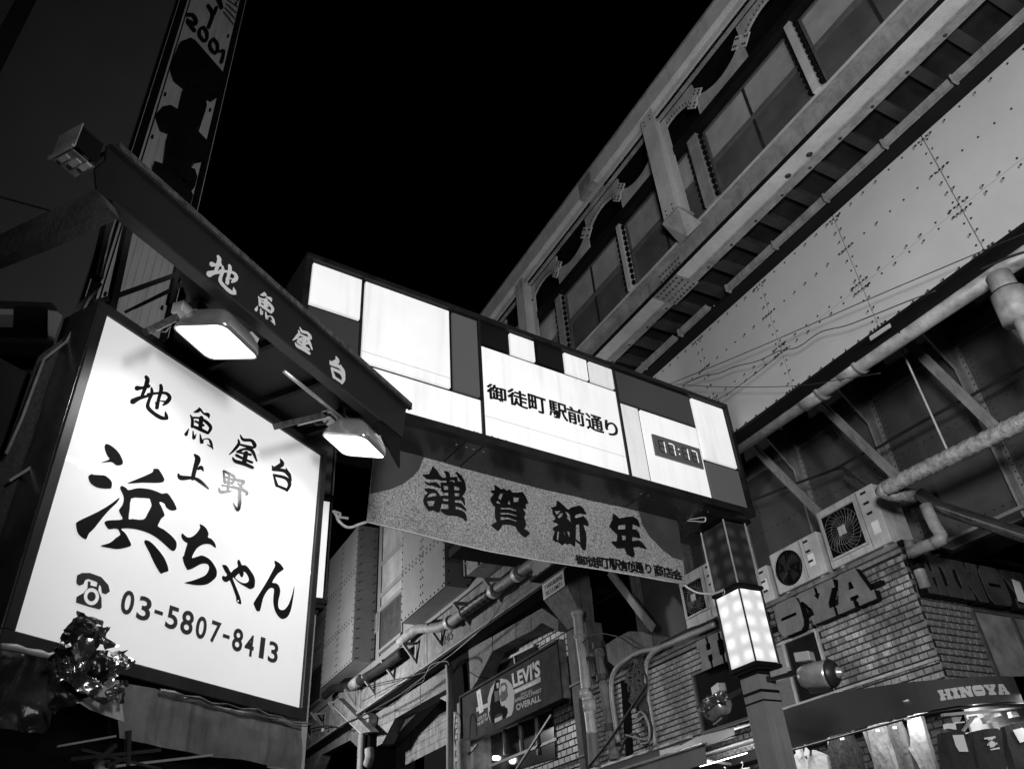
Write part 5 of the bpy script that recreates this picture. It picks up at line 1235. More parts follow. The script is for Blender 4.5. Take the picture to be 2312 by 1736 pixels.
for ch, x0, y0, x1, y1 in boxes:
    ym = (y0+y1)/2; xm = (x0+x1)/2
    a = SIGN.at(ZD(x0, ym)); b = SIGN.at(ZD(x1, ym)); tp = SIGN.at(ZD(xm, y0)); bt = SIGN.at(ZD(xm, y1))
    text_on(ph, SIGN, ch, a[0]+.004, b[0]-.004, bt[1]+.004, tp[1]-.004, .002, bold=.022)
mk('telephone_number', ph, M_inkg, sb)

# canopy fascia above the sign
fc = thing('shop_canopy', 'dark slanting canopy fascia with white brush letters over the sign', 'canopy', tuple(FASC.P((1.2, 4.3))))
zF = Zm(460, 560, 5.19); zA = Zm(0, 0, 2.307)
out = [(0, 4.6), (2.51, 4.6), (2.47, 4.34), (.13, 4.34), (.02, 4.33), (-.015, 4.42), (.015, 4.52)]
mk('fascia', MB().extr(FASC, [out], -.012, 0), mat('canopy sheet', .009, .5, var=.15, scale=2, spec=.3), fc)
M_rust = mat('dirty top moulding', .04, .6, var=.8, scale=22, bump=.5)
mk('top_moulding', MB().pbox(FASC, .03, 2.53, 4.601, 4.635, -.16, .035), M_rust, fc)
mk('moulding_lip', MB().pbox(FASC, 0, 2.54, 4.592, 4.6, .001, .03), M_dark, fc)
mk('bottom_trim', MB().pbox(FASC, .1, 2.2, 4.325, 4.339, -.06, .006), M_dark, fc)
mk('end_flap', MB().extr(FASC, [[(2.18, 4.339), (2.47, 4.339), (2.475, 4.12), (2.4, 4.16)]], -.03, -.02), M_black, fc)
rp = [(.25, -.061), (.45, -.16), (.62, -.2), (.85, -.34), (1.1, -.7), (1.2, -.92), (2.5, -.92), (2.5, -.061)]
rs = MB(); nn_ = len(rp); vs_ = [FASC.P((a, 4.50), b) for a, b in rp]+[FASC.P((a, 4.58), b) for a, b in rp]
rs.add(vs_, [tuple(range(nn_)), tuple(range(2*nn_-1, nn_-1, -1))]+[(i, (i+1) % nn_, nn_+(i+1) % nn_, nn_+i) for i in range(nn_)])
mk('roof_sheet', rs, mat('near black canopy soffit', .006, .7, var=.5), fc)  # near black base colour for the canopy underside
for u_ in (1.35, 1.8, 2.25): mk('rafter', MB().pbox(FASC, u_, u_+.03, 4.45, 4.499, -.8, -.07), M_black, fc)
mk('roof_box', MB().pbox(FASC, .95, 1.22, 4.636, 4.66, -.15, .0), M_rust, fc)
FL = {'chi': [[(155,72,16),(178,110,34),(172,190,40),(130,290,44),(150,315,20)],[(62,158,16),(70,195,34),(130,170,44),(180,170,30)],[(165,268,16),(180,250,20),(215,205,14),(222,260,26),(195,385,36)],[(175,290,24),(280,270,24),(340,290,40),(395,345,40),(340,415,44),(305,440,20)],[(302,188,14),(315,240,38),(280,340,44),(258,440,34),(235,400,20)],[(318,478,8),(335,515,18),(360,560,6)]],
 'gyo': [[(735,540,10),(722,580,32),(680,582,16)],[(742,575,24),(790,610,28),(832,655,34)],[(637,608,14),(648,680,26),(643,742,26)],[(645,640,20),(760,655,26),(825,740,44),(795,830,30)],[(640,735,28),(790,822,40)],[(722,650,30),(718,790,40)],[(675,700,16),(705,720,22)],[(740,735,24),(780,742,20)],
   [(602,755,14),(595,778,18)],[(648,788,12),(670,832,18)],[(708,840,14),(740,900,22),(770,885,12),(795,890,22),(832,968,8)]],
 'oku': [[(1140,918,10),(1170,970,32),(1255,1005,40),(1265,1080,40)],[(1130,1052,22),(1262,1088,34)],[(1118,970,12),(1112,1060,34),(1040,1130,14)],[(1100,1112,22),(1240,1120,24),(1272,1225,16)],[(1165,1100,30),(1150,1240,34)],[(1092,1165,18),(1230,1190,22)],[(1100,1205,14),(1225,1245,18)],[(1062,1168,8),(1130,1215,26),(1262,1312,8)]],
 'dai': [[(1570,1285,10),(1582,1350,44),(1490,1390,26),(1473,1355,14)],[(1500,1405,28),(1615,1420,36),(1642,1532,14)],[(1478,1440,10),(1510,1490,30),(1600,1510,32),(1652,1582,6)]]}
FBOX = {'chi': ((48, 200), (410, 360), (157, 70)), 'gyo': ((592, 700), (845, 800), (737, 537)), 'oku': ((1032, 1120), (1284, 1090), (1138, 912)), 'dai': ((1468, 1360), (1655, 1560), (1568, 1282))}
for k_, (lf_, rt_, tp_) in FBOX.items():
    tmp = strokes(MB(), SIGN, ZC, TOPS[k_], 0, wscale=1.75); P_ = [np.array(p) for p in tmp.v]; us__ = [float((p-SIGN.o)@SIGN.u) for p in P_]; vs__ = [p[2] for p in P_]; ds__ = [float((p-SIGN.o)@SIGN.n) for p in P_]
    a0, a1, b1 = FASC.at(zF(*lf_))[0], FASC.at(zF(*rt_))[0], FASC.at(zF(*tp_))[1]; sc_ = (a1-a0)/(max(us__)-min(us__)); mx = max(vs__); mn = min(us__)
    mk('character', MB().add([FASC.P((a0+(u_-mn)*sc_, max(4.346, b1-(mx-v_)*sc_)), .001+d_) for u_, v_, d_ in zip(us__, vs__, ds__)], tmp.f), M_inkw, fc)
# left return of the canopy, end box, open framing
RET = Plane(FASC.P((0, 0))[:2], FASC.n[:2])
mk('left_return', MB().extr(RET, [[RET.at(zA(*p)) for p in ((492,985),(-60,1250),(-60,1370),(260,1240),(570,1095),(545,1040))]], -.05, 0), mat('canopy return sheet', .07, .55, var=.4, scale=6, bump=.3), fc)
eb = thing('end_lamp_box', 'small metal box with a pale end plate at the upper left end of the canopy', 'box', tuple(FASC.P((-.15, 4.5))))
zE = Zm(100, 260, 4.1525)
FB = FASC.shift(-.05)
q = [FB.at(zE(*p)) for p in ((350, 90), (560, 270), (540, 400), (470, 680), (300, 240))]
ends = [RET.shift(0)]
u0, u1_ = -.134, -.018; D_ = -.134
mk('shell_top', MB().pbox(FASC, u0+.005, u1_, 4.588, 4.596, D_, 0), M_dark, eb); mk('shell_side', MB().pbox(FASC, u0+.005, u1_, 4.46, 4.588, -.006, 0), M_black, eb)
mk('shell_side', MB().pbox(FASC, u0+.005, u1_, 4.45, 4.588, D_, D_+.006), M_lgrey, eb)
mk('end_plate', MB().pbox(FASC, u0, u0+.005, 4.45, 4.602, D_-.004, .004), M_pipe, eb)
mk('end_lip', MB().pbox(FASC, u0-.012, u0, 4.44, 4.452, D_-.006, .006), M_pipe, eb)
mk('wiring_tray', MB().pbox(FASC, u0+.008, u1_, 4.44, 4.446, D_+.01, -.01), M_conc, eb)
for i, (a, b) in enumerate(((.01, .03), (.045, .07), (.08, .105))): mk('clamp', MB().pbox(FASC, u0+a, u0+b, 4.43, 4.439, -.10+.02*i, -.05+.02*i), M_galv, eb)
fm = thing('canopy_frame', 'open black steel frame holding the canopy above the sign', 'frame', tuple(SIGN.P((.2, 4.3))))
FS = SIGN.shift(-.12)
for A, B, w in (((672, 1165), (570, 1640), .042), ((575, 1110), (500, 1450), .05), ((600, 1545), (935, 1425), .028), ((655, 1625), (1010, 1445), .016), ((700, 1605), (1020, 1455), .016), ((925, 1385), (880, 1590), .03), ((560, 1560), (480, 1580), .03)):
    mk('bar', MB().bar(FS.P(FS.at(zA(*A))), FS.P(FS.at(zA(*B))), w, w, tuple(SIGN.n)), M_dark, fm)
mk('bright_conduit', MB().tube([FS.P(FS.at(zA(*p)), .03) for p in ((590, 1130), (555, 1240), (500, 1450))], .006, 6), M_steel, fm, smooth=True)
mk('soffit_tube', MB().tube([FASC.P((1.5, 4.36), -.2), FASC.P((2.1, 4.34), -.2)], .012, 8), M_steel, fm, smooth=True)

M_hous = mat('polished lamp housing', .55, .22, metal=.8, var=.25, scale=5)
# the two burning floodlights
def flood(label, px, off, su, sw, tilt, power, gear, earp, armp, yaw=-8):
    pl = SIGN.shift(off); c = pl.P(pl.at(px)); z = np.array([0, 0, 1.])
    cy_, sy_ = math.cos(R(yaw)), math.sin(R(yaw)); u = SIGN.u*cy_+SIGN.n*sy_; n = -SIGN.u*sy_+SIGN.n*cy_
    t_ = R(tilt); w = n*math.cos(t_)+z*math.sin(t_); fn = -(np.cross(u, w)); 
    if fn[2] > 0: fn = -fn
    t = thing('floodlight', label, 'floodlight', tuple(c), 'burning floodlights under the canopy')
    def rr(a, b, k, h, r=.3):
        out = []
        for (sx, sy) in ((1, 1), (-1, 1), (-1, -1), (1, -1)):
            for j in range(5):
                an = math.atan2(sy, sx)-math.pi/4+j*math.pi/8
                out.append(c+u*(sx*(a-r*min(a, b))+math.cos(an)*r*min(a, b))+w*(sy*(b-r*min(a, b))+math.sin(an)*r*min(a, b))-fn*h+w*k)
        return out
    A, B = su/2, sw/2
    g_ = rr(A*.96, B*.96, 0, .0, .3); mb = MB().add(g_, [tuple(range(20))]); 
    mk('glass', mb, M_lens, t)
    rings = [rr(A*.97, B*.97, 0, -.003, .3), rr(A, B, 0, -.003, .3), rr(A*1.01, B*1.01, 0, .02, .3), rr(A*.97, B*.94, 0, .06, .3), rr(A*.84, B*.72, -.01, .115, .4), rr(A*.62, B*.46, -.02, .15, .4)]
    vs = [p for r_ in rings for p in r_]; fs = []
    for i in range(len(rings)-1):
        for j in range(20): fs.append((i*20+j, i*20+(j+1) % 20, (i+1)*20+(j+1) % 20, (i+1)*20+j))
    fs.append(tuple(100+j for j in range(20)))
    mk('housing', MB().add(vs, fs), M_hous, t, smooth=True)
    for k in range(5):
        p = c+u*(A*(.55+.09*k))-fn*.105
        mk('cooling_fin', MB().obox(p+u*.01, u*.005, w*B*.62, fn*.026), M_galv, t)
    # brackets with slots and gear boxes on the sign side
    br_ = c-w*B*.55-fn*.17
    GP_ = SIGN.shift(off-.12)
    for bx in gear:
        g0 = GP_.P(GP_.at(bx)); o = mk('gear_box', MB().obox(g0, u*.040, n*.035, z*.034), M_galv, t); bevel(o, .004)
    pe_ = GP_.P(GP_.at(earp), .02)
    ear = []
    for i in range(16):
        a = math.pi*i/15; ear.append((.045*math.cos(a), .05+.045*math.sin(a)))
    ear += [(-.045, -.03), (.045, -.03)]
    EP = Plane(pe_[:2], SIGN.u[:2])
    loops = [[(x, pe_[2]+y) for x, y in ear], [(.028*math.cos(a), pe_[2]+.055+.028*math.sin(a)) for a in [math.pi*i/9 for i in range(10)]]+[(.016*math.cos(a), pe_[2]+.055+.016*math.sin(a)) for a in [math.pi*(9-i)/9 for i in range(10)]]]
    o = mk('slotted_bracket', MB().extr(EP, loops, -.006, 0), M_galv, t)
    mk('bracket_bolt', MB().tube([EP.P((0, pe_[2]+.03), .0), EP.P((0, pe_[2]+.03), .015)], .012, 8), M_dark, t)
    mk('bracket_bolt', MB().tube([EP.P((-.005, pe_[2]-.01), .0), EP.P((-.005, pe_[2]-.01), .015)], .011, 8), M_dark, t)
    r0 = GP_.P(GP_.at(armp[0])); pe_ = GP_.P(GP_.at(armp[1]))
    mk('arm', MB().bar(r0-(pe_-r0)*.5, pe_, .034, .034), M_rust, t)
    mk('arm_clip', MB().bar(r0-z*.03, pe_-z*.03, .02, .008), M_galv, t)
    mk('supply_cable', MB().tube([r0+(pe_-r0)*.3, r0+(pe_-r0)*.4-z*.06, r0+(pe_-r0)*.6-z*.07, r0+(pe_-r0)*.8-z*.02], .006, 6), M_cable, t, smooth=True)
    l = lamp('floodlight_beam', 'AREA', tuple(c+fn*.012), power, su*.8, size_y=sw*.8, target=tuple(c+fn), spread=138)
    return t
flood('big burning floodlight nearest the camera under the canopy', (487.6, 773.3), .50, .32, .35, -16, 4.6, [(411, 701), (446, 699)], (468, 684), [(352, 738), (397, 716)])
flood('second burning floodlight farther along, above the sign corner', (799.2, 1007.3), .50, .31, .33, -18, 3.8, [(743, 942), (768, 950)], (785, 938), [(676, 950), (770, 928)])

# ================================================================== TARP AND FOIL UNDER THE SIGN
ta = thing('vinyl_tarp', 'worn black vinyl sheet with a ragged top edge below the sign', 'tarp', tuple(SIGN.P((1, 2.4))))
TP = SIGN.shift(.05)
tt_ = [(740,1105),(800,1125),(870,1140),(960,1165),(1050,1180),(1120,1205),(1200,1215),(1290,1250),(1380,1262),(1470,1290),(1560,1300),(1640,1325),(1720,1335),(1800,1360),(1885,1372)]
bb_ = [(1880,1680),(1700,1640),(1500,1600),(1300,1580),(1100,1545),(900,1500),(730,1468)]
jag = [(x, y+random.uniform(-8, 8)) for x, y in tt_]
tf = lambda u, v: .03*nz(u*4, v*5, 2)+.09*abs(nz(u*3.5+v*3, v*1.2, 6))*math.exp(-max(0, u-.3)*1.2)
mk('sheet', sheet(TP, [TP.at(ZD(*p)) for p in jag+bb_], 0, tf, .03), M_tarp, ta, smooth=True)
for k in range(3):
    pts = [(x, y+6+k*9+random.uniform(-7, 7)) for x, y in tt_[3:]]
    mk('torn_edge', MB().tube([TP.P(TP.at(ZD(*p)), .03+random.uniform(-.012, .02)) for p in pts], [random.uniform(.003, .010) for _ in pts], 5), M_tarp if k else M_rust, ta)
t2 = thing('left_tarp', 'bunched black plastic sheet at the lower left corner', 'tarp', tuple(SIGN.P((-.1, 2.4))))
TQ = SIGN.shift(.09)
mk('sheet', sheet(TQ, [TQ.at(ZD(*p)) for p in ((-40,885),(60,900),(150,930),(240,965),(300,925),(360,890),(400,960),(380,1100),(330,1250),(290,1400),(260,1440),(120,1420),(-40,1400))], 0, lambda u, v: .05*nz(u*6, v*6, 4)+.02*nz(u*17, v*15, 1), .02), mat('black plastic sheet', .03, .25, var=.5, scale=5, bump=.5, bscale=12), t2, smooth=True)
mk('top_fold', MB().tube([TQ.P(TQ.at(ZD(*p)), .04) for p in ((-40,905),(50,915),(120,935),(200,950),(255,965),(300,950))], [.012,.016,.012,.016,.012,.01], 6), M_white, t2, smooth=True)
mk('bottom_board', MB().extr(SIGN.shift(-.05), [[SIGN.shift(-.05).at(ZD(*p)) for p in ((-60,900),(760,1110),(760,1480),(1880,1690),(1880,1900),(-60,1900))]], -.05, 0), M_void, t2)
fo = thing('foil_bundle', 'crumpled silver and black torn sheeting bundled against the sign bottom', 'sheeting', tuple(SIGN.P((.3, 2.8))))
FO = SIGN.shift(.16)
def crumple(pts, m, amp, fr, off, seed, nm):
    out_ = []
    for i in range(len(pts)):
        (ax, ay), (bx, by) = pts[i], pts[(i+1) % len(pts)]; k_ = max(1, int(math.hypot(bx-ax, by-ay)/16))
        for j in range(k_):
            t_ = j/k_; jt = 0 if j == 0 else random.uniform(-7, 7); out_.append((ax+(bx-ax)*t_+jt, ay+(by-ay)*t_+jt*random.uniform(-1, 1)))
    pts = out_
    f = lambda u, v: amp*(abs(nz(u*fr*.8, v*fr*.6, seed))*2.2+.9*abs(nz(u*fr*1.9+v*4, v*fr*1.6, seed+3))+.45*abs(nz(u*fr*3.6, v*fr*3.2, seed+7)))
    mk(nm, sheet(FO, [FO.at(ZD(*p)) for p in pts], off, f, .012), m, fo, smooth=(seed not in (1, 2, 5, 8)))
M_bfoil = mat('black torn plastic', .012, .3, var=.5, scale=6)
crumple([(470,672),(515,700),(590,745),(600,800),(560,830),(600,900),(570,960),(480,940),(420,960),(330,1010),(260,1000),(300,920),(345,850),(400,770)], M_bfoil, .05, 10, 0, 1, 'black_strip')
crumple([(560,800),(610,790),(625,860),(655,915),(600,930),(560,890)], M_foil, .04, 14, .03, 2, 'silver_sheet')
crumple([(455,850),(510,870),(520,950),(480,1010),(400,1005),(370,940),(400,890)], M_foil, .02, 8, .05, 3, 'silver_sheet')
crumple([(370,970),(400,1010),(480,1000),(540,1060),(620,1140),(560,1160),(520,1250),(440,1180),(380,1150),(330,1110),(340,1030)], M_foil, .06, 12, .02, 4, 'silver_sheet')
crumple([(600,930),(650,940),(740,930),(730,965),(785,1005),(760,1040),(700,1060),(660,1100),(640,1130),(590,1110),(580,1010)], M_foil, .05, 13, .03, 5, 'silver_sheet')
crumple([(480,930),(590,940),(590,1120),(560,1170),(500,1080),(470,1010)], M_bfoil, .05, 12, .015, 6, 'black_sheet')
crumple([(340,1010),(300,1080),(275,1110),(300,1150),(280,1250),(290,1330),(340,1290),(440,1270),(480,1240),(400,1150)], M_bfoil, .05, 11, 0, 7, 'black_sheet')
crumple([(470,1200),(560,1230),(600,1170),(630,1150),(660,1190),(640,1280),(600,1250),(560,1280)], M_foil, .05, 14, .05, 8, 'silver_sheet')
mk('paper_flap', MB().extr(FO, [[FO.at(ZD(*p)) for p in ((480,1240),(620,1180),(660,1095),(740,1105),(772,1365),(640,1320),(560,1290))]], .0, .004), mat('thick grey paper', .32, .6, var=.2), fo)
crumple([(680,1130),(720,1120),(715,1200),(700,1270),(675,1265),(690,1190)], M_bfoil, .02, 14, .06, 9, 'black_tape')
us2 = thing('steel_stall_framing', 'tangle of thin steel bars in the dark below the tarp', 'frame', tuple(SIGN.P((.5, 2.2))))
FU = SIGN.shift(-.03)
for A, B, w in (((250,1540),(620,1475),.008), ((330,1620),(900,1560),.014), ((470,1661),(620,1530),.016), ((560,1661),(700,1600),.014), ((620,1661),(1230,1590),.010), ((400,1560),(900,1680),.012), ((700,1440),(690,1661),.02)):
    mk('bar', MB().bar(FU.P(FU.at(ZD(*A)), .1), FU.P(FU.at(ZD(*B)), .1), w, w), M_steel if w < .011 else M_dark, us2)
mk('light_patch_board', MB().extr(FU, [[FU.at(ZD(*p)) for p in ((560,1630),(640,1605),(700,1640),(690,1700),(560,1700))]], .02, .03), M_lgrey, us2)

# ================================================================== LEFT BUILDINGS AND TOWER SIGN
bl = thing('tall_building', 'plain dark rendered building on the left behind the tower sign', 'building', (-12, -6, 0))
mk('wall', MB().box(-18, -7.45, -14, -.66, 0, 30), M_wall, bl)
mk('wall_seam', MB().box(-7.449, -7.44, -14, -.7, 8.3, 8.32), M_net, bl)
mk('dark_wall_upright', MB().box(-7.449, -7.30, -2.35, -2.2, 0, 30), M_net, bl)  # dark upright strip on the wall face
iz = thing('corner_shop', 'low dark shop building behind the white sign', 'shop building', tuple(SIGN.P((0, 0))))
mk('wall', MB().pbox(SIGN, -4.5, UW, 0, 2.6, -.9, -.35), M_net, iz); mk('upper_wall', MB().pbox(SIGN, -4.5, UW-.1, 2.6, 4.1, -.9, -.35), M_net, iz)
nt_ = thing('black_net', 'fine black net hanging in folds at the left edge of the sign', 'net', tuple(SIGN.P((-.2, 3))))
NP = SIGN.shift(-.2); zN = Zm(0, 640, 2.768)
mk('netting', sheet(NP, [NP.at(zN(*p)) for p in ((560,60),(600,110),(540,250),(400,700),(250,1130),(120,1661),(-40,1800),(-40,1250),(200,500),(400,330),(500,130))], 0, lambda u, v: .03*math.sin(u*60)+.02*nz(u*9, v*3), .03), mat('black net cloth', .03, .8, var=.6, scale=60, speck=160), nt_, smooth=True)
mk('edge_cord', MB().tube([NP.P(NP.at(zN(*p)), .04) for p in ((600,20),(520,120),(450,260),(380,380),(240,490),(190,620),(100,860),(0,1080))], .008, 6), M_beamd, nt_, smooth=True)
mk('stay_bar', MB().bar(NP.P(NP.at(zN(0, 1255)), .06), NP.P(NP.at(zN(300, 1070)), .06), .012, .012), M_lgrey, nt_)
wbx = thing('wall_box', 'grey metal hood with a dim tube on the dark wall left of the sign', 'light fitting', (-6.5, -2, 5))
WP = SIDE(-6.9)
def wq(pts, a, b, m, nm): mk(nm, MB().extr(WP, [[WP.at(zN(*p)) for p in pts]], a, b), m, wbx)
wq([(-60,232),(310,240),(345,275),(300,268),(-60,262)], 0, .3, M_dark, 'hood_top'); wq([(-60,415),(290,420),(330,400),(330,440),(280,455),(-60,448)], 0, .2, M_dark, 'hood_bottom')
wq([(290,268),(345,275),(380,300),(330,440),(290,420)], 0, .25, M_lgrey, 'hood_end'); wq([(-60,265),(290,268),(290,420),(-60,415)], 0, .05, M_void, 'recess'); wq([(-60,250),(80,255),(80,300),(-60,295)], .06, .25, M_lgrey, 'tube_cover')
tw = thing('tower_sign', 'tall dark vertical sign with black raised shapes and 2001 lettering', 'vertical sign', (-7, -.2, 6.5))
ya, yb_ = -.60, .155
T = SIDE(-7.0)
for k in range(9):
    a = ya+.06+(yb_-ya-.12)*k/9; b = ya+.06+(yb_-ya-.12)*(k+1)/9
    mk('face_panel', MB().box(-7.03, -7.0+.004*(k % 2), a+.001, b-.001, 5.5, 16), M_towerf, tw)
mk('edge_frame', MB().box(-7.25, -6.95, ya-.03, ya+.035, 5.5, 16), M_black, tw); mk('edge_frame', MB().box(-7.25, -6.95, yb_-.04, yb_+.02, 5.5, 16), M_black, tw)
mk('edge_strip', MB().box(-6.949, -6.944, ya-.03, ya-.022, 5.5, 16), M_lgrey, tw); mk('edge_strip', MB().box(-6.949, -6.944, yb_+.012, yb_+.02, 5.5, 16), M_lgrey, tw)
mk('inner_strip', MB().box(-6.99, -6.98, ya+.085, ya+.10, 5.5, 16), M_black, tw)
mk('cabinet', MB().box(-7.26, -7.031, ya-.03, yb_+.02, 5.5, 16), M_black, tw)
zG = Zm(0, 0, 2.307); zH = Zm(380, 0, 6.92); zI = Zm(100, 260, 4.1525)
TF = T.shift(.02)
def tl(loops, z, a, b, m=M_black, nm='raised_shape', sm=0): mk(nm, MB().extr(T, loopc(T, z, loops, sm), a, b), m, tw)
tl([[(930,262),(985,240),(1010,255),(1170,440),(1150,500),(1095,540),(1040,510),(1010,470),(960,480),(900,430),(885,380)]], zG, .02, .13)
tl([[(945,505),(1000,480),(1060,530),(1068,590),(1035,690),(1010,712),(1075,780),(1060,850),(1010,858),(985,900),(905,930),(845,880),(860,770),(880,710),(830,690),(810,630),(840,598),(880,590),(920,615)]], zG, .02, .13)
tl([[(790,905),(850,925),(960,1010),(990,1080),(900,1010)]], zG, .03, .2)
tl([[(905,960),(950,932),(1000,945),(1012,985),(990,1012),(940,1015)]], zG, .03, .2)
D2 = [[(285,285,60),(370,290,60),(420,370,70),(400,430,60),(290,380,60),(400,530,60)],[(540,480,50),(590,560,56),(590,660,52),(545,690,50),(480,610,56),(480,520,52),(540,480,50)],[(700,665,50),(755,750,56),(750,850,52),(710,880,50),(645,800,56),(645,710,52),(700,665,50)],[(790,860,40),(850,850,50),(850,900,50),(820,1020,60)],[(610,150,55),(680,280,60),(620,480,60)],[(740,180,55),(700,280,60)],[(760,0,80),(820,180,60)]]
mk('number_shape', strokes(MB(), T, zH, D2, .05, .002), M_black, tw)
for k in range(7):
    a, b = T.at(zH(840+k*55-60, 40+k*30-150)), T.at(zH(1000+k*25, 430-k*80)); mk('grille_bar', MB().bar(T.P(T.at(zH(850+20*k, 240-62*k)), .06), T.P(T.at(zH(1005+22*k, 440-90*k)), .06), .01, .01), M_black, tw)
bk = MB()
for z_ in np.arange(7, 13, .8):
    for y_ in (ya+.13, yb_-.1): bk.box(-6.99, -6.95, y_-.012, y_+.012, z_, z_+.03)
mk('clip', bk, M_black, tw, kind='stuff')
# thing behind, between the sign and the banner
pw = thing('dark_shopfront', 'unlit shop front with pipes behind the plain white lantern', 'shop building', (-10, 1.2, 0))
mk('wall', MB().box(-14, -6.9, -.6, .9, 0, 5.2), M_net, pw)
mk('window_bar', MB().bar((-6.6, .95, 0), (-6.6, .95, 5.1), .02, .02), M_steel, pw)

# ================================================================== THE VIADUCT BEYOND THE SHOP
via = thing('station_viaduct', 'station viaduct with riveted cover boxes, windows and arches receding to the left', 'viaduct', (-20, 8.3, 0))
mk('upper_wall', MB().box(-50, -12.6, 8.36, 8.6, 8.4, 13.4), M_plate, via)
# wall panels between the openings
pxs = [(-50, -31.8), (-29.4, -27.3), (-23.7, -23.35), (-21.4, -19.9), (-16.7, -14.2), (-14.15, -12.65)]
for a, b in pxs: mk('wall_panel', MB().box(a+.02, b-.02, 8.30, 8.359, 8.62, 13.3), M_plate, via)
# cover boxes
rv3 = MB()
for (a, b, z0, z1_) in ((-27.0, -23.8, 8.62, 13.1), (-19.75, -16.85, 8.50, 13.1), (-34.5, -31.9, 8.62, 13.1)):
    y0 = 7.6
    bx = mk('cover_box', MB().box(a, b, y0+.01, 8.30, z0+.01, z1_), M_plate, via)
    nx = 2
    for i in range(nx):
        for (za, zc) in ((z0, z0+1.35), (z0+1.36, z0+2.9), (z0+2.91, z1_)):
            xa = a+(b-a)*i/nx; xb = a+(b-a)*(i+1)/nx
            mk('cover_plate', MB().box(xa+.004, xb-.004, y0-.004, y0+.009, za+.003, zc-.003), M_plate, bx)
    for i in range(nx+1):
        for z_ in np.arange(z0+.1, z1_, .21):
            for dx in ((.06,) if i == 0 else ((-.06,) if i == nx else (-.07, .07))): rivet(rv3, a+(b-a)*i/nx+dx, y0-.004, z_, r=.03)
    for z_ in (z0+.06, z0+1.29, z0+1.42, z0+2.84, z0+2.97):
        for x_ in np.arange(a+.1, b, .24): rivet(rv3, x_, y0-.004, z_, r=.03)
    for z_ in np.arange(z0+.1, z1_, .3): rivet(rv3, b, 7.7, z_, (1, 0, 0), .028); rivet(rv3, b, 8.2, z_, (1, 0, 0), .028)
mk('rivet', rv3, M_rivet, via, kind='stuff')
# windows
for (a, b, z0, z1_, zs_) in ((-23.3, -21.45, 8.85, 13.2, (10.1, 10.55, 11.6)), (-31.75, -29.45, 8.9, 13.2, (10.2, 10.9, 11.9))):
    f = MB(); t = .06
    f.box(a-t, a, 8.26, 8.34, z0, z1_); f.box(b, b+t, 8.26, 8.34, z0, z1_); f.box(a, b, 8.24, 8.34, z0-.09, z0)
    for z_ in zs_: f.box(a, b, 8.25, 8.34, z_-.04, z_+.08)
    w = mk('window', f, M_plate, via); zz_ = [z0]+list(zs_)+[z1_]
    for i in range(len(zz_)-1): mk('pane', MB().box(a+.01, b-.01, 8.30, 8.31, zz_[i]+(.09 if i else 0), zz_[i+1]-.05), M_frost if i else mat('streaked board panel', .035, .6, var=.4, streak=.5, scale=4), w)
# pale base trim
for k in range(12): mk('base_trim', MB().box(-45+2.65*k, -42.37+2.65*k, 8.20, 8.299, 8.42, 8.60), M_plate, via)
F76 = FAC(7.62)
# grille
gp = [FAC(8.28).at(z6(*p)) for p in ((487,722),(535,706),(535,825),(488,838))]
u0, u1_, v0, v1 = gp[0][0], gp[1][0], gp[3][1], gp[0][1]
gv = mk('vent_plate', MB().box(u0, u1_, 8.285, 8.299, v0, v1), M_beamd, via); q = MB()
for i in range(5):
    for j in range(9): q.dome((u0+(u1_-u0)*(i+.5)/5, 8.284, v0+(v1-v0)*(j+.5)/9), (0, -1, 0), .035, 6, .1)
mk('vent_hole', q, M_black, gv, kind='stuff')
# projecting pale box half behind the banner
hb_ = thing('window_hood', 'pale framed box projecting from the viaduct just under the banner', 'window box', (-14, 7.8, 8))
q0 = F76.at(z6(1082, 455)); q1 = F76.at(z6(1250, 292)); q2 = F76.at(z6(1085, 250))
o = mk('shell', MB().box(q0[0], q1[0], 7.62, 8.3, q0[1], q2[1]+.6), M_pipe, hb_); bevel(o, .02)
for zf_ in (.25, .62): mk('rib', MB().box(q0[0]-.01, q1[0]+.01, 7.60, 7.62, q0[1]+zf_, q0[1]+zf_+.05), M_beamd, hb_)
for xf in (.0, .5, 1.0): mk('rib', MB().box(q0[0]+(q1[0]-q0[0])*xf-.03, q0[0]+(q1[0]-q0[0])*xf+.03, 7.59, 7.619, q0[1], q2[1]+.6), M_beamd, hb_)
# fascia band with ribs, slab edge and soffit
bw_ = MB(); x = -45; k = 0
while x < -13:
    mk('fascia_block', MB().box(x+.01, x+1.28, 8.12+random.uniform(-.008, .008), 8.4, 7.34, 8.30), M_conc, via); x += 1.29
mk('fascia_lip', MB().box(-50, -12.9, 8.02, 8.119, 7.26, 7.33), M_conc, via)
mk('slab_edge', MB().box(-50, -12.9, 7.98, 8.02, 7.215, 7.255), M_beamd, via)
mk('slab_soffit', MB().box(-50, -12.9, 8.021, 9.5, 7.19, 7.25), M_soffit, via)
x = -44.2
while x < -14:
    bk = MB(); pl_ = SIDE(x); bk.extr(pl_, [[(8.12, 8.1), (7.72, 8.06), (7.70, 8.01), (8.12, 7.5)], [(8.09, 8.03), (8.09, 7.62), (7.80, 8.0)]], -.04, .04)
    mk('pipe_bracket', bk, M_beamd, via); x += 1.62
nm_ = MB(); text_on(nm_, FAC(8.11), '245', *[FAC(8.11).at(z6(x, y))[0] for x, y in ((940, 850), (1003, 820))], *[FAC(8.11).at(z6(970, y))[1] for y in (868, 812)], .004, .01)
mk('painted_number', nm_, M_ink, via)
nm_ = MB(); text_on(nm_, FAC(8.11), '246', *[FAC(8.11).at(z6(x, y))[0] for x, y in ((1580, 430), (1655, 395))], *[FAC(8.11).at(z6(1615, y))[1] for y in (445, 392)], .004, .01)
mk('painted_number', nm_, M_ink, via)
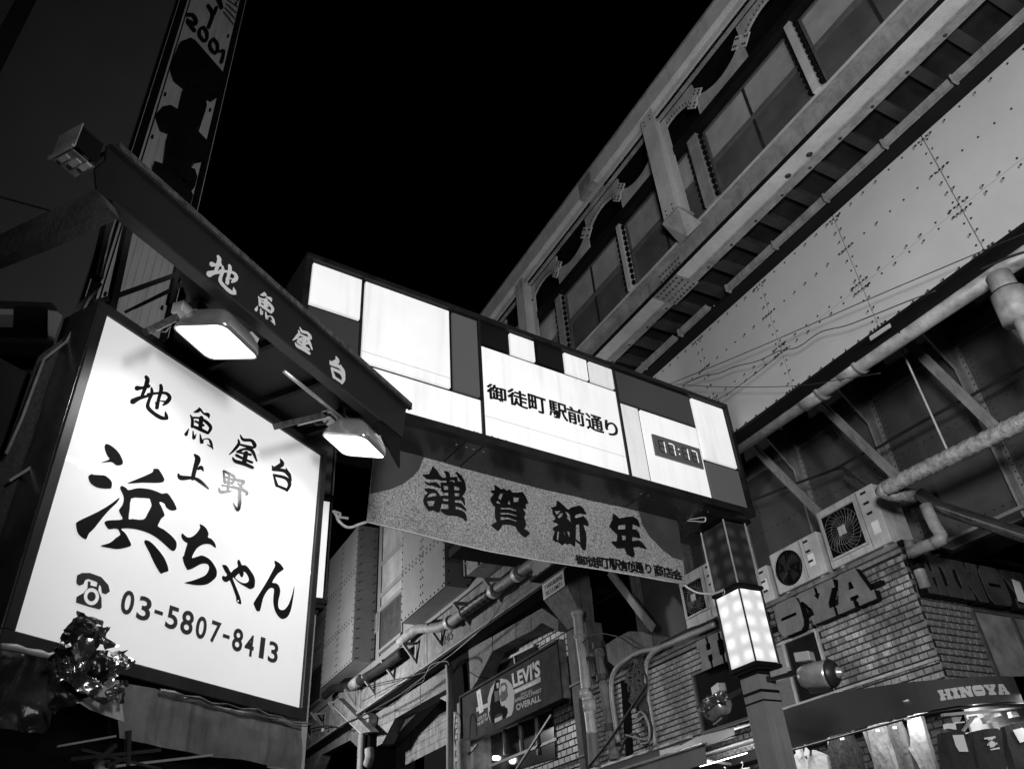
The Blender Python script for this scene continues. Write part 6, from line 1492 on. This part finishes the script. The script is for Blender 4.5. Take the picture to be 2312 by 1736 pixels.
# pipe
vp_ = thing('viaduct_pipe', 'long lagged pipe on brackets along the viaduct with a raised kink', 'pipe', (-18, 7.85, 8.2))
PV = FAC(7.85)
def fine_pts(pl, z, pts, n=6):
    P_ = [pl.P(pl.at(z(*p))) for p in pts]; out = []
    for i in range(len(P_)-1):
        p0, p1, p2, p3 = P_[max(i-1, 0)], P_[i], P_[i+1], P_[min(i+2, len(P_)-1)]
        for k in range(n):
            t = k/n; out.append(0.5*((2*p1)+(-p0+p2)*t+(2*p0-5*p1+4*p2-p3)*t*t+(-p0+3*p1-3*p2+p3)*t**3))
    out.append(P_[-1]); return out
M_pipe = mat('grimy viaduct pipe', .2, .65, var=.55, scale=5, streak=.4, bump=.3)
mk('pipe_run', MB().tube(fine_pts(PV, z6, [(675,865),(700,845),(735,812),(790,782),(850,778),(920,772),(965,752),(1000,735),(1075,680)]), .125, 14), M_pipe, vp_, smooth=True)
mk('corrugated_run', MB().tube(fine_pts(PV, z6, [(1075,680),(1150,625),(1240,562)]), [.115+.018*(i % 2) for i in range(13)], 14), M_dark, vp_)
mk('pipe_run', MB().tube(fine_pts(PV, z6, [(1240,562),(1300,520),(1400,450),(1500,382),(1620,330)]), .115, 14), M_pipe, vp_, smooth=True)
for p in ((985, 742), (1265, 545), (1415, 440)):
    c = PV.P(PV.at(z6(*p))); mk('pipe_collar', MB().tube([c-np.array([.1, 0, .0]), c+np.array([.1, 0, 0])], .15, 14), M_galv, vp_, smooth=True)
mk('pipe_run', MB().tube(fine_pts(PV, z6, [(205,1200),(250,1160),(300,1150),(370,1138),(420,1110),(560,1025),(690,930)]), .13, 12), M_soffit, vp_, smooth=True)
c = PV.P(PV.at(z6(400, 1120))); mk('pipe_collar', MB().tube([c-np.array([.3, 0, .0]), c+np.array([.3, 0, 0])], .17, 14), M_pipe, vp_, smooth=True)
# arches: stone and concrete faces (plane y = 8.4) with chamfered openings
F84 = FAC(8.4)
def face(name, pts, m, y=8.4, th=.35, z=z6, parent=None, sm=0, label=None):
    pl = FAC(y); return mk(name, MB().extr(pl, [[pl.at(z(*p)) for p in pts]], -th, 0), m, parent or via, label=label)
face('stone_block', [(1100,912),(1248,832),(1250,925),(1205,1010),(1165,1085),(1108,1050)], M_stone)
face('stone_block', [(1108,1056),(1165,1091),(1120,1160),(1112,1185)], M_conc)
face('stone_block', [(1253,830),(1395,748),(1395,846),(1253,922)], M_conc)
face('stone_block', [(1399,746),(1490,695),(1490,800),(1399,844)], M_stone)
face('stone_block', [(1494,693),(1560,655),(1661,725),(1661,800),(1560,745),(1494,798)], M_stone)
face('dark_pier', [(985,935),(1098,925),(1110,1190),(1108,1300),(990,1300)], M_void, th=.2)
face('beam_block', [(495,1330),(640,1240),(640,1345),(520,1402)], M_stone); face('beam_block', [(643,1238),(800,1135),(800,1252),(643,1343)], M_stone); face('beam_block', [(803,1133),(982,1012),(984,1150),(803,1250)], M_stone)
face('haunch', [(522,1404),(640,1347),(560,1500),(500,1530),(490,1420)], M_beamd)
face('haunch', [(880,1200),(984,1152),(984,1250),(900,1205)], M_beamd, y=8.6)
face('arch_soffit', [(645,1347),(880,1200),(760,1330),(560,1540),(560,1500)], M_joist, y=8.7)
face('left_face', [(100,1470),(300,1365),(440,1290),(430,1400),(430,1545),(362,1478),(180,1572),(140,1680),(95,1720)], M_conc)
face('left_jamb', [(60,1500),(98,1472),(94,1740),(50,1740)], M_beamd)
mk('arch_void', MB().box(-50, -12.3, 10.2, 10.3, 0, 7.2), M_void, via)
mk('pier_column', MB().box(-24.6, -23.6, 8.2, 9.0, 0, 6.6), M_void, via)
mk('pier_column', MB().box(-17.95, -17.15, 8.35, 9.0, 0, 6.1), M_conc, via)
# boarded shop fascia inside the middle arch
F9 = FAC(9.3)
for k in range(7):
    y0a, y0b = 1560-38*k*1.0, 1345-30*k
    pts = [(560+8*k, 1562-34*k), (970, 1342-26*k+60), (970, 1342-26*k+36), (566+8*k, 1532-34*k)]
for k in range(7):
    v_ = 5.75+k*.2
    mk('fascia_board', MB().box(-24.5, -17.6, 9.3, 9.33, v_, v_+.19), M_conc, via)
mk('inner_shutter', MB().box(-21.5, -17.9, 9.0, 9.1, 3.5, 5.6), M_void, via)
mk('inner_post', MB().box(-19.8, -19.3, 8.9, 9.0, 3.0, 5.55), M_conc, via)
# hood shaped rain hopper on the column
hp = thing('rain_hopper', 'long slanting concrete hood on the column left of the arches', 'hopper', (-24, 8, 7))
FH = FAC(8.0)
def hface(name, pts, m, y=8.0, th=.25): pl = FAC(y); return mk(name, MB().extr(pl, [[pl.at(z6(*p)) for p in pts]], -th, 0), m, hp)
hface('chute', [(245,1245),(285,1215),(490,1425),(430,1435)], M_conc, 7.9); hface('chute_lip', [(240,1250),(430,1437),(425,1440),(236,1256)], M_galv, 7.88, .03)
hface('back', [(285,1160),(380,1130),(385,1240),(480,1330),(470,1400),(290,1220)], M_beamd, 8.1)
hface('head', [(255,1100),(385,1085),(388,1130),(265,1150)], M_void, 8.0)
ps = fine_pts(FAC(8.05), z6, [(435,1440),(430,1540),(425,1700)]); mk('down_pipe', MB().tube(ps, .11, 10), M_beamd, hp, smooth=True)
ps = fine_pts(FAC(8.0), z6, [(480,1535),(482,1590),(470,1630)]); mk('pale_pipe', MB().tube(ps, .13, 12), M_pipe, hp, smooth=True)
o = wire('downpipe', 'grey downpipe beside the long dark billboard', FAC(8.1), z6, [(975,1010),(985,1150),(985,1300),(985,1500),(985,1720)], .09, M_beamd, 'pipe', 'downpipes')
wire('downpipe', 'pale downpipe standing in front of the dark pier under the billboard', FAC(8.05), z6, [(1068,1480),(1072,1560),(1078,1720)], .17, M_pipe, 'pipe', 'downpipes')
mk('cable_coil', MB().tube([FAC(8.0).P((FAC(8.0).at(z6(1032, 1415))[0]+.17*math.cos(a)+.02*math.sin(3*a), FAC(8.0).at(z6(1032, 1415))[1]+.36*math.sin(a))) for a in np.linspace(0, 12.6, 60)], .014, 5), M_cable, smooth=True, label='coil of black cable hanging left of the long dark billboard', cat='cable')
for lb, pts, r in (('black cable bundle sagging along the arches', [(60,1425),(200,1390),(300,1400),(340,1370),(430,1330),(560,1260),(680,1190),(760,1130),(830,1075),(870,1010),(960,985),(985,1010)], .022),
   ('second strand of the sagging cable bundle', [(440,1150),(600,1110),(740,1080),(840,1050)], .014), ('third strand looping below the bundle', [(500,1290),(620,1260),(760,1140),(820,1110),(845,1050),(1000,940),(1180,790)], .013),
   ('thin cable running up to the banner along the fascia', [(1000,940),(1090,860),(1230,740),(1330,600),(1480,500),(1560,440)], .012), ('pipe-side cable under the drain brackets', [(440,1235),(560,1170),(660,1120),(800,1040)], .010)):
    wire('cable', lb, FAC(7.85), z6, pts, r, M_cable, 'cable', 'cables along the viaduct')
mk('bracket_light', MB().extr(FAC(7.9), [[FAC(7.9).at(z6(*p)) for p in ((118,1308),(128,1303),(165,1350),(155,1357))]], 0, .05), M_white, label='small white bar lamp on a bracket at the far left of the viaduct', cat='lamp')
mk('insulator', MB().tube([FAC(7.9).P(FAC(7.9).at(z6(*p))) for p in ((192,1408), (192,1428))], .06, 8), M_white, label='small white insulator hanging under the far left slab edge', cat='insulator')

# brick infill wall, upper windows and billboard
iw = thing('infill_wall', 'small glazed brick wall under the stone arch behind the billboard', 'wall', (-14, 9.0, 0))
YI = 8.85
mk('core', MB().box(-19.2, -12.95, YI+.012, YI+.2, 0, 7.15), M_mortar, iw)
bI = MB(); r = 0; z = 7.1; bw2, bh2 = .215, .125
big = []
while z > 2.2:
    x = -19.1+(bw2/2 if r % 2 else 0)
    while x < -13.05:
        big.append((x, z)); x += bw2
    z -= bh2; r += 1
IB = bmesh_data(brick_mesh(bw2-.022, bh2-.022, .03), M_bricks)
def vis(x, z): # the wall's visible part: above and beside the billboard
    return (z > 5.2 and x > -18.6) or x > -13.9
big.sort(key=lambda c: (not vis(*c), -c[0])); offi = wloc(iw)
for i, (x, z) in enumerate(big):
    if -17.6 < x < -13.0 and 5.35 < z < 6.25 and False: continue
    if i < 290:
        o = bpy.data.objects.new('brick', IB); COL.objects.link(o); o.parent = iw; o.location = Vector((x, YI+.012+random.uniform(-.006, .004), z))-offi
    else:
        b = brick_mesh(bw2-.022, bh2-.022, .03); bI.add([(p[0]+x, p[1]+YI+.012, p[2]+z) for p in b.v], b.f)
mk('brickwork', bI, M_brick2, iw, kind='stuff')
FI = FAC(8.8)
zl = Zm(1040, 1450, 6.92)
def fw_(pts): return [FI.at(zl(*p)) for p in pts]
tr = mk('transom_window', MB().extr(FI, [fw_([(530,350),(1170,30),(1175,60),(1180,190),(560,530)])], -.02, .005), M_dglass, iw)
mk('transom_frame', MB().bar(FI.P(FI.at(zl(525, 365)), .03), FI.P(FI.at(zl(1170, 48)), .03), .05, .05), M_beam, tr); mk('transom_frame', MB().bar(FI.P(FI.at(zl(858, 230)), .03), FI.P(FI.at(zl(872, 350)), .03), .035, .035), M_beam, tr)
mk('transom_frame', MB().bar(FI.P(FI.at(zl(560, 360)), .03), FI.P(FI.at(zl(580, 500)), .03), .05, .05), M_beamd, tr)
# window with white glazing bars under the billboard
wn_ = mk('lower_window', MB().extr(FI, [fw_([(430,1440),(1440,1020),(1480,1800),(480,2100)])], -.02, .004), M_dglass, iw)
lowx = [(690, 1330, 710, 1750), (935, 1240, 975, 1750), (1190, 1130, 1235, 1750)]
for a in lowx: mk('glazing_bar', MB().bar(FI.P(FI.at(zl(a[0], a[1])), .03), FI.P(FI.at(zl(a[2], a[3])), .03), .05, .05), M_pipe, wn_)
mk('glazing_bar', MB().bar(FI.P(FI.at(zl(440, 1440)), .03), FI.P(FI.at(zl(1440, 1020)), .03), .07, .05), M_beam, wn_)
mk('inside_lamp', MB().tube([FAC(8.78).P(FAC(8.78).at(z6(x, 1590))) for x in (1262, 1285)], .05, 10), M_tube, label='bright lamp glowing behind the window under the billboard', cat='lamp')
lamp('window_glow', 'POINT', tuple(FAC(8.6).P(FAC(8.6).at(z6(1275, 1600)))), 4, .08)
bb = thing('jeans_billboard', 'long dark billboard with white lettering and two figures on an oval', 'billboard', (-15, 8.3, 5))
FL_ = FAC(8.25)
cr = [FL_.at(zl(*p)) for p in ((12, 832), (1495, 42), (1605, 880), (22, 1540))]
bu0 = (cr[0][0]+cr[3][0])/2; bu1 = (cr[1][0]+cr[2][0])/2; bv1 = (cr[0][1]+cr[1][1])/2; bv0 = (cr[2][1]+cr[3][1])/2
M_bb = mat('dark billboard print', .02, .75, var=.1, spec=.15)
mk('board', MB().box(bu0, bu1, 8.26, 8.36, bv0, bv1), M_bb, bb)
f = MB(); f.box(bu0-.05, bu0, 8.22, 8.37, bv0-.05, bv1+.05); f.box(bu1, bu1+.05, 8.22, 8.37, bv0-.05, bv1+.05); f.box(bu0, bu1, 8.22, 8.37, bv1, bv1+.05); f.box(bu0, bu1, 8.22, 8.37, bv0-.05, bv0)
mk('frame', f, M_bb, bb); mk('frame_edge', MB().box(bu1+.051, bu1+.07, 8.24, 8.4, bv0-.05, bv1+.05), M_pipe, bb)
FB_ = FAC(8.26)
def bt(s, tlx, tly, trx, try_, blx, bly, brx, bry, m, off=.004, bold=.0, nm='lettering', shear=0.0):
    """text in the box whose corners are given in the tracing"""
    a, b, c, d = [FB_.at(zl(*p)) for p in ((tlx, tly), (trx, try_), (blx, bly), (brx, bry))]
    mb = MB(); vs, fs = text_geo(s, bold, shear); xs = [p[0] for p in vs]; ys = [p[1] for p in vs]; ax, bx, ay, by = min(xs), max(xs), min(ys), max(ys)
    out = []
    for x, y in vs:
        s_, t_ = (x-ax)/(bx-ax), (y-ay)/(by-ay)
        P_ = [(c[k]*(1-s_)+d[k]*s_)*(1-t_)+(a[k]*(1-s_)+b[k]*s_)*t_ for k in (0, 1)]
        out.append(FB_.P(P_, off))
    return mk(nm, mb.add(out, fs), m, bb)
bt("LEVI'S", 795, 480, 1240, 255, 822, 712, 1250, 530, M_inkw, .003, .045); bt("LEVI'S", 803, 483, 1234, 268, 830, 697, 1244, 520, mat('grey logo red', .24, .5), .006, .02)
q = [FB_.at(zl(*p)) for p in ((825, 740), (1250, 535), (1252, 612), (835, 808))]; mk('white_stripe', MB().extr(FB_, [q], 0, .003), M_inkw, bb)
bt("THAT'S OUR BRAND.", 850, 745, 1190, 600, 855, 785, 1195, 640, M_ink, .005, .01, shear=.3)
bt('SINCE 1850', 942, 790, 1115, 728, 945, 830, 1118, 768, M_inkw, .004, .01); bt("AMERICA'S FINEST", 848, 880, 1265, 708, 850, 940, 1270, 765, M_inkw, .004, .02); bt('OVERALL', 865, 965, 1250, 810, 875, 1068, 1262, 905, M_inkw, .004, .03)
bt('LOOK FOR', 268, 1170, 405, 1095, 272, 1230, 410, 1150, M_inkw, .004, .02); bt('THE RED TAB', 255, 1260, 425, 1155, 262, 1315, 430, 1205, M_inkw, .004, .02)
def bs(loops, m, off, z=zl): mk('printed_shape', MB().extr(FB_, [[FB_.at(z(*p)) for p in lp] for lp in loops], off-.002, off), m, bb)
bs([[(248,765),(312,722),(362,1065),(298,1115)]], mat('pale red tab', .30, .5), .006)
bs([[(248,1015),(420,945),(840,790),(842,850),(420,1010),(250,1085)]], M_inkw, .003)
bt("LEVI'S", 275, 790, 290, 780, 320, 1080, 345, 1065, M_ink, .009, .0)
bs([[(430+0,1000),(425,880),(470,720),(540,610),(640,560),(730,580),(800,650),(838,760),(842,900),(825,1050),(800,1130),(710,1180),(740,1090),(690,980),(600,1000),(480,1000),(440,1100),(480,1260),(430,1130)]], M_inkw, .004)
M_fig = mat('mid grey print', .14, .8, spec=.1); M_bink = mat('matte black print', .006, .9, spec=.05)
bs([[(560,590),(620,580),(610,700),(600,740),(615,900),(640,1000),(730,1020),(740,1090),(700,1180),(665,1180),(660,1110),(600,1100),(535,1140),(530,1260),(490,1240),(470,1100),(460,1000),(490,820),(520,730),(530,640)]], M_bink, .007)
bs([[(630,640),(700,620),(735,680),(730,740),(745,830),(700,900),(640,930),(615,850),(640,760),(628,700)]], M_fig, .008)
bs([[(560,640),(600,620),(600,700),(575,720)]], M_inkw, .009); bs([[(640,690),(690,660),(720,700),(690,760),(650,760)]], M_inkw, .010); bs([[(530,760),(600,750),(600,900),(540,930)]], M_fig, .009)
bs([[(535,1190),(655,1140),(650,1200),(540,1255)]], M_inkw, .008)
mk('stay_bar', MB().bar(FAC(8.1).P(FAC(8.1).at(z6(1620, 1320))), FAC(8.1).P(FAC(8.1).at(z6(1400, 1661))), .035, .035), M_cable, label='thin diagonal stay crossing the window below the billboard', cat='stay')
mk('stay_bar', MB().bar(FAC(8.1).P(FAC(8.1).at(z6(1155, 1505))), FAC(8.1).P(FAC(8.1).at(z6(1000, 1690))), .035, .035), M_cable, label='short diagonal stay left of the window below the billboard', cat='stay')
rl = thing('balcony_rail', 'dark railing in front of the window at the bottom edge', 'railing', (-15, 8.2, 3.5))
a = FAC(8.2).at(z6(1240, 1640)); b = FAC(8.2).at(z6(1661, 1520))
mk('top_rail', MB().bar((a[0], 8.2, a[1]), (b[0], 8.2, a[1]), .05, .05), M_dark, rl)
for i in range(14): x_ = a[0]+(b[0]-a[0])*i/13; mk('baluster', MB().bar((x_, 8.2, a[1]), (x_, 8.2, a[1]-1), .025, .025), M_dark, rl)

# ================================================================== PIER WITH NAME PLATE, OCTAGONAL HOPPER, CONDUITS
pr = thing('concrete_pier', 'stained concrete bridge pier with a white name plate on its head', 'pier', (-12.4, 8.3, 0))
o = mk('pier_head', MB().box(-12.9, -12.02, 7.9, 8.45, 6.86, 9.2), M_conc, pr); bevel(o, .02)
hb3 = MB(); hb3.add([(-12.9,7.9,6.858),(-12.02,7.9,6.858),(-12.02,8.45,6.858),(-12.9,8.45,6.858),(-12.6,8.2,6.2),(-12.05,8.2,6.2),(-12.05,8.45,6.2),(-12.6,8.45,6.2)], [(0,1,5,4),(1,2,6,5),(2,3,7,6),(3,0,4,7),(4,5,6,7)])
mk('corbel', hb3, M_conc, pr)
mk('shaft', MB().box(-12.75, -12.05, 8.25, 8.6, 0, 6.2), M_conc, pr)
for z_ in (5.2, 4.0, 2.9): mk('shaft_band', MB().box(-12.78, -12.03, 8.22, 8.249, z_, z_+.03), M_beamd, pr)
FP_ = FAC(7.9)
q = [FP_.at(z7(*p)) for p in ((182, 500), (316, 428), (325, 525), (190, 598))]
pu0, pu1, pv0, pv1 = (q[0][0]+q[3][0])/2, (q[1][0]+q[2][0])/2, (q[2][1]+q[3][1])/2, (q[0][1]+q[1][1])/2
npl = mk('name_plate', MB().box(pu0, pu1, 7.88, 7.898, pv0, pv1), M_card, pr)
tm = MB(); text_on(tm, FAC(7.88), '下谷町高架橋', pu0+.05, pu1-.05, pv0+.52*(pv1-pv0), pv1-.05, .003, .012); text_on(tm, FAC(7.88), '3K333M71', pu0+.10, pu1-.10, pv0+.12*(pv1-pv0), pv0+.40*(pv1-pv0), .003, .006)
mk('lettering', tm, M_ink, npl)
FD = FAC(7.95)
dpp = thing('white_downpipe', 'white jointed downpipe running down from the pier head', 'pipe', (-12, 7.95, 3))
ps = fine_pts(FD, z7, [(398,685),(415,830),(440,1010),(458,1200),(475,1320),(490,1440)]); mk('pipe_run', MB().tube(ps, .095, 14), M_white, dpp, smooth=True)
for a, b in (((397,675),(401,700)), ((452,1160),(458,1215)), ((470,1230),(478,1300)), ((415,825),(417,842))): mk('socket', MB().tube([FD.P(FD.at(z7(*a))), FD.P(FD.at(z7(*b)))], .12, 14), M_white, dpp, smooth=True)
mk('lower_run', MB().tube(fine_pts(FD, z7, [(490,1440),(497,1520),(505,1640)]), .10, 14), M_beamd, dpp, smooth=True)
dp2 = thing('rusty_downpipe', 'dark encrusted downpipe between the white pipe and the cables', 'pipe', (-11.5, 7.95, 3))
ps = fine_pts(FD, z7, [(528,870),(545,980),(565,1120),(590,1330),(615,1500),(630,1600)]); mk('pipe_run', MB().tube(ps, [.085+.02*nz(i*.9, 0) for i in range(len(ps))], 12), M_conc, dp2)
for p in ((535, 890), (560, 1090), (600, 1400)): c = FD.P(FD.at(z7(*p))); mk('pipe_clip', MB().tube([c-np.array([0, 0, .05]), c+np.array([0, 0, .05])], .12, 10), M_rust, dp2)
oc = thing('column_hopper', 'faceted concrete column head with drip stains left of the cable bundle', 'column', (-10.5, 8, 4))
def oface(nm, pts, m, y, th): pl = FAC(y); return mk(nm, MB().extr(pl, [[pl.at(z7(*p)) for p in pts]], -th, 0), m, oc)
o = oface('head', [(572,885),(640,840),(720,800),(800,800),(862,825),(872,930),(790,955),(655,1040),(590,985)], M_conc, 7.85, .4); bevel(o, .03)
oface('shaft', [(645,1045),(790,960),(862,945),(890,1300),(900,1545),(690,1600),(665,1300)], M_conc, 8.02, .5); oface('recess', [(665,1060),(720,1040),(745,1560),(700,1590)], M_void, 7.99, .02)
oface('cornice', [(380,1000),(475,935),(560,930),(575,990),(500,1080),(395,1090)], M_stone, 8.1, .3)
FCB = FAC(7.8)
CB = 'conduits and cables on the wall left of the lantern'
wire('conduit', 'thick pale conduit curving from the ledge down to the left', FCB, z7, [(1255,755),(1180,790),(1100,820),(1000,865),(900,905),(800,925),(720,965),(650,1020),(615,1090),(612,1200),(635,1370),(655,1490)], .042, M_lgrey, 'conduit', CB)
wire('conduit', 'second pale conduit dropping straight beside the brick wall', FCB, z7, [(940,888),(870,935),(832,990),(826,1080),(838,1200),(862,1350),(885,1515)], .040, M_lgrey, 'conduit', CB)
for i in range(16):
    cx_, cy_ = random.uniform(725, 800), random.uniform(1090, 1240); pts = [(random.uniform(740, 810), 960), (cx_+random.uniform(-30, 30), 1050)]
    for k in range(5): pts.append((cx_+random.uniform(-50, 50), cy_+random.uniform(-70, 70)))
    pts.append((random.uniform(800, 850), 1330)); pts.append((random.uniform(820, 870), 1400))
    if i < 6: pts += [(860-i*3, 1460), (820, 1490+i*5), (760, 1440), (700, 1470), (665, 1560)]
    wire('tangled_cable', 'one of the black cables tangled in front of the column head', FCB.shift(.05), z7, pts, random.uniform(.010, .018), M_cable, 'cable', 'tangle of black cables')
for k, pts in enumerate(([(760,1350),(790,1300),(830,1340),(850,1420),(840,1490),(790,1500)], [(780,1360),(815,1330),(845,1400),(838,1470),(770,1465),(700,1445)])):
    wire('pale_cable', ['outer pale cable loop hanging below the tangle', 'inner pale cable loop hanging below the tangle'][k], FCB.shift(.08), z7, pts, .014, M_lgrey, 'cable', CB)
wire('stay_cable', 'straight dark stay rising from the stall awning across the tangle', FCB.shift(.1), z7, [(470,1640),(560,1530),(640,1420),(720,1300),(800,1180),(830,1130)], .02, M_cable, 'cable', CB)
wire('thin_cable', 'thin cable looping from the pier to the column head', FAC(7.8), z7, [(430,870),(470,830),(540,812),(600,820),(680,845),(760,900),(850,905),(930,890)], .012, M_cable, 'cable', CB)
wire('thin_cable', 'thin cable along the top of the name plate', FAC(7.8), z7, [(160,450),(200,430),(270,400),(340,398)], .012, M_cable, 'cable', CB)
dr = MB()
for i in range(26):
    x_ = 455+i*5+random.uniform(-2, 2); y_ = 960+random.uniform(-12, 6); L_ = random.uniform(20, 150)
    dr.tube([FAC(7.93).P(FAC(7.93).at(z7(x_, y_))), FAC(7.93).P(FAC(7.93).at(z7(x_+L_*.12, y_+L_)))], [.008, .002], 4)
mk('drip_residue', dr, M_black, kind='stuff', label='black hanging drip residue beside the rusty downpipe')
# ledge conduit stack above the left brick wall
lc = thing('ledge_cables', 'bundle of wrapped cables lying along the brick wall ledge', 'cables', (-9.5, 7.8, 5))
mk('bundle', MB().tube(fine_pts(FAC(7.85), z7, [(930,885),(1000,850),(1100,800),(1160,780),(1260,745)]), .05, 8), M_net, lc, smooth=True)
